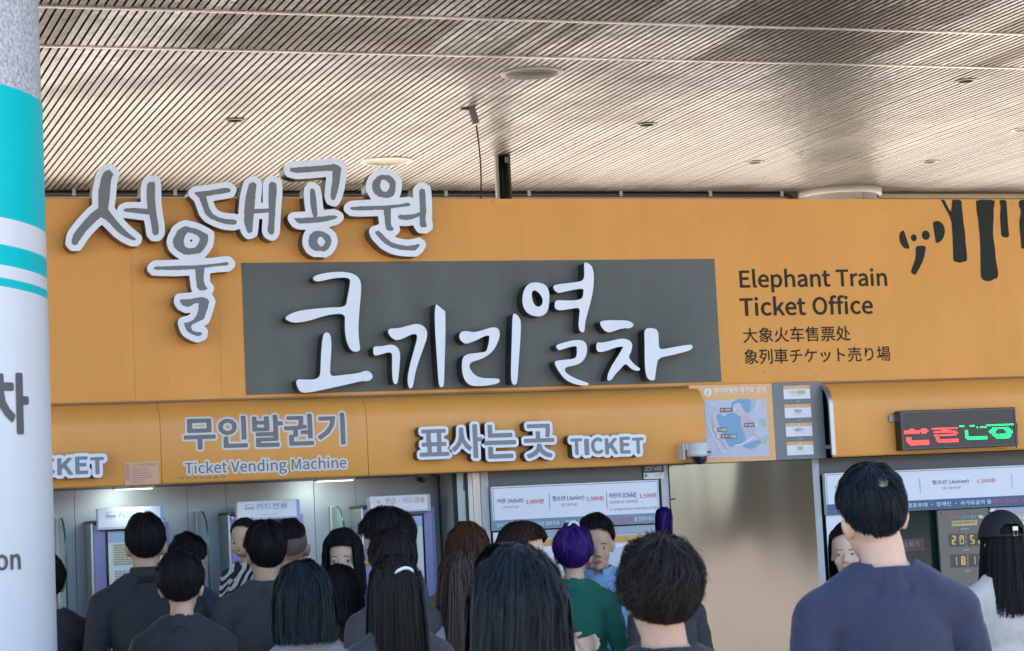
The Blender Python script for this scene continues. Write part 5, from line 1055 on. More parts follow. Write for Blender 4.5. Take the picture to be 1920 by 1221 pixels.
# ---- film lettering and pictures on the right of the fascia
BRN = mat('brown_film', (0.045, 0.030, 0.016), 0.55, spec=0.15)
DGRN = mat('dark_green_film', (0.024, 0.027, 0.023), 0.55, spec=0.15, vary=0.06)
YL = YF - 0.002
def film_sign(lb, cat='lettering'): return thing('film_lettering', lb, cat, (sx(1400, 560, YF), YF, 2.5), 'film lettering on the fascia')
t = film_sign('dark brown lettering Elephant Train Ticket Office on the orange fascia')
lettering('Elephant Train', 1388, 504.5, 1665, 549.5, YL, BRN, t, 2.2)
lettering('Ticket Office', 1388, 556, 1638, 593.5, YL, BRN, t, 2.2)
t = film_sign('brown Chinese lettering 大象火车售票处 on the orange fascia')
lettering('大象火车售票处', 1394, 614.5, 1596, 643.5, YL, BRN, t, 1.1)
t = film_sign('brown Japanese lettering 象列車チケット売り場 on the orange fascia')
lettering('象列車チケット売り場', 1396.5, 655, 1671, 684, YL, BRN, t, 1.1)
z5 = lambda c: zm((1660, 360), 6.785, c)
el = thing('elephant_decal', 'dark elephant face of simple cut film shapes on the orange fascia', 'wall decal', (sx(1715, 450, YF), YF, 2.9))
for nm, pts in (('ear', [(232,488),(240,500),(270,590),(313,715),(290,724),(250,720),(215,690),(188,640),(175,585),(180,540),(195,505)]),
                ('eye', [(360,537),(385,545),(400,575),(398,605),(380,627),(355,628),(333,610),(324,580),(332,550)]),
                ('eye', [(515,490),(545,500),(567,535),(565,575),(545,605),(510,613),(480,595),(463,560),(468,520),(490,495)]),
                ('ear', [(602,388),(640,370),(680,368),(720,395),(750,440),(760,495),(750,560),(725,610),(690,640),(648,658),(635,600),(620,490)]),
                ('trunk', [(387,685),(520,683),(510,750),(490,855),(440,960),(385,1055),(370,1056),(320,1025),(350,940),(385,850),(388,760)])):
    film(nm, chaikin(z5([pts])[0], 1), YL, DGRN, el)
for lb, pts in (('dark forked tree trunk decal right of the elephant face', [(700,96),(752,96),(775,150),(810,215),(832,258),(845,190),(850,120),(850,96),(970,96),(972,180),(985,270),(995,400),(1018,530),(1020,640),(1035,740),(1042,860),(1030,885),(985,890),(945,905),(905,888),(870,885),(863,830),(860,640),(850,480),(840,365),(800,270),(750,190),(725,130)]),
                ('widest dark tree trunk decal at upper right of the fascia', [(1150,96),(1393,96),(1392,150),(1378,210),(1380,330),(1372,440),(1370,560),(1388,660),(1400,760),(1405,850),(1420,930),(1435,1010),(1437,1070),(1420,1100),(1385,1108),(1350,1130),(1310,1137),(1265,1130),(1230,1110),(1213,1070),(1212,900),(1210,760),(1205,600),(1192,480),(1180,340),(1163,260),(1158,170)]),
                ('shortest narrow dark tree trunk decal on the fascia', [(1453,96),(1540,96),(1545,180),(1552,260),(1560,400),(1570,500),(1573,560),(1560,578),(1530,580),(1495,573),(1475,555),(1472,480),(1462,380),(1460,270),(1470,190),(1456,150)]),
                ('dark tree trunk decal cut by the right edge of the view', [(1702,96),(1830,96),(1836,300),(1842,500),(1846,700),(1830,724),(1750,724),(1727,715),(1722,600),(1710,480),(1703,370),(1722,280),(1722,230),(1697,175)])):
    pp = z5([pts])[0]
    pp = [(x, max(y, 374.3)) for x, y in pp]
    w = wall([chaikin(pp, 1)], YL)
    w = [[(x, min(z, ZT - 0.003)) for x, z in c] for c in w]
    m = np.array(w[0])
    o = flat('tree_decal', w, 0, DGRN); o.location = (0, YL, 0)
    tag(o, lb, 'wall decal', 'tree trunk decals on the fascia')

# ---- canopy lettering: flat film wrapped on the rounded sheet
WBRD = mat('white_border_film', (0.62, 0.62, 0.62), 0.4)
GTXT = mat('grey_text_film', (0.145, 0.135, 0.145), 0.42)
zsl = [ZK - RC * (1 - math.cos(math.pi / 2 * k / 8)) for k in range(1, 9)]
def on_canopy(lb, body, box_px, bold, border, grp):
    xl, yt, xr, yb = box_px
    a = hit(xl, yb, YC); tt = hit(xl, yt, YC); r = hit(xr, yb, YC)
    cons = text_outline(body, bold)
    w = fit_outline(cons, a.x, r.x, a.z, tt.z)
    t = thing('film_lettering', lb, 'lettering', ((a.x + r.x) / 2, YC, a.z), grp)
    out = offset(w, border, 0.0022)
    flat('border', out, YC, WBRD, t, (zsl, lambda z: canopy_y(z) - 0.0015))
    flat('lettering', w, YC, GTXT, t, (zsl, lambda z: canopy_y(z) - 0.003))
on_canopy('grey lettering 무인발권기 with white border on the rounded canopy', '무인발권기', (345, 783, 648.5, 844.5), 2.7, 0.0100, 'canopy film lettering')
on_canopy('grey lettering Ticket Vending Machine with white border on the canopy', 'Ticket Vending Machine', (347, 866.5, 650.5, 896), 0.9, 0.0095, 'canopy film lettering')

# ---- raised letter signs on the canopy face
TFACE = mat('small_letter_face', (0.70, 0.74, 0.84), 0.32)
TINK = mat('small_letter_grey', (0.215, 0.21, 0.225), 0.5)
TRET = mat('small_letter_return', (0.055, 0.042, 0.040), 0.45, 0.2)
YT = YC - 0.070
def raised(name, lb, parts, border, cat='sign letter', grp=None):
    """parts: (text, ink box in the photograph, boldness)"""
    ink = []
    for body, (xl, yt, xr, yb), bold in parts:
        a = hit(xl, yb, YT); tt = hit(xl, yt, YT); r = hit(xr, yb, YT)
        ink += fit_outline(text_outline(body, bold), a.x, r.x, a.z, tt.z)
    out = offset(ink, border, 0.0024)
    # drop little holes so that the white plate is one board
    out = [c for c in out if abs(sum(c[i][0] * c[(i + 1) % len(c)][1] - c[(i + 1) % len(c)][0] * c[i][1] for i in range(len(c)))) / 2 > 0.0006]
    m = np.concatenate([np.array(c) for c in out])
    t = thing(name, lb, cat, (float(m[:, 0].mean()), YC, float(m[:, 1].min())), grp)
    extrude('return', out, YT, YC - 0.0005, TRET, t)
    flat('face', out, YT - 0.0004, TFACE, t)
    flat('stroke', ink, YT - 0.0018, TINK, t)
g = 'raised sign letters on the canopy'
raised('raised_letter', 'raised white letter 표, first of the ticket counter sign', [('표', (787, 806, 843, 857), 2.3)], 0.0150, grp=g)
raised('raised_letter', 'raised white letter 사, second of the ticket counter sign', [('사', (848, 797, 906, 861), 2.3)], 0.0150, grp=g)
raised('raised_letter', 'raised white letter 는, third of the ticket counter sign', [('는', (909, 797, 969, 861), 2.3)], 0.0150, grp=g)
raised('raised_letter', 'raised white letter 곳, last of the ticket counter sign', [('곳', (984, 796, 1041, 860), 2.3)], 0.0150, grp=g)
def ticket(lb, x0, x1, y, h, slope):
    n = 6; ws = [1.0, 0.42, 1.05, 1.12, 0.92, 1.0]; tot = sum(ws) + 5 * 0.16; x = x0; parts = []
    for i, (ch, w) in enumerate(zip('TICKET', ws)):
        wd = (x1 - x0) * w / tot; jit = (0, 1.2, -1.0, 0.8, -1.2, 0.6)[i]
        yy = y - slope * (x - x0)
        parts.append((ch, (x, yy - h + jit, x + wd, yy + jit * 0.5), 4.2)); x += wd + (x1 - x0) * 0.16 / tot
    raised('raised_sign', lb, parts, 0.0165, 'sign', 'raised ticket signs')
ticket('raised white TICKET sign beside the ticket counter letters', 1071, 1208, 853.5, 31, 0.020)
ticket('raised white TICKET sign partly hidden by the teal banded column', 30, 196, 893, 33, 0.022)

# ---- LED sign on the right canopy
HOUS = mat('led_housing', (0.012, 0.010, 0.010), 0.35)
FRMG = mat('led_frame', (0.07, 0.075, 0.085), 0.35, 0.4)
YD = YC - 0.075
lx0, lx1, lz0, lz1 = sx(1691, 845, YD), sx(1909, 838, YD), hit(1691, 845, YD).z, hit(1691, 770.5, YD).z
t = thing('led_sign', 'black LED matrix sign with red and green characters on the right canopy', 'sign', ((lx0 + lx1) / 2, YD, lz0))
box('housing', lx0, lx1, YD, YC - 0.012, lz0, lz1, HOUS, t, bevel=0.004)
for a_, b_, c_, d_ in ((lx0 + 0.004, lx1 - 0.004, lz1 - 0.014, lz1 - 0.004), (lx0 + 0.004, lx1 - 0.004, lz0 + 0.004, lz0 + 0.012), (lx0 + 0.004, lx0 + 0.014, lz0 + 0.0125, lz1 - 0.0145), (lx1 - 0.014, lx1 - 0.004, lz0 + 0.0125, lz1 - 0.0145)):
    box('frame_bar', a_, b_, YD - 0.005, YD - 0.0005, c_, d_, FRMG, t)
sheet('matrix_board', lx0 + 0.0145, lx1 - 0.0145, lz0 + 0.0125, lz1 - 0.0145, YD - 0.0012, mat('led_board', (0.055, 0.036, 0.034), 0.5), t)
box('bracket', lx0 - 0.03, lx0 - 0.001, YC - 0.02, YC - 0.001, lz1 - 0.055, lz1 - 0.02, ALU, t)
MB().tube([(lx1 + 0.002, YD + 0.02, lz1 - 0.06), (lx1 + 0.008, YD + 0.01, lz1 - 0.1), (lx1 + 0.004, YD + 0.01, lz0 + 0.05), (lx1 + 0.012, YD + 0.02, lz0 + 0.02), (lx1 + 0.004, YD + 0.03, lz0 - 0.012)], 0.003, 6).obj('cord', BLK, t, True)
NCOL, NROW = 64, 20
lit_r = {9: [(915, 955), (1020, 1065)], 10: [(870, 1070)], 11: [(870, 1000), (1020, 1065)], 14: [(885, 925)], 15: [(885, 920)], 16: [(885, 1080)], 17: [(900, 1080)], 18: [(910, 1070)]}
lit_r2 = {9: [(1110, 1335)], 10: [(1200, 1240)], 11: [(1125, 1320)], 12: [(1280, 1330)], 13: [(1125, 1320)], 14: [(1130, 1165)], 15: [(1130, 1170)], 16: [(1140, 1330)], 17: [(1150, 1330)]}
lit_g = {8: [(1350, 1400), (1440, 1490), (1590, 1825)], 9: [(1500, 1515), (1530, 1585)], 10: [(1640, 1790)], 11: [(1390, 1425), (1620, 1680), (1745, 1805)], 12: [(1390, 1425), (1610, 1665), (1760, 1815)], 13: [(1390, 1428), (1615, 1670), (1755, 1810)], 14: [(1395, 1430), (1630, 1800)], 15: [(1395, 1590), (1645, 1795)], 16: [(1405, 1590), (1660, 1780)]}
bx0, bx1, bz0, bz1 = lx0 + 0.019, lx1 - 0.019, lz0 + 0.017, lz1 - 0.019
OFF, RD, GR = MB(), MB(), MB()
for r_ in range(NROW):
    for q_ in range(NCOL):
        zx = 865 + (q_ + 0.5) * (1830 - 865) / NCOL
        x = bx0 + (q_ + 0.5) * (bx1 - bx0) / NCOL; z = bz1 - (r_ + 0.5) * (bz1 - bz0) / NROW
        tgt = OFF
        for d_, M_ in ((lit_r, RD), (lit_r2, RD), (lit_g, GR)):
            if any(a_ <= zx <= b_ for a_, b_ in d_.get(r_, ())): tgt = M_
        s_ = 0.0026 if tgt is OFF else 0.0046
        tgt.add([(x + s_ * math.cos(k * math.pi / 3), YD - 0.0025, z + s_ * math.sin(k * math.pi / 3)) for k in range(6)], [(0, 1, 2, 3, 4, 5)])
o = OFF.obj('unlit_diodes', mat('led_off', (0.13, 0.11, 0.095), 0.4), t); o['kind'] = 'stuff'
o = RD.obj('red_diodes', mat('led_red', (0.4, 0.01, 0.01), 0.4, emit=(1.0, 0.035, 0.03), estr=1.3), t); o['kind'] = 'stuff'
o = GR.obj('green_diodes', mat('led_green', (0.0, 0.3, 0.05), 0.4, emit=(0.0, 0.85, 0.16), estr=0.85), t); o['kind'] = 'stuff'

# ---- station map board between the canopies
MORG = mat('map_orange', (0.78, 0.42, 0.16), 0.4); MGRY = mat('map_grey', (0.165, 0.175, 0.19), 0.42, vary=0.04)
MLAND = mat('map_land', (0.52, 0.53, 0.66), 0.5); MLAKE = mat('map_lake', (0.19, 0.36, 0.55), 0.5); MPINK = mat('map_pink', (0.52, 0.45, 0.56), 0.5)
MGRN = mat('map_green', (0.37, 0.50, 0.45), 0.5); MROAD = mat('map_road', (0.68, 0.66, 0.70), 0.5); MLINE = mat('map_line', (0.48, 0.36, 0.28), 0.5)
MLAB = mat('map_label', (0.10, 0.10, 0.11), 0.5); MWHT = mat('map_white', (0.74, 0.74, 0.80), 0.45); MDOT = mat('map_dot', (0.72, 0.40, 0.20), 0.5)
YI = YF - 0.045
bx0, bx1 = sx(1296, 800, YI), sx(1545, 790, YI); bz1, bz0 = ZB - 0.004, hit(1450, 863, YI).z
xm = sx(1451, 790, YI)
t = thing('map_board', 'orange and grey train station map board between the two canopies', 'information board', ((bx0 + bx1) / 2, YI, bz0))
box('orange_board', bx0, xm - 0.0005, YI, YF - 0.001, bz0, bz1, MORG, t)
box('grey_board', xm + 0.0005, bx1, YI, YF - 0.001, bz0, bz1, MGRY, t)
zM = lambda c: [(1300 + x / 7.181, 710 + y / 7.181) for x, y in c]
def mp_(name, c, k, m, par=t): return film(name, zM(c), YI - 0.0012 * k, m, par)
lettering('코끼리열차 정거장 안내', 1338.5, 727, 1435.5, 737.5, YI - 0.0015, MWHT, t, 2.5)
lettering('Seoul Grand Park Elephant Train Station Information', 1339, 738.8, 1435.5, 743, YI - 0.0015, MWHT, t)
ci = [(195 + 53 * math.cos(k * math.pi / 12), 185 + 58 * math.sin(k * math.pi / 12)) for k in range(24)]
mp_('badge', ci, 1, MWHT); mp_('badge_letter', [(185, 170), (206, 170), (196, 222), (177, 222)], 2, MDOT); mp_('badge_letter', [(192, 145), (210, 145), (208, 160), (190, 160)], 2, MDOT)
mp_('map_sheet', [(148, 295), (978, 270), (1025, 1043), (178, 1068)], 1, MLAND)
def stroke_px(c, w):
    L = []; R_ = []
    for i, p in enumerate(c):
        a = c[max(0, i - 1)]; b = c[min(len(c) - 1, i + 1)]; dx, dy = b[0] - a[0], b[1] - a[1]; l = math.hypot(dx, dy) or 1
        L.append((p[0] - dy / l * w, p[1] + dx / l * w)); R_.append((p[0] + dy / l * w, p[1] - dx / l * w))
    return L + R_[::-1]
mp_('lake', chaikin([(320, 480), (370, 470), (400, 525), (510, 440), (640, 510), (625, 570), (640, 650), (680, 740), (690, 800), (735, 850), (600, 900), (570, 880), (550, 915), (480, 925), (440, 840), (360, 650), (312, 540)], 1), 2, MLAKE)
mp_('lake', chaikin([(510, 330), (560, 295), (640, 275), (780, 272), (770, 400), (760, 470), (680, 440), (640, 340), (600, 320), (545, 350), (530, 400), (510, 400)], 1), 2, MLAKE)
mp_('lake', chaikin([(640, 905), (740, 870), (800, 840), (880, 825), (915, 850), (900, 890), (830, 940), (740, 945)], 1), 2, MLAKE)
mp_('zoo_ground', chaikin([(650, 490), (720, 480), (800, 530), (850, 600), (830, 700), (820, 760), (740, 830), (700, 800), (690, 720), (650, 640), (625, 570)], 1), 3, MPINK)
mp_('park_ground', [(785, 275), (845, 272), (820, 400), (775, 430)], 2, MGRN)
mp_('park_ground', chaikin([(870, 560), (940, 530), (985, 560), (990, 640), (940, 670), (900, 620)], 1), 2, MGRN)
mp_('park_ground', chaikin([(930, 790), (1005, 750), (1015, 840), (940, 890), (915, 870)], 1), 2, MGRN)
for c_, w_ in (([(200, 330), (300, 350), (340, 420)], 6), ([(440, 290), (440, 380)], 5), ([(180, 590), (230, 680), (380, 980)], 9), ([(180, 850), (280, 790)], 7), ([(320, 1060), (400, 980), (640, 920)], 8), ([(860, 300), (820, 440), (940, 480), (980, 440)], 6), ([(720, 480), (820, 560)], 5), ([(840, 1040), (850, 960), (930, 890)], 6), ([(950, 300), (930, 470)], 5)):
    mp_('road', stroke_px(c_, w_), 3.5, MROAD)
loop = [(330, 775), (300, 740), (285, 690), (290, 640), (265, 570), (255, 510), (280, 470), (340, 440), (440, 425), (555, 415), (640, 440), (720, 470), (790, 520), (840, 580), (850, 620), (835, 680), (825, 740), (870, 780), (915, 810), (915, 870), (830, 940), (760, 965), (640, 920), (560, 945), (480, 965), (440, 930), (400, 850), (360, 815), (330, 775)]
mp_('train_route', stroke_px(loop[:14], 10), 4, MROAD); mp_('train_route', stroke_px(loop[13:], 10), 4.3, MROAD)
mp_('train_line', stroke_px(loop[:14], 3), 5, MLINE); mp_('train_line', stroke_px(loop[13:], 3), 5.3, MLINE)
mp_('bridge', stroke_px([(560, 900), (640, 890), (830, 775)], 9), 4.6, MWHT)
for x_, y_ in ((555, 415), (850, 620), (288, 690), (333, 782)):
    mp_('stop', [(x_ + 22 * math.cos(k * math.pi / 8), y_ + 24 * math.sin(k * math.pi / 8)) for k in range(16)], 6, MDOT)
    mp_('stop_centre', [(x_ + 16 * math.cos(k * math.pi / 8), y_ + 18 * math.sin(k * math.pi / 8)) for k in range(16)], 7, MWHT)
for x_, y_, w_, tx in ((362, 395, 160, '서울랜드'), (690, 597, 122, '동물원'), (332, 660, 126, ''), (375, 750, 210, '현위치')):
    mp_('label', [(x_, y_), (x_ + w_, y_ - 4), (x_ + w_ + 2, y_ + 52), (x_ + 2, y_ + 56)], 6, MLAB)
    mp_('label_dot', [(x_ + 26 + 18 * math.cos(k * math.pi / 8), y_ + 27 + 19 * math.sin(k * math.pi / 8)) for k in range(16)], 7, MDOT)
    if tx:
        q = zM([(x_ + 52, y_ + 12), (x_ + (w_ if tx != '현위치' else 125) - 8, y_ + 42)])
        lettering(tx, q[0][0], q[0][1], q[1][0], q[1][1], YI - 0.009, MWHT, t, 2.0)
    if tx in ('', '현위치'):
        o_ = 48 if tx == '' else 128
        mp_('label_patch', [(x_ + o_, y_ + 8), (x_ + w_ - 6, y_ + 6), (x_ + w_ - 5, y_ + 46), (x_ + o_, y_ + 48)], 7, MGRN)
cards = [((1207, 100), (1578, 92), (1588, 268), (1218, 278)), ((1222, 350), (1592, 343), (1602, 520), (1232, 528)), ((1237, 603), (1608, 594), (1617, 770), (1246, 782)), ((1252, 855), (1624, 845), (1633, 1020), (1262, 1033))]
YCRD = YI
for k_, (q, tx) in enumerate(zip(cards, ('현위치', '동물원', '서울랜드', ''))):
    cp = thing_part('route_card', t)
    a = hit(*zM([q[0]])[0], YI); b = hit(*zM([q[2]])[0], YI)
    ax, bx_, az, bz = a.x, b.x - 0.006, a.z, b.z
    sheet('card', ax, bx_, bz, az, YI - 0.002, MWHT, cp)
    sheet('card_heading', ax, bx_, az - (az - bz) * 0.26, az, YI - 0.0035, MDOT, cp)
    W = bx_ - ax; H = az - bz
    flat('lettering', fit_outline(text_outline('0%d' % (k_ + 1), 3), ax + W * 0.46, ax + W * 0.54, az - H * 0.22, az - H * 0.06), YI - 0.005, MWHT, cp)
    if tx:
        x_a, x_b = (0.20, 0.48) if k_ == 0 else ((0.36, 0.64) if k_ == 1 else (0.32, 0.68))
        flat('lettering', fit_outline(text_outline(tx, 0.5), ax + W * x_a, ax + W * x_b, bz + H * 0.36, bz + H * 0.62), YI - 0.005, MDOT if k_ == 0 else INKG, cp)
    if k_ in (0, 3): sheet('card_patch', ax + W * (0.52 if k_ == 0 else 0.40), ax + W * (0.80 if k_ == 0 else 0.6), bz + H * 0.36, bz + H * 0.64, YI - 0.005, mat('patch_green', (0.36, 0.50, 0.22), 0.5), cp)
    sheet('small_print', ax + W * 0.3, ax + W * 0.72, bz + H * 0.22, bz + H * 0.26, YI - 0.005, FAINT, cp)
    if k_ < 3:
        xm_, zm_ = ax + W * 0.53, bz - H * 0.20; w_, h_ = W * 0.075, H * 0.09
        flat('arrow', [[(xm_ - w_, zm_ + h_), (xm_, zm_), (xm_ + w_, zm_ + h_), (xm_ + w_, zm_ + 0.4 * h_), (xm_, zm_ - 0.7 * h_), (xm_ - w_, zm_ + 0.4 * h_)]], YI - 0.004, mat('arrow_blue', (0.25, 0.50, 0.62), 0.5), t)

# ---- price boards
PW = mat('board_white', (0.72, 0.73, 0.80), 0.38); PBL = mat('board_blue', (0.155, 0.235, 0.34), 0.4); PBL2 = mat('board_navy', (0.03, 0.11, 0.23), 0.4)
PINK_ = mat('price_red', (0.62, 0.07, 0.09), 0.5); PTX = mat('board_text', (0.07, 0.07, 0.08), 0.5); PTX2 = mat('board_text_light', (0.22, 0.22, 0.24), 0.5)
YP = YW - 0.035
def price_board(lb, xl, xr, yt, yb, band, cols, blue, note):
    a = hit(xl, yt, YP); b0 = hit(xl, yb, YP); r = hit(xr, yt, YP)
    x0, x1, z0, z1 = a.x, r.x, b0.z, a.z
    t = thing('price_board', lb, 'price board', ((x0 + x1) / 2, YP, z0), 'ticket price boards')
    box('board', x0, x1, YP, YW - 0.001, z0, z1, PW, t, bevel=0.002)
    H = z1 - z0; bz = z0 + H * band
    sheet('notice_band', x0 + 0.001, x1 - 0.001, z0 + 0.001, bz, YP - 0.0015, blue, t)
    for (p, q, s, u_) in ((x0 + 0.007, x1 - 0.007, z1 - 0.010, z1 - 0.007), (x0 + 0.007, x0 + 0.0095, bz, z1 - 0.007), (x1 - 0.0095, x1 - 0.007, bz, z1 - 0.007)):
        sheet('border_line', p, q, s, u_, YP - 0.0015, PTX2, t)
    W = x1 - x0
    for txt, f0, f1, h0, h1, m_, bo in cols:
        if txt == '|': sheet('divider', x0 + W * f0, x0 + W * f0 + 0.003, z0 + H * h0, z0 + H * h1, YP - 0.0015, PTX2, t)
        else: flat('lettering', fit_outline(text_outline(txt, bo), x0 + W * f0, x0 + W * f1, z0 + H * h0, z0 + H * h1), YP - 0.0025, m_, t)
    return t
C = [('어른 (Adult)', .03, .182, .60, .72, PTX, .6), ('2,000원', .198, .302, .555, .68, PINK_, .8), ('(19세 이상)', .065, .155, .48, .555, PTX2, 0), ('|', .335, 0, .40, .80, 0, 0),
     ('청소년 (Junior)', .355, .545, .60, .73, PTX, .6), ('1,500원', .56, .66, .565, .685, PINK_, .8), ('(중고등학생)', .405, .50, .475, .55, PTX2, 0), ('|', .678, 0, .38, .79, 0, 0),
     ('어린이 (Child)', .695, .86, .60, .74, PTX, .6), ('1,500원', .88, .98, .575, .70, PINK_, .8), ('(36개월이상~초등학생)', .695, .865, .485, .56, PTX2, 0), ('단, 36개월 미만 영유아 단체 이용시 유료탑승', .695, .992, .32, .385, PTX2, 0),
     ('코끼리열차는 유기시설이므로 경로우대 · 장애인 · 국가유공자 등', .02, .655, .065, .165, PW, .6), ('무료탑승이 되지 않음', .665, .835, .07, .165, mat('band_red', (0.66, 0.11, 0.14), 0.5), 1.2), ('을 알려드립니다', .84, .985, .065, .165, PW, .6)]
price_board('white ticket price board with three fares over the left window', 921, 1235, 913, 996, .235, C, PBL, '')
C2 = [('어른 (Adult)', .03, .16, .60, .70, PTX, .6), ('2,000원', .175, .26, .56, .67, PINK_, .8), ('|', .31, 0, .42, .78, 0, 0), ('청소년 (Junior)', .352, .475, .60, .72, PTX, .6), ('1,500원', .503, .566, .59, .70, PINK_, .8), ('(중고등학생)', .385, .447, .475, .545, PTX2, 0), ('|', .622, 0, .42, .78, 0, 0),
      ('어린이 (Child)', .665, .79, .60, .72, PTX, .6), ('1,500원', .82, .885, .58, .69, PINK_, .8), ('(36개월이상~초등학생)', .665, .80, .47, .55, PTX2, 0),
      ('코끼리열차는 유기시설이므로 경로우대 · 장애인 · 국가유공자 등', .03, .548, .075, .185, PW, .6), ('무료탑승이 되지 않음', .552, .73, .08, .185, mat('band_red2', (0.62, 0.05, 0.08), 0.5), 1.2), ('을 알려드립니다', .735, .87, .075, .185, PW, .6)]
price_board('long ticket price board with navy band over the right window', 1546, 2098, 888, 966, .25, C2, PBL2, '')

# ---- notices below the boards
YN = YW - 0.004
OBAND = mat('poster_orange', (0.64, 0.34, 0.09), 0.5); YBAND = mat('poster_yellow', (0.62, 0.36, 0.06), 0.5); LIL = mat('poster_grey', (0.36, 0.39, 0.47), 0.5)
def poster(lb, xl, xr, yt, band, title, tf, cat='notice'):
    a = hit(xl, yt, YN); r = hit(xr, yt, YN)
    x0, x1, z1 = a.x, r.x, a.z; z0 = 1.12
    t = thing('information_poster', lb, cat, ((x0 + x1) / 2, YN, z0), 'information posters in the ticket windows')
    box('poster_sheet', x0, x1, YN - 0.003, YN + 0.002, z0, z1, PW, t)
    sheet('grey_strip', x0 + 0.03, x1 - 0.001, z1 - 0.045, z1 - 0.001, YN - 0.0042, LIL, t)
    sheet('orange_band', x0 + 0.001, x1 - 0.001, z1 - 0.085, z1 - 0.048, YN - 0.0042, band, t)
    flat('lettering', fit_outline(text_outline(title, 2.0), x0 + (x1 - x0) * tf[0], x0 + (x1 - x0) * tf[1], z1 - 0.080, z1 - 0.055), YN - 0.0056, PW, t)
    W = x1 - x0
    for k in range(6):
        px_ = x0 + W * (0.05 + 0.155 * k)
        sheet('text_block', px_, px_ + W * 0.12, z1 - 0.20, z1 - 0.115, YN - 0.0042, mat('poster_tint', (0.56, 0.58, 0.66), 0.5), t)
        sheet('text_mark', px_ + W * 0.03, px_ + W * 0.075, z1 - 0.11, z1 - 0.10, YN - 0.0042, INKG, t)
    for k in range(9):
        sheet('text_line', x0 + W * 0.05, x0 + W * (0.95 - 0.07 * (k % 3)), z1 - 0.23 - k * 0.022, z1 - 0.225 - k * 0.022, YN - 0.0042, FAINT, t)
    return t
poster('white information poster with orange heading in the left ticket window', 924, 1228, 999, OBAND, 'INFORMATION', (0.01, 0.28))
poster('white information poster with yellow heading behind the woman in the cap', 1856, 2050, 953, YBAND, 'INFORMATION', (0.04, 0.62))
a = hit(1548, 967, YN); r = hit(1592, 967, YN)
t = thing('paper_notice', 'white paper notice behind the tall man in navy', 'notice', ((a.x + r.x) / 2, YN, 1.1))
box('notice_sheet', a.x, r.x + 0.03, YN - 0.003, YN + 0.002, 1.1, a.z, PW, t)
lettering('음식', 1555, 1000, 1573, 1010, YN - 0.005, PTX, t, 0.6)
sheet('red_frame', a.x + 0.03, a.x + 0.033, 1.15, 1.42, YN - 0.0045, PINK_, t)
# fire extinguisher plate seen behind the glass
a = hit(1688, 1012, YN); r = hit(1738, 1033, YN)
t = thing('wall_plate', 'dark red fire extinguisher plate on the dark right window', 'plate', ((a.x + r.x) / 2, YN, r.z))
box('plate', a.x, r.x, YN + 0.024, YN + 0.0285, r.z, a.z, mat('maroon_plate', (0.055, 0.012, 0.02), 0.3), t)
flat('lettering', fit_outline(text_outline('소화기'), a.x + 0.03, r.x - 0.035, r.z + 0.025, a.z - 0.012), YN + 0.0225, mat('plate_text', (0.30, 0.24, 0.26), 0.5), t)
# last boarding time board
TB = mat('time_board', (0.13, 0.13, 0.115), 0.22, vary=0.03); DIGB = mat('digit_panel', (0.042, 0.050, 0.062), 0.3); DIG = mat('digit_yellow', (0.62, 0.46, 0.13), 0.4, emit=(1.0, 0.72, 0.22), estr=0.04)
YB = YW - 0.02
a = hit(1757, 957, YB); r = hit(1853, 952, YB); b0 = hit(1757, 1125, YB)
x0, x1, z1, z0 = a.x, r.x, a.z, b0.z
t = thing('time_board', 'grey last boarding time board with yellow digits in the right window', 'time board', ((x0 + x1) / 2, YB, z0))
box('board', x0, x1, YB, YB + 0.02, z0, z1, TB, t, bevel=0.003)
W = x1 - x0; H = z1 - z0
zQ = lambda x, y: (1740 + x / 8.139, 930 + y / 8.139)
def tl(body, xa_, ya, xb_, yb_, m_, bo=1.0):
    p = zQ(xa_, ya); q = zQ(xb_, yb_); lettering(body, p[0], p[1], q[0], q[1], YB - 0.002, m_, t, bo)
tl('서울대공원', 255, 308, 488, 358, mat('tb_pink', (0.58, 0.20, 0.22), 0.5)); tl('코끼리열차', 505, 300, 738, 352, mat('tb_teal', (0.20, 0.45, 0.47), 0.5))
p = zQ(358, 385); q = zQ(748, 455)
film('title_plate', [zQ(365, 385), zQ(742, 366), zQ(748, 372), zQ(750, 438), zQ(744, 446), zQ(368, 460), zQ(361, 452), zQ(358, 392)], YB - 0.0015, mat('tb_yellow', (0.58, 0.46, 0.22), 0.5), t)
lettering('탑승장 마감시간', *zQ(380, 396), *zQ(728, 438), YB - 0.003, PTX, t, 1.0)
WT = mat('tb_white', (0.55, 0.56, 0.56), 0.5)
tl('종합안내소', 498, 488, 630, 520, WT); tl('동물원', 545, 808, 625, 840, WT); tl('서울랜드', 557, 1128, 662, 1158, WT)
elp = [(750, 280), (765, 300), (800, 290), (835, 300), (845, 325), (835, 345), (822, 345), (815, 330), (800, 350), (785, 345), (780, 325), (765, 318)]
film('elephant_mark', [zQ(*p_) for p_ in elp], YB - 0.0015, WT, t)
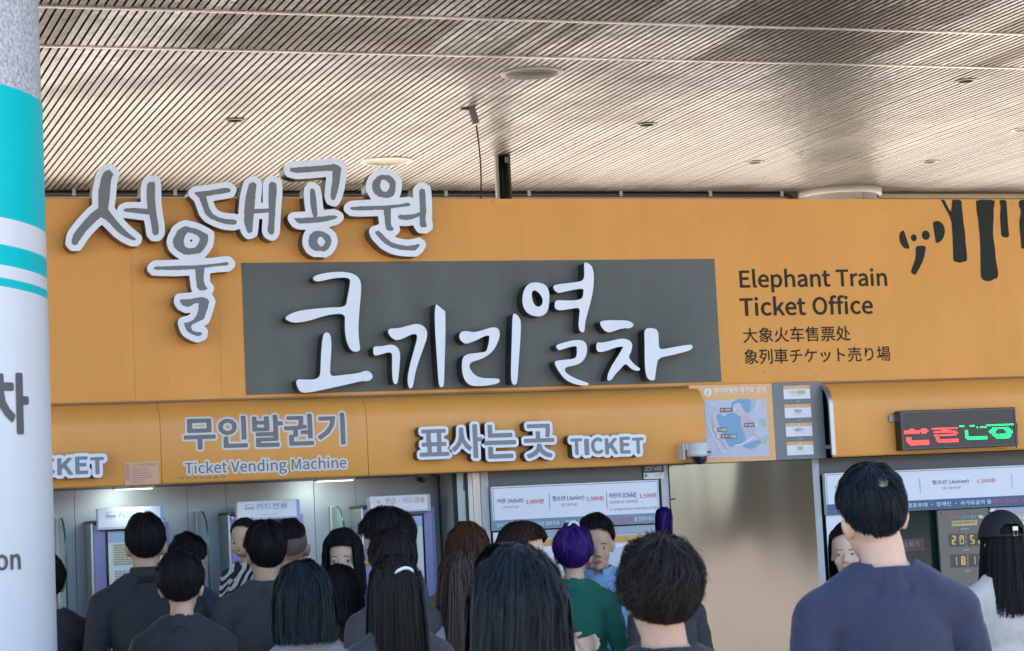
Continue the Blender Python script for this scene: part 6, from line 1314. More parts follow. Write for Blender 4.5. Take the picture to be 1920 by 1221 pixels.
def seg7(ch, xa_, ya, w_, h_, dx):
    on = {'0': 'abcdef', '1': 'bc', '2': 'abged', '5': 'afgcd', '8': 'abcdefg'}[ch]
    tk = 13; g_ = 3
    S = {'a': ((0, 0), (w_, 0)), 'd': ((0, h_), (w_, h_)), 'g': ((0, h_ / 2), (w_, h_ / 2)), 'f': ((0, 0), (0, h_ / 2)), 'b': ((w_, 0), (w_, h_ / 2)), 'e': ((0, h_ / 2), (0, h_)), 'c': ((w_, h_ / 2), (w_, h_))}
    M_ = []
    for k in on:
        (p1, q1), (p2, q2) = S[k]
        if q1 == q2: pts = [(p1 + g_, q1 - tk / 2), (p2 - g_, q1 - tk / 2), (p2 - g_, q1 + tk / 2), (p1 + g_, q1 + tk / 2)]
        else: pts = [(p1 - tk / 2, q1 + g_), (p1 + tk / 2, q1 + g_), (p1 + tk / 2, q2 - g_), (p1 - tk / 2, q2 - g_)]
        M_.append([zQ(xa_ + u_ + v_ * dx, ya + v_) for u_, v_ in pts])
    flat('digit', wall(M_, YB - 0.0035), YB - 0.0035, DIG, t)
for row, (digs, y_, xs_) in enumerate((('2050', 612, (365, 485, 645, 768)), ('1810', 930, (382, 508, 660, 785)))):
    for k in (0, 1):
        xq = (312, 600)[k] + row * 28
        film('digit_panel', [zQ(xq, y_ - 32 - k * 8), zQ(xq + 245, y_ - 40 - k * 8), zQ(xq + 255, y_ + 158 - k * 8), zQ(xq + 12, y_ + 166 - k * 8)], YB - 0.0015, DIGB, t)
    for ch, xq in zip(digs, xs_): seg7(ch, xq, y_ - (xq - 365) * 0.03, 52, 122, 0.06)
    for yy in (28, 82):
        c_ = [zQ(572 + row * 25 + 6 * math.cos(k * math.pi / 4), y_ + yy + 6 * math.sin(k * math.pi / 4)) for k in range(8)]
        film('colon_dot', c_, YB - 0.002, WT, t)
for xq, yq in ((220, 258), (930, 228)):
    p = hit(*zQ(xq, yq), YB); MB().tube([p, p + Vector((0, -0.008, 0))], 0.006, 10).obj('fixing', ALU, t, True)

# ---- cameras, stickers, paper notice
CAMW = mat('camera_white', (0.62, 0.62, 0.64), 0.35); DOME = mat('camera_dome', (0.008, 0.008, 0.01), 0.05, spec=0.8, coat=1.0)
p = hit(1313, 848, YC - 0.12)
cx, cy = p.x, YC - 0.10; zt = hit(1313, 831, cy).z
t = thing('dome_camera', 'white dome security camera on a bracket at the canopy corner', 'security camera', (cx, cy, zt - 0.1))
box('bracket', cx - 0.078, cx - 0.068, cy + 0.02, YC + 0.005, zt - 0.085, zt + 0.002, CAMW, t, bevel=0.003)
box('arm', cx - 0.070, cx - 0.02, cy + 0.0, cy + 0.05, zt - 0.034, zt + 0.001, CAMW, t, bevel=0.006)
MB().lathe((cx, cy, zt), [(0.001, 0.002), (0.058, 0.002), (0.062, -0.004), (0.063, -0.036), (0.0645, -0.038), (0.0645, -0.064), (0.060, -0.070), (0.042, -0.071)], 32).obj('housing', CAMW, t, True)
MB().lathe((cx, cy, zt), [(0.044, -0.0712), (0.043, -0.082), (0.038, -0.096), (0.026, -0.108), (0.0005, -0.113)], 28).obj('dome', DOME, t, True)
sheet('badge', cx + 0.022, cx + 0.042, zt - 0.058, zt - 0.044, cy - 0.0655, mat('badge_blue', (0.06, 0.07, 0.16), 0.4), t)
box('cable_clip', cx - 0.045, cx + 0.0, YC - 0.004, YC + 0.02, ZCB - 0.006, ZCB - 0.001, BLK, t)
p = hit(791, 896, YC + 0.10)
cx, cy, zt = p.x, YC + 0.12, ZCB
t = thing('dome_camera', 'small black dome camera under the canopy beside the machine alcove', 'security camera', (cx, cy, zt))
MB().lathe((cx, cy, zt), [(0.001, 0.001), (0.045, 0.001), (0.045, -0.008), (0.036, -0.012)], 28).obj('base', mat('camera_grey', (0.16, 0.16, 0.17), 0.4), t, True)
MB().lathe((cx, cy, zt), [(0.034, -0.010), (0.033, -0.022), (0.026, -0.036), (0.014, -0.044), (0.0005, -0.046)], 28).obj('dome', DOME, t, True)
YS_ = YW - 0.0025
a = hit(1206, 873, YS_); r = hit(1245, 897, YS_)
t = thing('sticker', 'navy and white CCTV sticker beside the left price board', 'sticker', ((a.x + r.x) / 2, YS_, r.z))
box('sticker_sheet', a.x, r.x, YS_, YW - 0.0003, r.z, min(a.z, ZCB), SGN, t)
sheet('navy_field', a.x, r.x, r.z + (a.z - r.z) * 0.45, min(a.z, ZCB) - 0.0005, YS_ - 0.001, MATS['navy_print'], t)
lettering('CCTV 녹화중', 1210, 875, 1241, 883.5, YS_ - 0.002, SGN, t, 1.0)
q = hit(1211, 892, YS_)
flat('emblem', [[(q.x + 0.009 * math.cos(k * math.pi / 8), q.z + 0.009 * math.sin(k * math.pi / 8)) for k in range(16)]], YS_ - 0.0012, PTX2, t)
for k in range(3): sheet('small_print', q.x + 0.05, r.x - 0.006, q.z - 0.008 + k * 0.007, q.z - 0.005 + k * 0.007, YS_ - 0.0012, FAINT, t)
a = hit(233, 867, YC); r = hit(301, 909, YC)
YQ = YC - 0.002
t = thing('paper_notice', 'pinkish CCTV paper notice stuck on the canopy left of the vending lettering', 'notice', ((a.x + r.x) / 2, YQ, r.z))
PNK = mat('faded_paper', (0.66, 0.40, 0.26), 0.6, vary=0.04)
sheet('paper', a.x, r.x - 0.004, r.z + 0.004, a.z, YQ, PNK, t)
lettering('CCTV 설치안내문', 248, 869.5, 292, 875, YQ - 0.001, mat('faded_ink', (0.42, 0.20, 0.13), 0.6), t, 1.0)
sheet('margin', a.x + 0.004, a.x + 0.022, r.z + 0.03, a.z - 0.01, YQ - 0.001, mat('faded_red', (0.58, 0.25, 0.18), 0.6), t)
rr = random.Random(3)
for k in range(7):
    sheet('print_line', a.x + 0.035, a.x + 0.035 + rr.uniform(0.06, 0.12), a.z - 0.035 - k * 0.011, a.z - 0.032 - k * 0.011, YQ - 0.001, MATS['faded_ink'], t)
# scuffs and marks on the paint: adhesive rest below the vending lettering, drips, specks
SCUF = mat('adhesive_rest', (0.40, 0.22, 0.075), 0.8)
sc = thing('adhesive_mark', 'faded adhesive mark below the vending machine lettering', 'mark', (sx(380, 897, YC), YC, ZCB))
for k in range(7):
    x_ = 334 + k * 13
    film('smear', chaikin([(x_, 896 - k * .35), (x_ + 9, 894.5 - k * .35), (x_ + 12, 897 - k * .35), (x_ + 5, 899.5 - k * .35)], 1), YC - 0.0008, SCUF, sc)
SPK = mat('rust_speck', (0.16, 0.07, 0.02), 0.8)
sp = thing('paint_chips', 'small dark paint chips scattered over the orange fascia and canopy', 'marks', (sx(900, 700, YF), YF, ZCB))
rr = random.Random(11)
for k in range(46):
    px_, py_ = rr.uniform(110, 1900), rr.choice((rr.uniform(376, 480), rr.uniform(690, 730)))
    if 452 < px_ < 1356 and py_ > 480: continue
    s_ = rr.uniform(0.5, 1.5)
    film('chip', [(px_ - s_, py_), (px_, py_ - s_ * rr.uniform(.4, 1)), (px_ + s_ * rr.uniform(.6, 1.6), py_ + .2), (px_ + .2, py_ + s_ * .7)], YF - 0.0007, SPK, sp)
for k in range(30):
    px_, py_ = rr.uniform(110, 1900), rr.uniform(800, 850)
    if 1310 < px_ < 1570: continue
    s_ = rr.uniform(0.4, 1.2)
    film('chip', [(px_ - s_, py_), (px_, py_ - s_ * rr.uniform(.4, 1)), (px_ + s_ * rr.uniform(.6, 1.6), py_ + .2), (px_ + .2, py_ + s_ * .7)], YC - 0.0007, SPK, sp)
# ---------------------------------------------------------------- people
SKIN = mat('skin_warm', (0.52, 0.325, 0.225), 0.55, spec=0.25, vary=0.10, vscale=14, sss=0.10, bump=0.06, bscale=240)
SKIN2 = mat('skin_light', (0.60, 0.395, 0.285), 0.55, spec=0.25, vary=0.08, vscale=14, sss=0.10, bump=0.06, bscale=240)
LIP = mat('skin_lip', (0.42, 0.13, 0.11), 0.4); LIPR = mat('skin_lip_red', (0.50, 0.03, 0.05), 0.3)
EYEW = mat('skin_eye_white', (0.62, 0.60, 0.58), 0.25); IRIS = mat('skin_iris', (0.012, 0.008, 0.006), 0.12); BROW = mat('skin_brow', (0.045, 0.030, 0.022), 0.7)
def hairmat(name, c, rough=0.5, spec=0.09, var=0.5): return mat('hair_' + name, c, rough, spec=spec, island=var)
H_BLACK = hairmat('black', (0.010, 0.010, 0.011)); H_SOFT = hairmat('soft_black', (0.016, 0.013, 0.012)); H_BLUE = hairmat('blue_black', (0.008, 0.012, 0.016), 0.38)
H_BROWN = hairmat('brown', (0.070, 0.028, 0.014)); H_DBROWN = hairmat('dark_brown', (0.030, 0.017, 0.012)); H_ASH = hairmat('ash_brown', (0.055, 0.036, 0.030), var=0.8)
H_PURP = hairmat('purple', (0.030, 0.009, 0.125), 0.42, 0.18, 0.6); H_BUZZ = mat('hair_buzz', (0.15, 0.105, 0.085), 0.8, vary=0.15, vscale=90)
def cloth(name, c, rough=0.8): return mat('cloth_' + name, c, rough, vary=0.16, vscale=7, bump=0.6, bscale=22, stretch=(1, 1, 0.45), sheen=0.1)
HC = Vector((0, -0.012, 1.625)); HR = Vector((0.074, 0.094, 0.098))
PIV = Vector((0, -0.012, 1.47))

def prims(v):
    """the figure as tapered limbs and rounded masses (label, p0, r0, p1, r1) or (label, centre, radii)"""
    f = v.get('female', False); sh = 0.158 if f else 0.185; nk = 0.045 if f else 0.055
    C = [('neck', (0, -0.030, 1.42), nk + 0.008, (0, -0.008, 1.535), nk)]
    C += [('chest', (0, -0.034, 1.462), 0.046, (s * sh * 0.55, -0.026, 1.408), 0.047) for s in (-1, 1)]
    C += [('chest', (s * sh * 0.5, -0.026, 1.41), 0.047, (s * sh * 1.0, -0.016, 1.366), 0.05) for s in (-1, 1)]
    C += [('chest', (s * sh * 0.55, -0.02, 1.36), 0.065, (s * sh * 0.95, -0.015, 1.36), 0.05) for s in (-1, 1)]
    E_ = [('chest', (0, -0.005, 1.27), (sh * 0.88, 0.112, 0.19)), ('chest', (0, 0.0, 1.10), (0.135 if f else 0.148, 0.10, 0.16)), ('pelvis', (0, -0.008, 0.94), (0.162 if f else 0.158, 0.112, 0.13)),
          ('pelvis', (0.07, -0.05, 0.90), (0.085, 0.08, 0.09)), ('pelvis', (-0.07, -0.05, 0.90), (0.085, 0.08, 0.09))]
    if f: E_ += [('chest', (s * 0.07, 0.075, 1.26), (0.06, 0.055, 0.06)) for s in (-1, 1)]
    el = {-1: (-(sh + 0.05), -0.04, 1.10), 1: (sh + 0.05, -0.04, 1.10)}
    wr = {-1: (-(sh + 0.05), 0.02, 0.86), 1: (sh + 0.05, 0.02, 0.86)}
    if v.get('phone'):
        el[1] = (sh + 0.045, 0.0, 1.12); wr[1] = (0.07, 0.24, 1.17)
    if v.get('carry'):
        el[-1] = (-(sh + 0.05), 0.03, 1.12); wr[-1] = (-0.06, 0.27, 1.10)
    k = 0.85 if f else 1.0
    for s in (-1, 1):
        S = Vector((s * (sh + 0.002), -0.015, 1.358)); El = Vector(el[s]); Wr = Vector(wr[s])
        C += [('uarm', S, 0.052 * k, El, 0.041 * k), ('farm', El, 0.041 * k, Wr, 0.027 * k)]
        d = (Wr - El).normalized(); side = d.cross(Vector((0, 1, 0.3))).normalized()
        nrm = d.cross(side).normalized()
        if nrm.y < 0: nrm = -nrm
        pal = Wr + d * 0.05
        C += [('hand', Wr + d * 0.015 + side * 0.014, 0.019 * k, Wr + d * 0.085 + side * 0.022, 0.015 * k), ('hand', Wr + d * 0.015 - side * 0.014, 0.019 * k, Wr + d * 0.085 - side * 0.022, 0.015 * k), ('hand', Wr, 0.024 * k, pal, 0.021 * k)]
        for q, (o_, L_) in enumerate(((-0.030, 0.070), (-0.010, 0.080), (0.010, 0.076), (0.029, 0.060))):
            b = Wr + d * 0.088 + side * o_; m = b + d * L_ * 0.5 + nrm * 0.006; e = m + d * L_ * 0.42 + nrm * 0.026
            C += [('hand', b, 0.0092, m, 0.0088), ('hand', m, 0.0088, e, 0.0078)]
        b = Wr + d * 0.03 - side * 0.026 * (1 if s > 0 else -1) * s; th = b - side * 0.028 + d * 0.035 + nrm * 0.012
        C += [('hand', b, 0.0125, th, 0.0105), ('hand', th, 0.0105, th + d * 0.03 + nrm * 0.008, 0.009)]
        hx = 0.088
        C += [('thigh', (s * hx, -0.005, 0.90), 0.088, (s * 0.095, 0.005, 0.49), 0.056), ('calf', (s * 0.095, -0.006, 0.47), 0.056, (s * 0.097, -0.028, 0.27), 0.052), ('calf', (s * 0.097, -0.028, 0.27), 0.052, (s * 0.098, -0.03, 0.08), 0.037),
              ('foot', (s * 0.10, -0.055, 0.042), 0.038, (s * 0.108, 0.10, 0.036), 0.032), ('foot', (s * 0.108, 0.09, 0.036), 0.036, (s * 0.11, 0.15, 0.03), 0.028)]
    jw = 0.93 if f else 1.0
    hd = [('head', (0, -0.012, 1.625), (0.074, 0.094, 0.098)), ('head', (0, 0.022, 1.565), (0.061 * jw, 0.070, 0.083)), ('head', (0, 0.030, 1.525), (0.050 * jw, 0.057, 0.043)), ('head', (0, 0.079, 1.505), (0.019, 0.016, 0.017)),
          ('head', (0, 0.0885, 1.538), (0.022, 0.0095, 0.0065)), ('head', (0, 0.087, 1.5275), (0.019, 0.010, 0.0075)), ('head', (0.036, 0.060, 1.563), (0.023, 0.021, 0.022)), ('head', (-0.036, 0.060, 1.563), (0.023, 0.021, 0.022)),
          ('head', (0.0095, 0.097, 1.562), (0.0085, 0.010, 0.0075)), ('head', (-0.0095, 0.097, 1.562), (0.0085, 0.010, 0.0075))]
    for s in (-1, 1):
        hd += [('head', (s * 0.078, -0.012, 1.588), (0.011, 0.019, 0.027)), ('head', (s * 0.084, -0.019, 1.594), (0.0085, 0.012, 0.021)), ('head', (s * 0.076, -0.006, 1.566), (0.010, 0.011, 0.013)), ('head', (s * 0.031, 0.0705, 1.594), (0.014, 0.013, 0.009))]
    hc = [('head', (-0.036, 0.070, 1.614), 0.012, (0.036, 0.070, 1.614), 0.012), ('head', (0, 0.080, 1.606), 0.0075, (0, 0.104, 1.570), 0.0115)]
    if v.get('kid'):
        hd = [('head', (0, -0.012, 1.625), (0.074, 0.094, 0.098)), ('head', (0, 0.020, 1.572), (0.064, 0.068, 0.070)), ('head', (0, 0.036, 1.545), (0.050, 0.050, 0.040)), ('head', (0, 0.072, 1.527), (0.016, 0.014, 0.013)), ('head', (0, 0.0835, 1.546), (0.015, 0.008, 0.005)), ('head', (0, 0.0825, 1.539), (0.013, 0.008, 0.0055))]
        for s in (-1, 1):
            hd += [('head', (s * 0.036, 0.056, 1.556), (0.026, 0.026, 0.024)), ('head', (s * 0.078, -0.012, 1.585), (0.011, 0.017, 0.023)), ('head', (s * 0.007, 0.088, 1.565), (0.0075, 0.008, 0.006))]
        hc = [('head', (0, 0.080, 1.590), 0.0065, (0, 0.090, 1.567), 0.0085)]
    return C, E_, hc, hd
def sphere_grid(n=14, m=20):
    v = [(0, 0, 1)]
    for i in range(1, n):
        a = math.pi * i / n
        v += [(math.sin(a) * math.cos(2 * math.pi * j / m), math.sin(a) * math.sin(2 * math.pi * j / m), math.cos(a)) for j in range(m)]
    v.append((0, 0, -1)); f = []
    for j in range(m): f.append((0, 1 + j, 1 + (j + 1) % m))
    for i in range(n - 2):
        for j in range(m):
            a, b = 1 + i * m + j, 1 + i * m + (j + 1) % m
            f.append((a, a + m, b + m, b))
    e = len(v) - 1; q = 1 + (n - 2) * m
    for j in range(m): f.append((q + j, e, q + (j + 1) % m))
    return v, f
_SG = sphere_grid()
def head_matrix(v):
    R = Matrix.Rotation(math.radians(v.get('turn', 0)), 4, 'Z') @ Matrix.Rotation(-math.radians(v.get('nod', 0)), 4, 'X') @ Matrix.Rotation(math.radians(v.get('tilt', 0)), 4, 'Y')
    hsz = v.get('head', 1.0)
    return Matrix.Translation(PIV) @ R @ Matrix.Scale(hsz, 4) @ Matrix.Translation(-PIV)
BODIES = {}
def body(key, v):
    if key in BODIES: return BODIES[key]
    C, E_, hc, hd = prims(v); M = head_matrix(v); hs = v.get('head', 1.0)
    R3 = M.to_3x3()
    mb = MB(); L = []
    def cap(lb, p0, r0, p1, r1):
        p0, p1 = Vector(p0), Vector(p1); d = (p1 - p0); n = 10
        pts = [p0 - d.normalized() * r0 * math.cos(a) for a in (0.15, 0.6, 1.1)] + [p0.lerp(p1, t) for t in (0, 0.25, 0.5, 0.75, 1)] + [p1 + d.normalized() * r1 * math.cos(a) for a in (1.1, 0.6, 0.15)]
        rr = [r0 * math.sin(a) for a in (0.15, 0.6, 1.1)] + [r0 + (r1 - r0) * t for t in (0, 0.25, 0.5, 0.75, 1)] + [r1 * math.sin(a) for a in (1.1, 0.6, 0.15)]
        mb.tube(pts, rr, 12); L.append(('c', lb, p0, r0, p1, r1))
    for lb, p0, r0, p1, r1 in C: cap(lb, p0, r0, p1, r1)
    for lb, p0, r0, p1, r1 in hc: cap(lb, M @ Vector(p0), r0 * hs, M @ Vector(p1), r1 * hs)
    for lb, c, r in E_:
        mb.add([(c[0] + r[0] * x, c[1] + r[1] * y, c[2] + r[2] * z) for x, y, z in _SG[0]], _SG[1]); L.append(('e', lb, Vector(c), min(r), r))
    for lb, c, r in hd:
        mb.add([M @ (Vector(c) + Vector((r[0] * x, r[1] * y, r[2] * z))) for x, y, z in _SG[0]], _SG[1])
    L.append(('e', 'head', M @ Vector((0, 0.0, 1.60)), 0.09 * hs, (0.085 * hs, 0.10 * hs, 0.115 * hs)))
    me = bpy.data.meshes.new('t'); me.from_pydata(mb.v, [], mb.f); me.update()
    o = bpy.data.objects.new('t', me); COL.objects.link(o)
    m1 = o.modifiers.new('r', 'REMESH'); m1.mode = 'VOXEL'; m1.voxel_size = v.get('voxel', 0.0078)
    m2 = o.modifiers.new('s', 'SMOOTH'); m2.factor = 0.5; m2.iterations = 2
    dg = bpy.context.evaluated_depsgraph_get()
    out = bpy.data.meshes.new_from_object(o.evaluated_get(dg))
    bpy.data.objects.remove(o); bpy.data.meshes.remove(me)
    out.name = 'body'; out.shade_smooth()
    n = len(out.vertices)
    P = np.empty(n * 3); out.vertices.foreach_get('co', P); P = P.reshape(-1, 3)
    Nn = np.empty(n * 3); out.vertices.foreach_get('normal', Nn); Nn = Nn.reshape(-1, 3)
    best = np.full(n, 1e9); lab = np.zeros(n, dtype='U8')
    for l in L:
        if l[0] == 'c':
            a = np.array(l[2]); d = np.array(l[4]) - a; t = np.clip(((P - a) @ d) / (d @ d), 0, 1)
            q = np.linalg.norm(P - a - t[:, None] * d, axis=1) - (l[3] + (l[5] - l[3]) * t)
        else:
            q = (np.linalg.norm((P - np.array(l[2])) / np.array(l[4]), axis=1) - 1) * l[3]
        w = q < best; best = np.where(w, q, best); lab[w] = l[1]
    faces = [tuple(p.vertices) for p in out.polygons]
    bvh = BVHTree.FromPolygons([tuple(p) for p in P], faces)
    BODIES[key] = dict(mesh=out, P=P, N=Nn, lab=lab, faces=faces, bvh=bvh, M=M, cl={}, v=v)
    return BODIES[key]
def garment(B, kind, sleeve='long', off=0.012, neck=1.475):
    key = (kind, sleeve, off, neck)
    if key in B['cl']: return B['cl'][key]
    P, N, lab = B['P'], B['N'], B['lab']; z = P[:, 2]
    if kind == 'top':
        ok = np.isin(lab, ['chest', 'pelvis', 'uarm', 'neck'])
        if sleeve == 'long': ok |= lab == 'farm'
        elif sleeve == 'half': ok &= ~((lab == 'uarm') & (z < 1.19))
        ok &= ~((lab == 'neck') & (z > neck)); ok &= ~((lab == 'pelvis') & (z < 0.86)); ok &= ~((lab == 'chest') & (z > neck + 0.045))
    elif kind == 'trousers': ok = np.isin(lab, ['pelvis', 'thigh', 'calf']) & (z > 0.075) & (z < 0.99)
    else: ok = (lab == 'foot') | ((lab == 'calf') & (z < 0.085))
    fs = [f for f in B['faces'] if all(ok[i] for i in f)]
    used = sorted({i for f in fs for i in f}); ix = {i: k for k, i in enumerate(used)}
    V = []
    Q = P.copy()                                              # cloth hangs over the forms below: even them out first
    if kind == 'top':
        inn = np.zeros(len(P), bool); inn[used] = True
        E2 = np.unique(np.sort(np.array([(f[k], f[(k + 1) % len(f)]) for f in fs for k in range(len(f))]), axis=1), axis=0)
        cnt = np.zeros(len(P)); np.add.at(cnt, E2[:, 0], 1); np.add.at(cnt, E2[:, 1], 1); cnt[cnt == 0] = 1
        Q = Q + N * off * inn[:, None]
        mv = inn & (lab != 'neck') & (P[:, 2] < neck - 0.03)
        for _ in range(26):
            S_ = np.zeros_like(Q); np.add.at(S_, E2[:, 0], Q[E2[:, 1]]); np.add.at(S_, E2[:, 1], Q[E2[:, 0]])
            Q = np.where(mv[:, None], Q * 0.4 + 0.6 * S_ / cnt[:, None], Q)
        short = np.maximum(0, ((P + N * 0.006 - Q) * N).sum(1))
        Q = Q + N * np.where(mv, short, 0)[:, None] - N * off * inn[:, None]
    rim = set()
    if kind == 'top':
        ec = {}
        for f in fs:
            for k in range(len(f)):
                e = (min(f[k], f[(k + 1) % len(f)]), max(f[k], f[(k + 1) % len(f)])); ec[e] = ec.get(e, 0) + 1
        rim = {i for e, c_ in ec.items() if c_ == 1 for i in e if P[i][2] > neck - 0.04}
    for i in used:
        p = Q[i]; nz = noise.noise(Vector((p[0] * 9, p[1] * 9, p[2] * 5)))
        fold = 0.005 * noise.noise(Vector((p[0] * 13 + p[2] * 9, p[1] * 14, p[2] * 20 + 7))) + 0.005 * abs(noise.noise(Vector((p[0] * 30 - p[2] * 22, p[1] * 20, p[2] * 16))))
        d = off * (1.0 + 0.35 * nz) + (fold if kind != 'shoes' else 0)
        if kind == 'top' and lab[i] == 'neck': d = 0.006
        if kind == 'top' and p[2] < 1.15 and lab[i] in ('chest', 'pelvis'): d += 0.012
        w_ = p + N[i] * max(0.004, d)
        if i in rim: w_ = np.array((P[i][0] + N[i][0] * 0.007, P[i][1] + N[i][1] * 0.007, neck + 0.003 - 0.10 * (P[i][1] + 0.03)))   # clean neckline
        V.append(tuple(w_))
    me = bpy.data.meshes.new(kind); me.from_pydata(V, [], [tuple(ix[i] for i in f) for f in fs]); me.update(); me.shade_smooth()
    B['cl'][key] = me
    return me
def inst(name, me, m, parent):
    o = bpy.data.objects.new(name, me); COL.objects.link(o); o.parent = parent
    if not me.materials: me.materials.append(m)
    o.material_slots[0].link = 'OBJECT'; o.material_slots[0].material = m
    return o
def decal(B, parent, name, pts, m, lift=0.0012, dens=1):
    """a feature of the face: outline in (x, z) of the upright head laid on the skin"""
    M = B['M']; V, T = fill([pts]); out = []
    for _ in range(2):                                        # finer, so that it follows the curves of the face
        mid = {}; T2 = []; V = list(V)
        def md(i, j):
            k = (min(i, j), max(i, j))
            if k not in mid:
                mid[k] = len(V); V.append(((V[i][0] + V[j][0]) / 2, (V[i][1] + V[j][1]) / 2))
            return mid[k]
        for t_ in T:
            a, b, c = t_; d, e, f = md(a, b), md(b, c), md(c, a)
            T2 += [(a, d, f), (d, b, e), (f, e, c), (d, e, f)]
        T = T2
    for x, z in V:
        o_ = M @ Vector((x, 0.3, z)); d = (M.to_3x3() @ Vector((0, -1, 0))).normalized()
        h = B['bvh'].ray_cast(o_, d)
        if h[0] is None: return
        out.append(h[0] - d * lift)
    return mk(name, out, orient(V, T, -1), m, parent, local=True)
def ell(cx_, cz_, a, b, n=14, rot=0.0):
    return [(cx_ + a * math.cos(t) * math.cos(rot) - b * math.sin(t) * math.sin(rot), cz_ + a * math.cos(t) * math.sin(rot) + b * math.sin(t) * math.cos(rot)) for t in [2 * math.pi * k / n for k in range(n)]]
def face(B, p, lip=LIP, look=0.0, brow=1.0, lid=0.0, kid=False):
    if kid:
        for s in (-1, 1):
            ex, ez = s * 0.0325, 1.585
            decal(B, p, 'eye', ell(ex, ez, 0.0125, 0.0056), EYEW)
            decal(B, p, 'iris', ell(ex + look * 0.004, ez, 0.0068, 0.0062), IRIS, 0.0020)
            decal(B, p, 'eyelid', [(ex - 0.0135, ez + 0.001), (ex - 0.006, ez + 0.0055), (ex + 0.006, ez + 0.0055), (ex + 0.0135, ez + 0.001), (ex + 0.0062, ez + 0.0078), (ex - 0.0062, ez + 0.0078)], BROW, 0.0026)
            decal(B, p, 'eyebrow', [(s * 0.018, 1.6055), (s * 0.032, 1.609), (s * 0.045, 1.606), (s * 0.045, 1.607), (s * 0.032, 1.6115), (s * 0.018, 1.6085)], mat('skin_brow_soft', (0.16, 0.09, 0.06), 0.8), 0.0014)
        decal(B, p, 'lips', [(-0.014, 1.5425), (-0.005, 1.5475), (0.005, 1.5475), (0.014, 1.5425), (0.006, 1.5365), (-0.006, 1.5365)], lip, 0.0014)
        decal(B, p, 'mouth_line', [(-0.0135, 1.5425), (0, 1.5432), (0.0135, 1.5425), (0, 1.5417)], BROW, 0.0024)
        return
    for s in (-1, 1):
        ex = s * 0.0315; ez = 1.594
        hgt = (0.0052 if kid else 0.0040) * (1 - lid)
        decal(B, p, 'eye', ell(ex, ez, 0.0125, hgt + 0.0006), EYEW)
        decal(B, p, 'iris', ell(ex + look * 0.005, ez - 0.0004, 0.0056, min(hgt + 0.0004, 0.0055)), IRIS, 0.0022)
        decal(B, p, 'eyelid', [(ex - 0.0135, ez + 0.0002), (ex - 0.006, ez + hgt + 0.0006), (ex + 0.006, ez + hgt + 0.0006), (ex + 0.0135, ez + 0.0002), (ex + 0.0062, ez + hgt + 0.0028), (ex - 0.0062, ez + hgt + 0.0028)], BROW, 0.003)
        decal(B, p, 'eyebrow', [(s * 0.0145, 1.6135), (s * 0.030, 1.6155), (s * 0.047, 1.6125), (s * 0.049, 1.613), (s * 0.031, 1.6155 + 0.0045 * brow), (s * 0.0145, 1.6135 + 0.004 * brow)], BROW, 0.0016)
        decal(B, p, 'nostril', ell(s * 0.0065, 1.5575, 0.0032, 0.0016), BROW, 0.0014)
    decal(B, p, 'lips', [(-0.021, 1.5325), (-0.010, 1.5385), (-0.003, 1.5405), (0, 1.5392), (0.003, 1.5405), (0.010, 1.5385), (0.021, 1.5325), (0.011, 1.5258), (0, 1.5238), (-0.011, 1.5258)], lip, 0.0014)
    decal(B, p, 'mouth_line', [(-0.020, 1.5325), (-0.008, 1.5338), (0, 1.5330), (0.008, 1.5338), (0.020, 1.5325), (0.008, 1.5322), (0, 1.5315), (-0.008, 1.5322)], BROW, 0.0026)

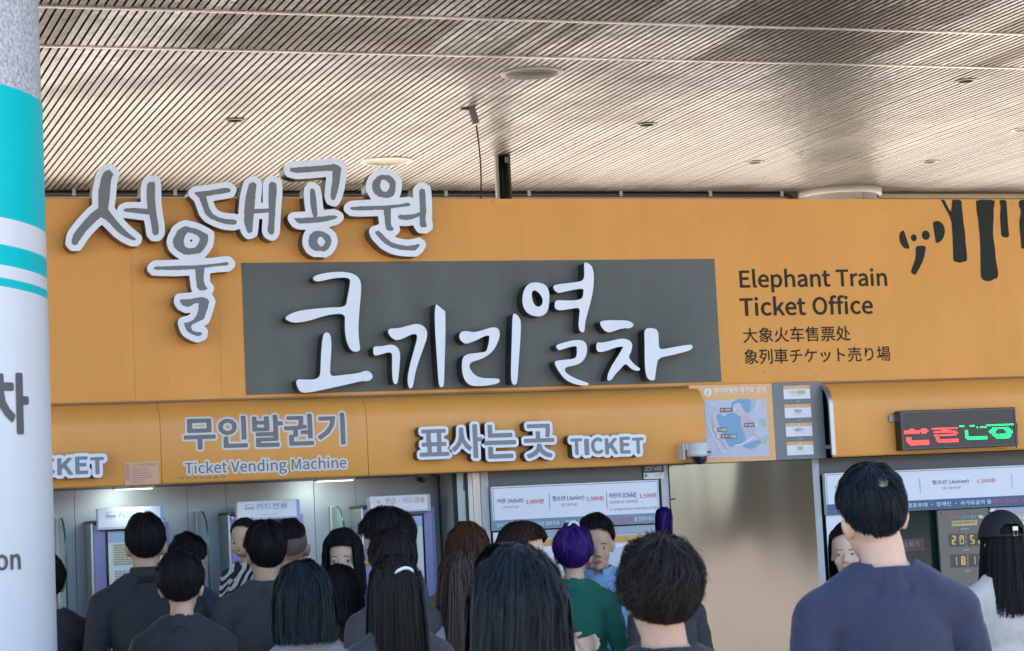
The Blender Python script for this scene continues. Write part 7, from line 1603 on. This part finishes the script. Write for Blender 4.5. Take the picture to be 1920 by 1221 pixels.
def hair(B, parent, m, st, seed):
    """hair: a close cap and many tapered locks that flow from the crown"""
    r = np.random.default_rng(seed)
    M = B['M']; long_ = st.get('long'); tl_ = math.radians(st.get('crown', 22 if not long_ else 6))
    ct, sn = math.cos(tl_), math.sin(tl_)
    fr, sd, bk = (math.radians(a) for a in st['edge'])        # how far the hair comes down in front, at the side and at the back
    th, ths = st.get('thick', (0.016, 0.009))
    ze = st.get('end', 1.35)
    def lim(a):
        c = math.cos(a)                                       # +1 front, -1 back
        return sd + (fr - sd) * c ** 1.6 if c >= 0 else sd + (bk - sd) * (-c) ** 0.75
    part = st.get('part', 0.0)
    def pt(a, s, off, ph=None):
        p = s * lim(a) if ph is None else ph
        d0 = (math.sin(p) * math.sin(a), math.sin(p) * math.cos(a), math.cos(p))
        d = Vector((d0[0], d0[1] * ct - d0[2] * sn, d0[1] * sn + d0[2] * ct))
        base = HC + Vector((HR.x * d.x, HR.y * d.y, HR.z * d.z))
        n = Vector((d.x / HR.x, d.y / HR.y, d.z / HR.z)).normalized()
        low = max(0.0, -d.z)
        t_ = th + (ths - th) * min(1, (p / math.radians(105)))
        t_ *= 1 + st.get('lump', 0.38) * noise.noise(d * 3.2 + Vector((seed * 1.7, seed * 0.9, 0))) + 0.16 * noise.noise(Vector((a * 5.0, p * 2.0, seed * 2.3)))
        if ph is None and st.get('taper', not long_): t_ = t_ * (1 - max(0.0, (s - 0.55) / 0.45) ** 1.5 * 0.8 * max(0.0, -math.cos(a)))
        q = base + n * (t_ * off)
        if part and abs(d0[0]) < 0.12 and d.z > 0.3: q -= n * part * (1 - abs(d0[0]) / 0.12)
        return q
    def drape(a, s, off):
        """long hair: over the skull to the widest line, then down"""
        su = 0.42
        if s < su: return pt(a, 0, off, math.radians(86) * s / su)
        k = (s - su) / (1 - su)
        top = pt(a, 0, off, math.radians(86)); z = top.z + (ze - top.z) * k
        w = 1 + st.get('flare', 0.12) * k
        back = max(0.0, -math.cos(a))
        x = top.x * w; y = HC.y + (top.y - HC.y) * (1 - 0.10 * math.sin(k * math.pi) * back + st.get('flare', 0.12) * 0.5 * k)
        return Vector((x, y, z))
    mb = MB()
    aface = math.radians(st.get('face', 62))
    NA, NS = 56, 18
    def ok(a):
        a = abs((a + math.pi) % (2 * math.pi) - math.pi)
        return a > aface
    cap = []
    if long_:
        for i in range(NA):
            a = 2 * math.pi * i / NA
            for j in range(NS + 1):
                s = j / NS
                if not ok(a): cap.append(M @ pt(a, s, 0.7))
                else: cap.append(M @ drape(a, s * 0.97, 0.7))
    else:
        for i in range(NA):
            a = 2 * math.pi * i / NA
            for j in range(NS + 1): cap.append(M @ pt(a, j / NS, 0.72 if j < NS else 0.2))
    q = NS + 1
    def skip(i, j):
        bs = st.get('bald')
        if not bs: return False
        p_ = pt(2 * math.pi * (i + .5) / NA, (j + .5) / NS, 0.7)
        return (p_ - bs[0]).length < bs[1]
    fc = [(i * q + j, i * q + j + 1, ((i + 1) % NA) * q + j + 1, ((i + 1) % NA) * q + j) for i in range(NA) for j in range(NS) if not skip(i, j)
          and not (long_ and ok(2 * math.pi * i / NA) != ok(2 * math.pi * ((i + 1) % NA) / NA) and j > NS * 0.55)]
    mb.add(cap, fc)
    N = int(st.get('n', 1500) * 1.2); K = 5; messy = st.get('messy', 0.25); wd = st.get('w', 0.0022) * 0.66; ln = st.get('len', 0.5)
    for k in range(N):
        a = r.uniform(0, 2 * math.pi); s0 = r.uniform(0, 1) ** 0.8 * (1 - ln * 0.35) if not long_ else r.uniform(0, 0.55)
        s1 = min(1.03 + r.uniform(-0.08, 0.07), s0 + ln * r.uniform(0.6, 1.3)) if not long_ else min(1.0, 0.9 + r.uniform(-0.12, 0.1))
        if s1 - s0 < 0.08: continue
        lock = int(a * 9) * 7 + int(s0 * 5); lr = math.sin(lock * 12.9898 + seed) * 43758.5453; lr -= math.floor(lr)   # strands of one lock lean together
        dr = r.normal(0, messy * 0.25) + (lr - 0.5) * messy * 1.1; o0 = r.uniform(0.55, 0.95) + 0.22 * lr; lift = r.uniform(0, st.get('lift', 0.25)); fly = (r.random() < st.get('fly', 0.03))
        bend = r.normal(0, messy * 0.25)
        pts = []; nn = []
        for j in range(K):
            t = j / (K - 1); s = s0 + (s1 - s0) * t
            aa = a + dr * t * t + bend * math.sin(t * math.pi) + st.get('swirl', 0.0) * (1 - s)
            oo = o0 + lift * t * (1 - 0.3 * t) + (t * t * r.uniform(0.4, 1.6) * 0.6 if fly else 0)
            p_ = (drape(aa, s, oo) if (long_ and ok(aa)) else pt(aa, s, oo))
            if st.get('bald') and (p_ - st['bald'][0]).length < st['bald'][1] * 0.8 and r.random() < 0.45: p_ = None
            if p_ is None: break
            pts.append(M @ p_)
        if len(pts) < 3: continue
        cc = M @ HC; K2 = len(pts); L_ = []; R_ = []
        tw = r.normal(0, 0.35)
        for j in range(K2):
            tg = (pts[min(j + 1, K2 - 1)] - pts[max(j - 1, 0)]).normalized()
            nr = (pts[j] - Vector((cc.x, cc.y, min(cc.z, pts[j].z)))).normalized()
            sdv = tg.cross(nr)
            if sdv.length < 1e-6: sdv = Vector((1, 0, 0))
            sdv = (sdv.normalized() + nr * tw).normalized()
            w_ = wd * (0.55 + 0.9 * math.sin(math.pi * (0.12 + 0.80 * j / (K2 - 1)))) * (0.45 if fly else 1)
            L_.append(pts[j] - sdv * w_); R_.append(pts[j] + sdv * w_)
        mb.add(L_ + R_, [(j, K2 + j, K2 + j + 1, j + 1) for j in range(K2 - 1)])
    o = mk('hair', mb.v, mb.f, m, parent, smooth=True, local=True)
    return o
def on_head(B, fn):
    return [tuple(B['M'] @ Vector(p)) for p in fn]
def collar(B, parent, m, z0, z1, r0, r1, gap=0.5, name='collar', fl=(0.007, 0.014)):
    """standing collar round the neck, open in front"""
    n = 30; v = []
    for k in range(n + 1):
        a = math.pi / 2 + gap * 0.5 + (2 * math.pi - gap) * k / n
        for rr, z in ((r0, z0), (r1, z1), (r1 + fl[0], z1 - 0.001), (r0 + fl[1], z0 - 0.004)):
            v.append((rr * 1.0 * math.cos(a), -0.022 + rr * 1.06 * math.sin(a) + 0.018 * (z - 1.45) / 0.05 * 0, z - 0.018 * max(0, math.sin(a))))
    f = [(4 * k + i, 4 * k + 4 + i, 4 * k + 4 + (i + 1) % 4, 4 * k + (i + 1) % 4) for k in range(n) for i in range(4)]
    return mk(name, v, f, m, parent, smooth=True, local=True)

VAR = {'man': {}, 'man_lean': {'tilt': -7}, 'woman': {'female': True}, 'man_phone': {'phone': True, 'nod': 16}, 'man_face': {'phone': True, 'nod': 10, 'turn': 0}, 'woman_nod': {'female': True, 'nod': 26, 'phone': True, 'tilt': -8},
       'man_nod': {'nod': 20, 'phone': True}, 'carrier': {'carry': True}, 'child': {'female': True, 'kid': True, 'head': 1.42, 'turn': -12, 'voxel': 0.008}, 'woman_face': {'female': True, 'nod': 4}}
STY = {
 'short': dict(edge=(74, 84, 112), thick=(0.020, 0.007), n=2600, len=0.42, w=0.0016, messy=0.14, lift=0.15, fly=0.01),
 'neat': dict(edge=(74, 86, 114), thick=(0.022, 0.010), n=2800, len=0.55, w=0.0017, messy=0.12, lift=0.2, fly=0.012),
 'full': dict(edge=(76, 92, 120), thick=(0.027, 0.015), n=3000, len=0.6, w=0.0019, messy=0.3, lift=0.35, fly=0.03),
 'mop': dict(edge=(84, 98, 128), thick=(0.034, 0.022), n=3000, len=0.6, w=0.0022, messy=0.35, lift=0.35, fly=0.04),
 'messy': dict(edge=(80, 96, 126), thick=(0.034, 0.026), n=4200, len=0.45, w=0.0017, messy=0.75, lift=0.6, fly=0.08),
 'long': dict(long=True, edge=(62, 80, 100), thick=(0.020, 0.024), end=1.22, n=2600, w=0.0022, messy=0.10, lift=0.15, fly=0.012, flare=0.28, face=58, part=0.005),
 'bob': dict(long=True, edge=(62, 80, 100), thick=(0.024, 0.028), end=1.47, n=2800, w=0.0022, messy=0.16, lift=0.2, fly=0.03, flare=0.05, face=60, part=0.004),
 'bangs': dict(long=True, edge=(74, 84, 100), thick=(0.020, 0.022), end=1.40, n=2600, w=0.0020, messy=0.14, lift=0.15, fly=0.01, flare=0.05, face=42),
 'buzz': dict(edge=(70, 60, 62), thick=(0.014, 0.004), n=2400, len=0.3, w=0.0014, messy=0.2, lift=0.2, fly=0.0),
}
def person(lb, px, top, wpx, wm, kind, style, hm, skin, topc, rot, sleeve='long', trous=None, depth=None, scale=None, extra=None, neck=1.475, seed=1, styl=None):
    B = body(kind, VAR[kind])
    d = ray(px, top)
    D = depth or FPX * wm / wpx
    P_ = CAM + d * D
    st = dict(STY[style]); st.update(styl or {})
    htop = (B['M'] @ (HC + Vector((0, 0, HR.z + st['thick'][0] * 0.9))))
    s = scale or P_.z / htop.z
    hx = Matrix.Rotation(rot, 3, 'Z') @ Vector((htop.x, htop.y + 0.012, 0)) * s
    t = thing('person', lb, 'person', (P_.x - hx.x, P_.y - hx.y, P_.z - htop.z * s), 'people queuing at the ticket office', rot)
    t.scale = (s, s, s)
    inst('body', B['mesh'], skin, t)
    inst('top', garment(B, 'top', sleeve, 0.014, neck), topc, t)
    inst('trousers', garment(B, 'trousers', 'x', 0.010), trous or TR1, t)
    inst('shoes', garment(B, 'shoes', 'x', 0.007), SHOE, t)
    h = hair(B, t, hm, st, seed)
    if extra: extra(B, t)
    PEOPLE.append((lb, round(s, 3), round(D, 2), tuple(round(c, 2) for c in t.location)))
    return t
PEOPLE = []
TR1 = cloth('navy_trousers', (0.03, 0.035, 0.055)); TR2 = cloth('grey_trousers', (0.10, 0.10, 0.105)); TR3 = cloth('beige_trousers', (0.30, 0.25, 0.19)); SHOE = mat('cloth_shoe', (0.05, 0.05, 0.05), 0.6)
BLK_T = cloth('black', (0.012, 0.014, 0.018)); NAVY_T = cloth('navy', (0.020, 0.025, 0.056)); GREEN_T = cloth('green', (0.0, 0.105, 0.07)); BLUE_T = cloth('light_blue', (0.20, 0.37, 0.60)); BEIGE_T = cloth('beige', (0.50, 0.45, 0.41))
GREY_T = cloth('grey', (0.16, 0.16, 0.17)); WHITE_T = cloth('white', (0.62, 0.62, 0.62)); BRN_T = cloth('brown', (0.12, 0.08, 0.06)); CHAR_T = cloth('charcoal', (0.035, 0.033, 0.036)); IND_T = cloth('indigo', (0.025, 0.035, 0.07))
rad = math.radians
def spectacles(B, t):
    g = MB()
    for s in (-1, 1):
        g.tube([B['M'] @ Vector((s * 0.066, 0.085, 1.602)), B['M'] @ Vector((s * 0.081, 0.05, 1.602)), B['M'] @ Vector((s * 0.084, -0.01, 1.600)), B['M'] @ Vector((s * 0.084, -0.025, 1.588))], 0.0022, 6)
        g.tube([B['M'] @ Vector((s * 0.034 + 0.028 * math.cos(a), 0.098 - abs(s * 0.034 + 0.028 * math.cos(a)) * 0.16, 1.594 + 0.021 * math.sin(a))) for a in [k * math.pi / 8 for k in range(17)]], 0.0018, 6)
    g.tube([B['M'] @ Vector((-0.008, 0.098, 1.598)), B['M'] @ Vector((0.008, 0.098, 1.598))], 0.0018, 6)
    mk('spectacles', g.v, g.f, mat('glasses_black', (0.012, 0.012, 0.014), 0.25), t, local=True)
def buzz_cap(B):
    v = []; NA, NS = 40, 10
    for i in range(NA):
        a = 2 * math.pi * i / NA; c = math.cos(a)
        lo = rad(96) if c > 0 else rad(96 + 32 * (-c) ** 0.8)
        for j in range(NS + 1):
            p = rad(45) + (lo - rad(45)) * j / NS
            v.append(B['M'] @ (HC + Vector(((HR.x + .0022) * math.sin(p) * math.sin(a), (HR.y + .0022) * math.sin(p) * c, (HR.z + .0022) * math.cos(p)))))
    q = NS + 1
    keep = [i for i in range(NA) if abs(((2 * math.pi * (i + .5) / NA) + math.pi) % (2 * math.pi) - math.pi) > rad(52)]
    return v, [(i * q + j, i * q + j + 1, ((i + 1) % NA) * q + j + 1, ((i + 1) % NA) * q + j) for i in keep for j in range(NS)]
def earring(B):
    g = MB()
    for s in (-1, 1):
        g.tube([B['M'] @ Vector((s * 0.085, -0.014 + 0.011 * math.cos(a), 1.545 + 0.011 * math.sin(a))) for a in [k * math.pi / 7 for k in range(15)]], 0.002, 6)
    return g.v, g.f
def jacket_collar(m): return lambda B, t: collar(B, t, m, 1.455, 1.512, 0.072, 0.064, 0.35, fl=(0.004, 0.007))
def both(*fs): return lambda B, t: [f(B, t) for f in fs]
def clip(a_deg, ph_deg, size, m, name='hair_clip', off=0.03):
    def fn(B, t):
        a, p = rad(a_deg), rad(ph_deg); d = Vector((math.sin(p) * math.sin(a), math.sin(p) * math.cos(a), math.cos(p)))
        c = HC + Vector((d.x * (HR.x + off), d.y * (HR.y + off), d.z * (HR.z + off)))
        tg = d.cross(Vector((0, 0, 1))).normalized(); up = tg.cross(d).normalized()
        w, h = size; mbx = MB(); pts = []
        for k in range(9):
            u = k / 8 - 0.5
            pts.append(B['M'] @ (c + tg * u * w + up * (h * (0.5 - 2 * u * u)) - d * (0.02 * (2 * u) ** 2)))
        mbx.tube(pts, [0.003] + [0.0062] * 7 + [0.003], 8)
        mk(name, mbx.v, mbx.f, m, t, smooth=True, local=True)
    return fn
WCLIP = mat('clip_white', (0.72, 0.72, 0.74), 0.3)

person('person at the left edge showing only black hair beside the teal banded column', 84, 1036, 76, .18, 'man', 'full', H_BLACK, SKIN, BLK_T, rad(0), seed=3)
person('man with neat black hair and glasses in a black jacket', 271, 960, 79, .186, 'man', 'neat', H_BLACK, SKIN, BLK_T, rad(-8), extra=both(jacket_collar(BLK_T), spectacles), seed=4)
person('man with thick black hair turned right beside the glass fin', 353, 998, 72, .188, 'man', 'full', H_BLACK, SKIN, IND_T, rad(-42), seed=5, styl=dict(fly=0.05))
person('shorter person with black hair in front of the man turned right', 338, 1029, 76, .188, 'woman', 'full', H_BLACK, SKIN, BLK_T, rad(-18), seed=6, depth=8.4)
father = person('man with heart shaped black hair carrying the child', 495, 974, 80, .19, 'carrier', 'mop', H_BLACK, SKIN, CHAR_T, rad(4), seed=7, styl=dict(edge=(78, 88, 130), part=0.012, thick=(0.032, 0.015)), trous=TR2)
person('man with faded short haircut behind the man carrying the child', 543, 971, 60, .165, 'man', 'buzz', H_BLACK, SKIN, GREY_T, rad(-14), seed=8, depth=10.4,
       extra=lambda B, t: mk('stubble', *buzz_cap(B), H_BUZZ, t, smooth=True, local=True))
person('near woman with dark hair in front of the man carrying the child', 565, 1052, 112, .20, 'woman', 'bob', H_BLUE, SKIN2, GREY_T, rad(-5), seed=9, depth=6.9)
person('girl with bangs facing the camera beside the glass fin', 640, 990, 68, .19, 'woman_face', 'bangs', H_BLACK, SKIN2, NAVY_T, rad(158), seed=10, depth=10.2, extra=lambda B, t: face(B, t, LIP, look=-0.3))
person('short person with smooth black hair in front of the girl with bangs', 635, 1059, 64, .185, 'woman', 'bob', H_BLACK, SKIN, BLK_T, rad(0), seed=11, depth=9.3, styl=dict(messy=0.06, fly=0))
person('man with full black hair looking down to the left', 700, 955, 92, .20, 'man_nod', 'full', H_BLACK, SKIN, IND_T, rad(62), seed=12, depth=9.1, extra=lambda B, t: face(B, t), trous=TR2, styl=dict(thick=(0.030, 0.020)))
person('person with soft black hair before the cash or card machine', 731, 989, 78, .185, 'woman', 'full', H_SOFT, SKIN, CHAR_T, rad(10), seed=13, depth=8.5, styl=dict(edge=(78, 98, 122)))
person('woman with dark hair and a white hair clip', 737, 1041, 100, .20, 'woman', 'long', H_SOFT, SKIN2, CHAR_T, rad(0), seed=14, depth=7.6, extra=clip(172, 62, (0.075, 0.02), WCLIP))
person('woman with long brown hair beside the first window post', 874, 978, 74, .19, 'woman', 'long', H_BROWN, SKIN2, BRN_T, rad(-6), seed=15, depth=9.9, styl=dict(flare=0.5, n=3400, messy=0.06))
person('woman with ash brown streaked hair in front of the long brown hair', 861, 1031, 86, .195, 'woman', 'long', H_ASH, SKIN2, GREY_T, rad(0), seed=16, depth=8.6, styl=dict(flare=0.35))
person('woman with brown hair bowing her head to the right', 1004, 980, 86, .20, 'woman_nod', 'long', H_DBROWN, SKIN2, CHAR_T, rad(-128), seed=17, depth=9.4, extra=lambda B, t: face(B, t), styl=dict(edge=(52, 78, 100), face=66, end=1.42))
person('near person with large blurred blue black hair at bottom centre', 962, 1020, 186, .20, 'woman', 'bob', H_BLUE, SKIN2, GREY_T, rad(-4), seed=18, depth=4.45, styl=dict(messy=0.2, end=1.44, thick=(0.026, 0.032)))
person('woman with short purple hair, white clip and green top', 1072, 982, 68, .185, 'woman', 'mop', H_PURP, SKIN2, GREEN_T, rad(-22), seed=19, depth=10.1, neck=1.478,
       extra=both(clip(165, 24, (0.055, 0.022), WCLIP, off=0.040), lambda B, t: mk('earring', *earring(B), mat('ear_silver', (0.7, 0.7, 0.7), 0.2, 0.9), t, smooth=True, local=True)), styl=dict(edge=(84, 96, 122), messy=0.34, fly=0.02, lump=0.6, thick=(0.026, 0.018)))
def shirt_collar(m):
    def fn(B, t):
        collar(B, t, m, 1.452, 1.495, 0.076, 0.068, 0.55)
        for s in (-1, 1):
            mk('collar_flap', [(s * 0.020, 0.062, 1.452), (s * 0.068, 0.020, 1.474), (s * 0.098, 0.045, 1.418), (s * 0.050, 0.100, 1.385), (s * 0.024, 0.070, 1.440), (s * 0.066, 0.026, 1.462), (s * 0.094, 0.049, 1.410), (s * 0.050, 0.104, 1.378)],
               [(0, 1, 2, 3), (4, 7, 6, 5), (0, 3, 7, 4), (3, 2, 6, 7), (2, 1, 5, 6)], m, t, local=True)
    return fn
person('man with black hair in a light blue shirt looking down at his hands', 1116, 962, 66, .186, 'man_face', 'neat', H_BLACK, SKIN, BLUE_T, rad(163), seed=20, depth=10.55, neck=1.46,
       extra=both(shirt_collar(BLUE_T), lambda B, t: face(B, t, LIP, look=0.5, lid=0.45)), styl=dict(edge=(72, 88, 112), thick=(0.028, 0.014), messy=0.3, fly=0.02))
def topknot(B, t):
    g = MB(); rr = np.random.default_rng(5)
    ctr = Vector((0.0, -0.03, 1.735))
    core = [(0.0, -0.03, 1.70), (0.0, -0.03, 1.77), (0, -0.035, 1.83), (0, -0.04, 1.865), (0, -0.045, 1.878)]
    g.tube([B['M'] @ Vector(p) for p in core], [0.032, 0.039, 0.041, 0.036, 0.014], 14)
    for k in range(260):
        a = rr.uniform(0, 2 * math.pi); pts = [B['M'] @ Vector(((rq + 0.001) * math.cos(a + 0.3 * q), -0.03 - 0.012 * q / 4 + (rq + 0.001) * math.sin(a + 0.3 * q), z)) for q, (rq, z) in enumerate(((0.0355, 1.70), (0.0405, 1.77), (0.0425, 1.83), (0.037, 1.866), (0.014, 1.882)))]
        L_ = [p + Vector((0.0014, 0.0014, 0)) for p in pts]; g.add(pts + L_, [(j, 5 + j, 6 + j, j + 1) for j in range(4)])
    mk('hair_knot', g.v, g.f, H_PURP, t, smooth=True, local=True)
person('person with a purple top knot beside the edge of the left window', 1239, 1006, 60, .18, 'woman', 'short', H_PURP, SKIN2, CHAR_T, rad(10), seed=21, depth=9.9, extra=topknot)
person('near person with large tousled dark brown hair', 1231, 1004, 166, .215, 'man', 'messy', H_SOFT, SKIN, BLK_T, rad(-6), seed=22, depth=5.2)
def bald(B, t):
    c = BALD[0]; n = (c - HC).normalized(); a = n.cross(Vector((1, 0, 0))).normalized(); b = n.cross(a)
    v = [B['M'] @ (HC + Vector([q * w for q, w in zip((c - HC + a * r_ * math.cos(k * math.pi / 10) + b * r_ * math.sin(k * math.pi / 10)).normalized(), (HR.x + 0.0155, HR.y + 0.0155, HR.z + 0.0155))])) for r_ in (0.007, 0.015, 0.023) for k in range(20)]
    f = [tuple(range(20))] + [(i * 20 + k, i * 20 + 20 + k, i * 20 + 20 + (k + 1) % 20, i * 20 + (k + 1) % 20) for i in range(2) for k in range(20)]
    mk('scalp', v, f, mat('skin_scalp', (0.24, 0.165, 0.11), 0.7, vary=0.2, vscale=60), t, smooth=True, local=True)
_bd = Vector((0.05, -0.80, 0.60)).normalized()
BALD = (HC + Vector((_bd.x * (HR.x + .015), _bd.y * (HR.y + .015), _bd.z * (HR.z + .015))), 0.024)
def tee_band(m, z=1.478): return lambda B, t: collar(B, t, m, z - 0.016, z + 0.004, 0.0685, 0.0655, 0.0, 'neckband', (0.003, 0.004))
person('tall man in a navy shirt with thinning black crown', 1617, 867, 133, .186, 'man_lean', 'neat', H_BLUE, SKIN2, NAVY_T, rad(-7), 'half', seed=23, neck=1.468,
       extra=bald, styl=dict(edge=(74, 86, 112), n=5200, w=0.0013, len=0.3, messy=0.22, bald=BALD, thick=(0.020, 0.013), swirl=0.5))
person('woman with red lips partly hidden behind the tall man in navy', 1585, 979, 70, .19, 'woman_face', 'bob', H_BLACK, SKIN2, WHITE_T, rad(147), seed=24, depth=9.8, extra=lambda B, t: face(B, t, LIPR, look=0.4, lid=0.2), styl=dict(edge=(60, 80, 100), face=72, end=1.44, thick=(0.016, 0.012)))
def baseball_cap(B, t):
    m = mat('cloth_cap', (0.008, 0.009, 0.012), 0.75, bump=0.3, bscale=120)
    g = MB(); NA, NS = 120, 36; v = []; ro = 0.024
    for i in range(NA):
        a = 2 * math.pi * i / NA
        for j in range(NS + 1):
            p = rad(88) * j / NS; z = math.cos(p)
            v.append(B['M'] @ (HC + Vector(((HR.x + ro) * math.sin(p) * math.sin(a), (HR.y + ro) * math.sin(p) * math.cos(a), (HR.z + ro - 0.004) * z + 0.004))))
    q = NS + 1; f = []
    for i in range(NA):
        am = 2 * math.pi * (i + .5) / NA; back = abs(am - math.pi)
        for j in range(NS):
            pm = 88 * (j + .5) / NS
            if back < rad(34) and 60 < pm < 82 and (back / rad(34)) ** 2 + ((80 - pm) / 22) ** 2 < 1: continue
            f.append((i * q + j, i * q + j + 1, ((i + 1) % NA) * q + j + 1, ((i + 1) % NA) * q + j))
    c = mk('cap', v, f, m, t, smooth=True, local=True)
    md = c.modifiers.new('thick', 'SOLIDIFY'); md.thickness = 0.003
    b = []
    for k in range(13):
        a = rad(-55 + 110 * k / 12); x, y = (HR.x + ro) * math.sin(a), (HR.y + ro) * math.cos(a)
        b += [(x, HC.y + y, HC.z + 0.01), (x * 1.05, HC.y + y + 0.075 * math.cos(a * 1.4), HC.z - 0.006)]
    mk('brim', on_head(B, b), [(2 * k, 2 * k + 2, 2 * k + 3, 2 * k + 1) for k in range(12)], m, t, smooth=True, local=True)
    yb = HC.y - HR.y - ro - 0.003; zb = HC.z + 0.020
    mk('strap_tag', on_head(B, [(-0.004, yb, zb + 0.012), (0.022, yb + 0.003, zb + 0.012), (0.022, yb + 0.003, zb + 0.030), (-0.004, yb, zb + 0.030), (-0.004, yb + 0.003, zb + 0.012), (0.022, yb + 0.006, zb + 0.012), (0.022, yb + 0.006, zb + 0.030), (-0.004, yb + 0.003, zb + 0.030)]), [(0, 1, 2, 3), (7, 6, 5, 4), (0, 4, 5, 1), (1, 5, 6, 2), (2, 6, 7, 3), (3, 7, 4, 0)], WCLIP, t, local=True)
    g = MB(); g.tube(on_head(B, [(-0.002, yb - 0.003, zb - 0.010), (0.016, yb - 0.001, zb - 0.010), (0.016, yb - 0.001, zb + 0.012), (-0.002, yb - 0.003, zb + 0.012), (-0.002, yb - 0.003, zb - 0.010)]), 0.0022, 6)
    mk('buckle', g.v, g.f, mat('buckle_gold', (0.55, 0.36, 0.12), 0.3, 0.9), t, local=True)
person('woman in a black cap and beige top with long black hair', 1874, 965, 88, .20, 'woman', 'long', H_BLACK, SKIN2, BEIGE_T, rad(-6), seed=25, depth=9.3, extra=baseball_cap, styl=dict(thick=(0.006, 0.016), end=1.28, flare=0.45, messy=0.16))
def pigtails(B, t):
    face(B, t, LIP, look=-0.7, kid=True)
    for s in (-1, 1):
        g = MB(); g.tube(on_head(B, [(s * 0.05, 0.02, 1.722), (s * 0.062, 0.02, 1.735), (s * 0.072, 0.015, 1.73)]), [0.006, 0.011, 0.004], 8)
        mk('hair_tie', g.v, g.f, WCLIP, t, smooth=True, local=True)
    g = MB(); g.tube([(-0.11, 0.125, 1.40), (-0.085, 0.165, 1.33), (-0.03, 0.185, 1.29), (0.04, 0.18, 1.25), (0.10, 0.15, 1.20)], 0.0075, 8)
    mk('pink_strap', g.v, g.f, mat('cloth_pink', (0.60, 0.16, 0.38), 0.5), t, smooth=True, local=True)
STRIPE = cloth('stripes', (0.6, 0.6, 0.6))
_nt = STRIPE.node_tree; _N = _nt.nodes; _L = _nt.links
_tc = _N.new('ShaderNodeTexCoord'); _wv = _N.new('ShaderNodeTexWave'); _wv.bands_direction = 'DIAGONAL'; _wv.inputs['Scale'].default_value = 9.0; _wv.inputs['Distortion'].default_value = 2.5; _wv.inputs['Detail'].default_value = 0.5
_cr = _N.new('ShaderNodeValToRGB'); _cr.color_ramp.interpolation = 'CONSTANT'; _cr.color_ramp.elements[0].color = (0.012, 0.012, 0.016, 1); _cr.color_ramp.elements[1].color = (0.62, 0.62, 0.62, 1); _cr.color_ramp.elements[1].position = 0.5
_L.new(_tc.outputs['Object'], _wv.inputs['Vector']); _L.new(_wv.outputs['Fac'], _cr.inputs[0]); _L.new(_cr.outputs[0], _N['Principled BSDF'].inputs['Base Color'])
kid = person('small child in black and white stripes held at a shoulder', 457, 970, 58, .15, 'child', 'short', H_SOFT, SKIN2, STRIPE, rad(158), seed=26, depth=10.42, scale=0.56, extra=pigtails, trous=cloth('kid', (0.25, 0.1, 0.2)), styl=dict(edge=(74, 82, 112), thick=(0.010, 0.008), part=0.003, fly=0.0))
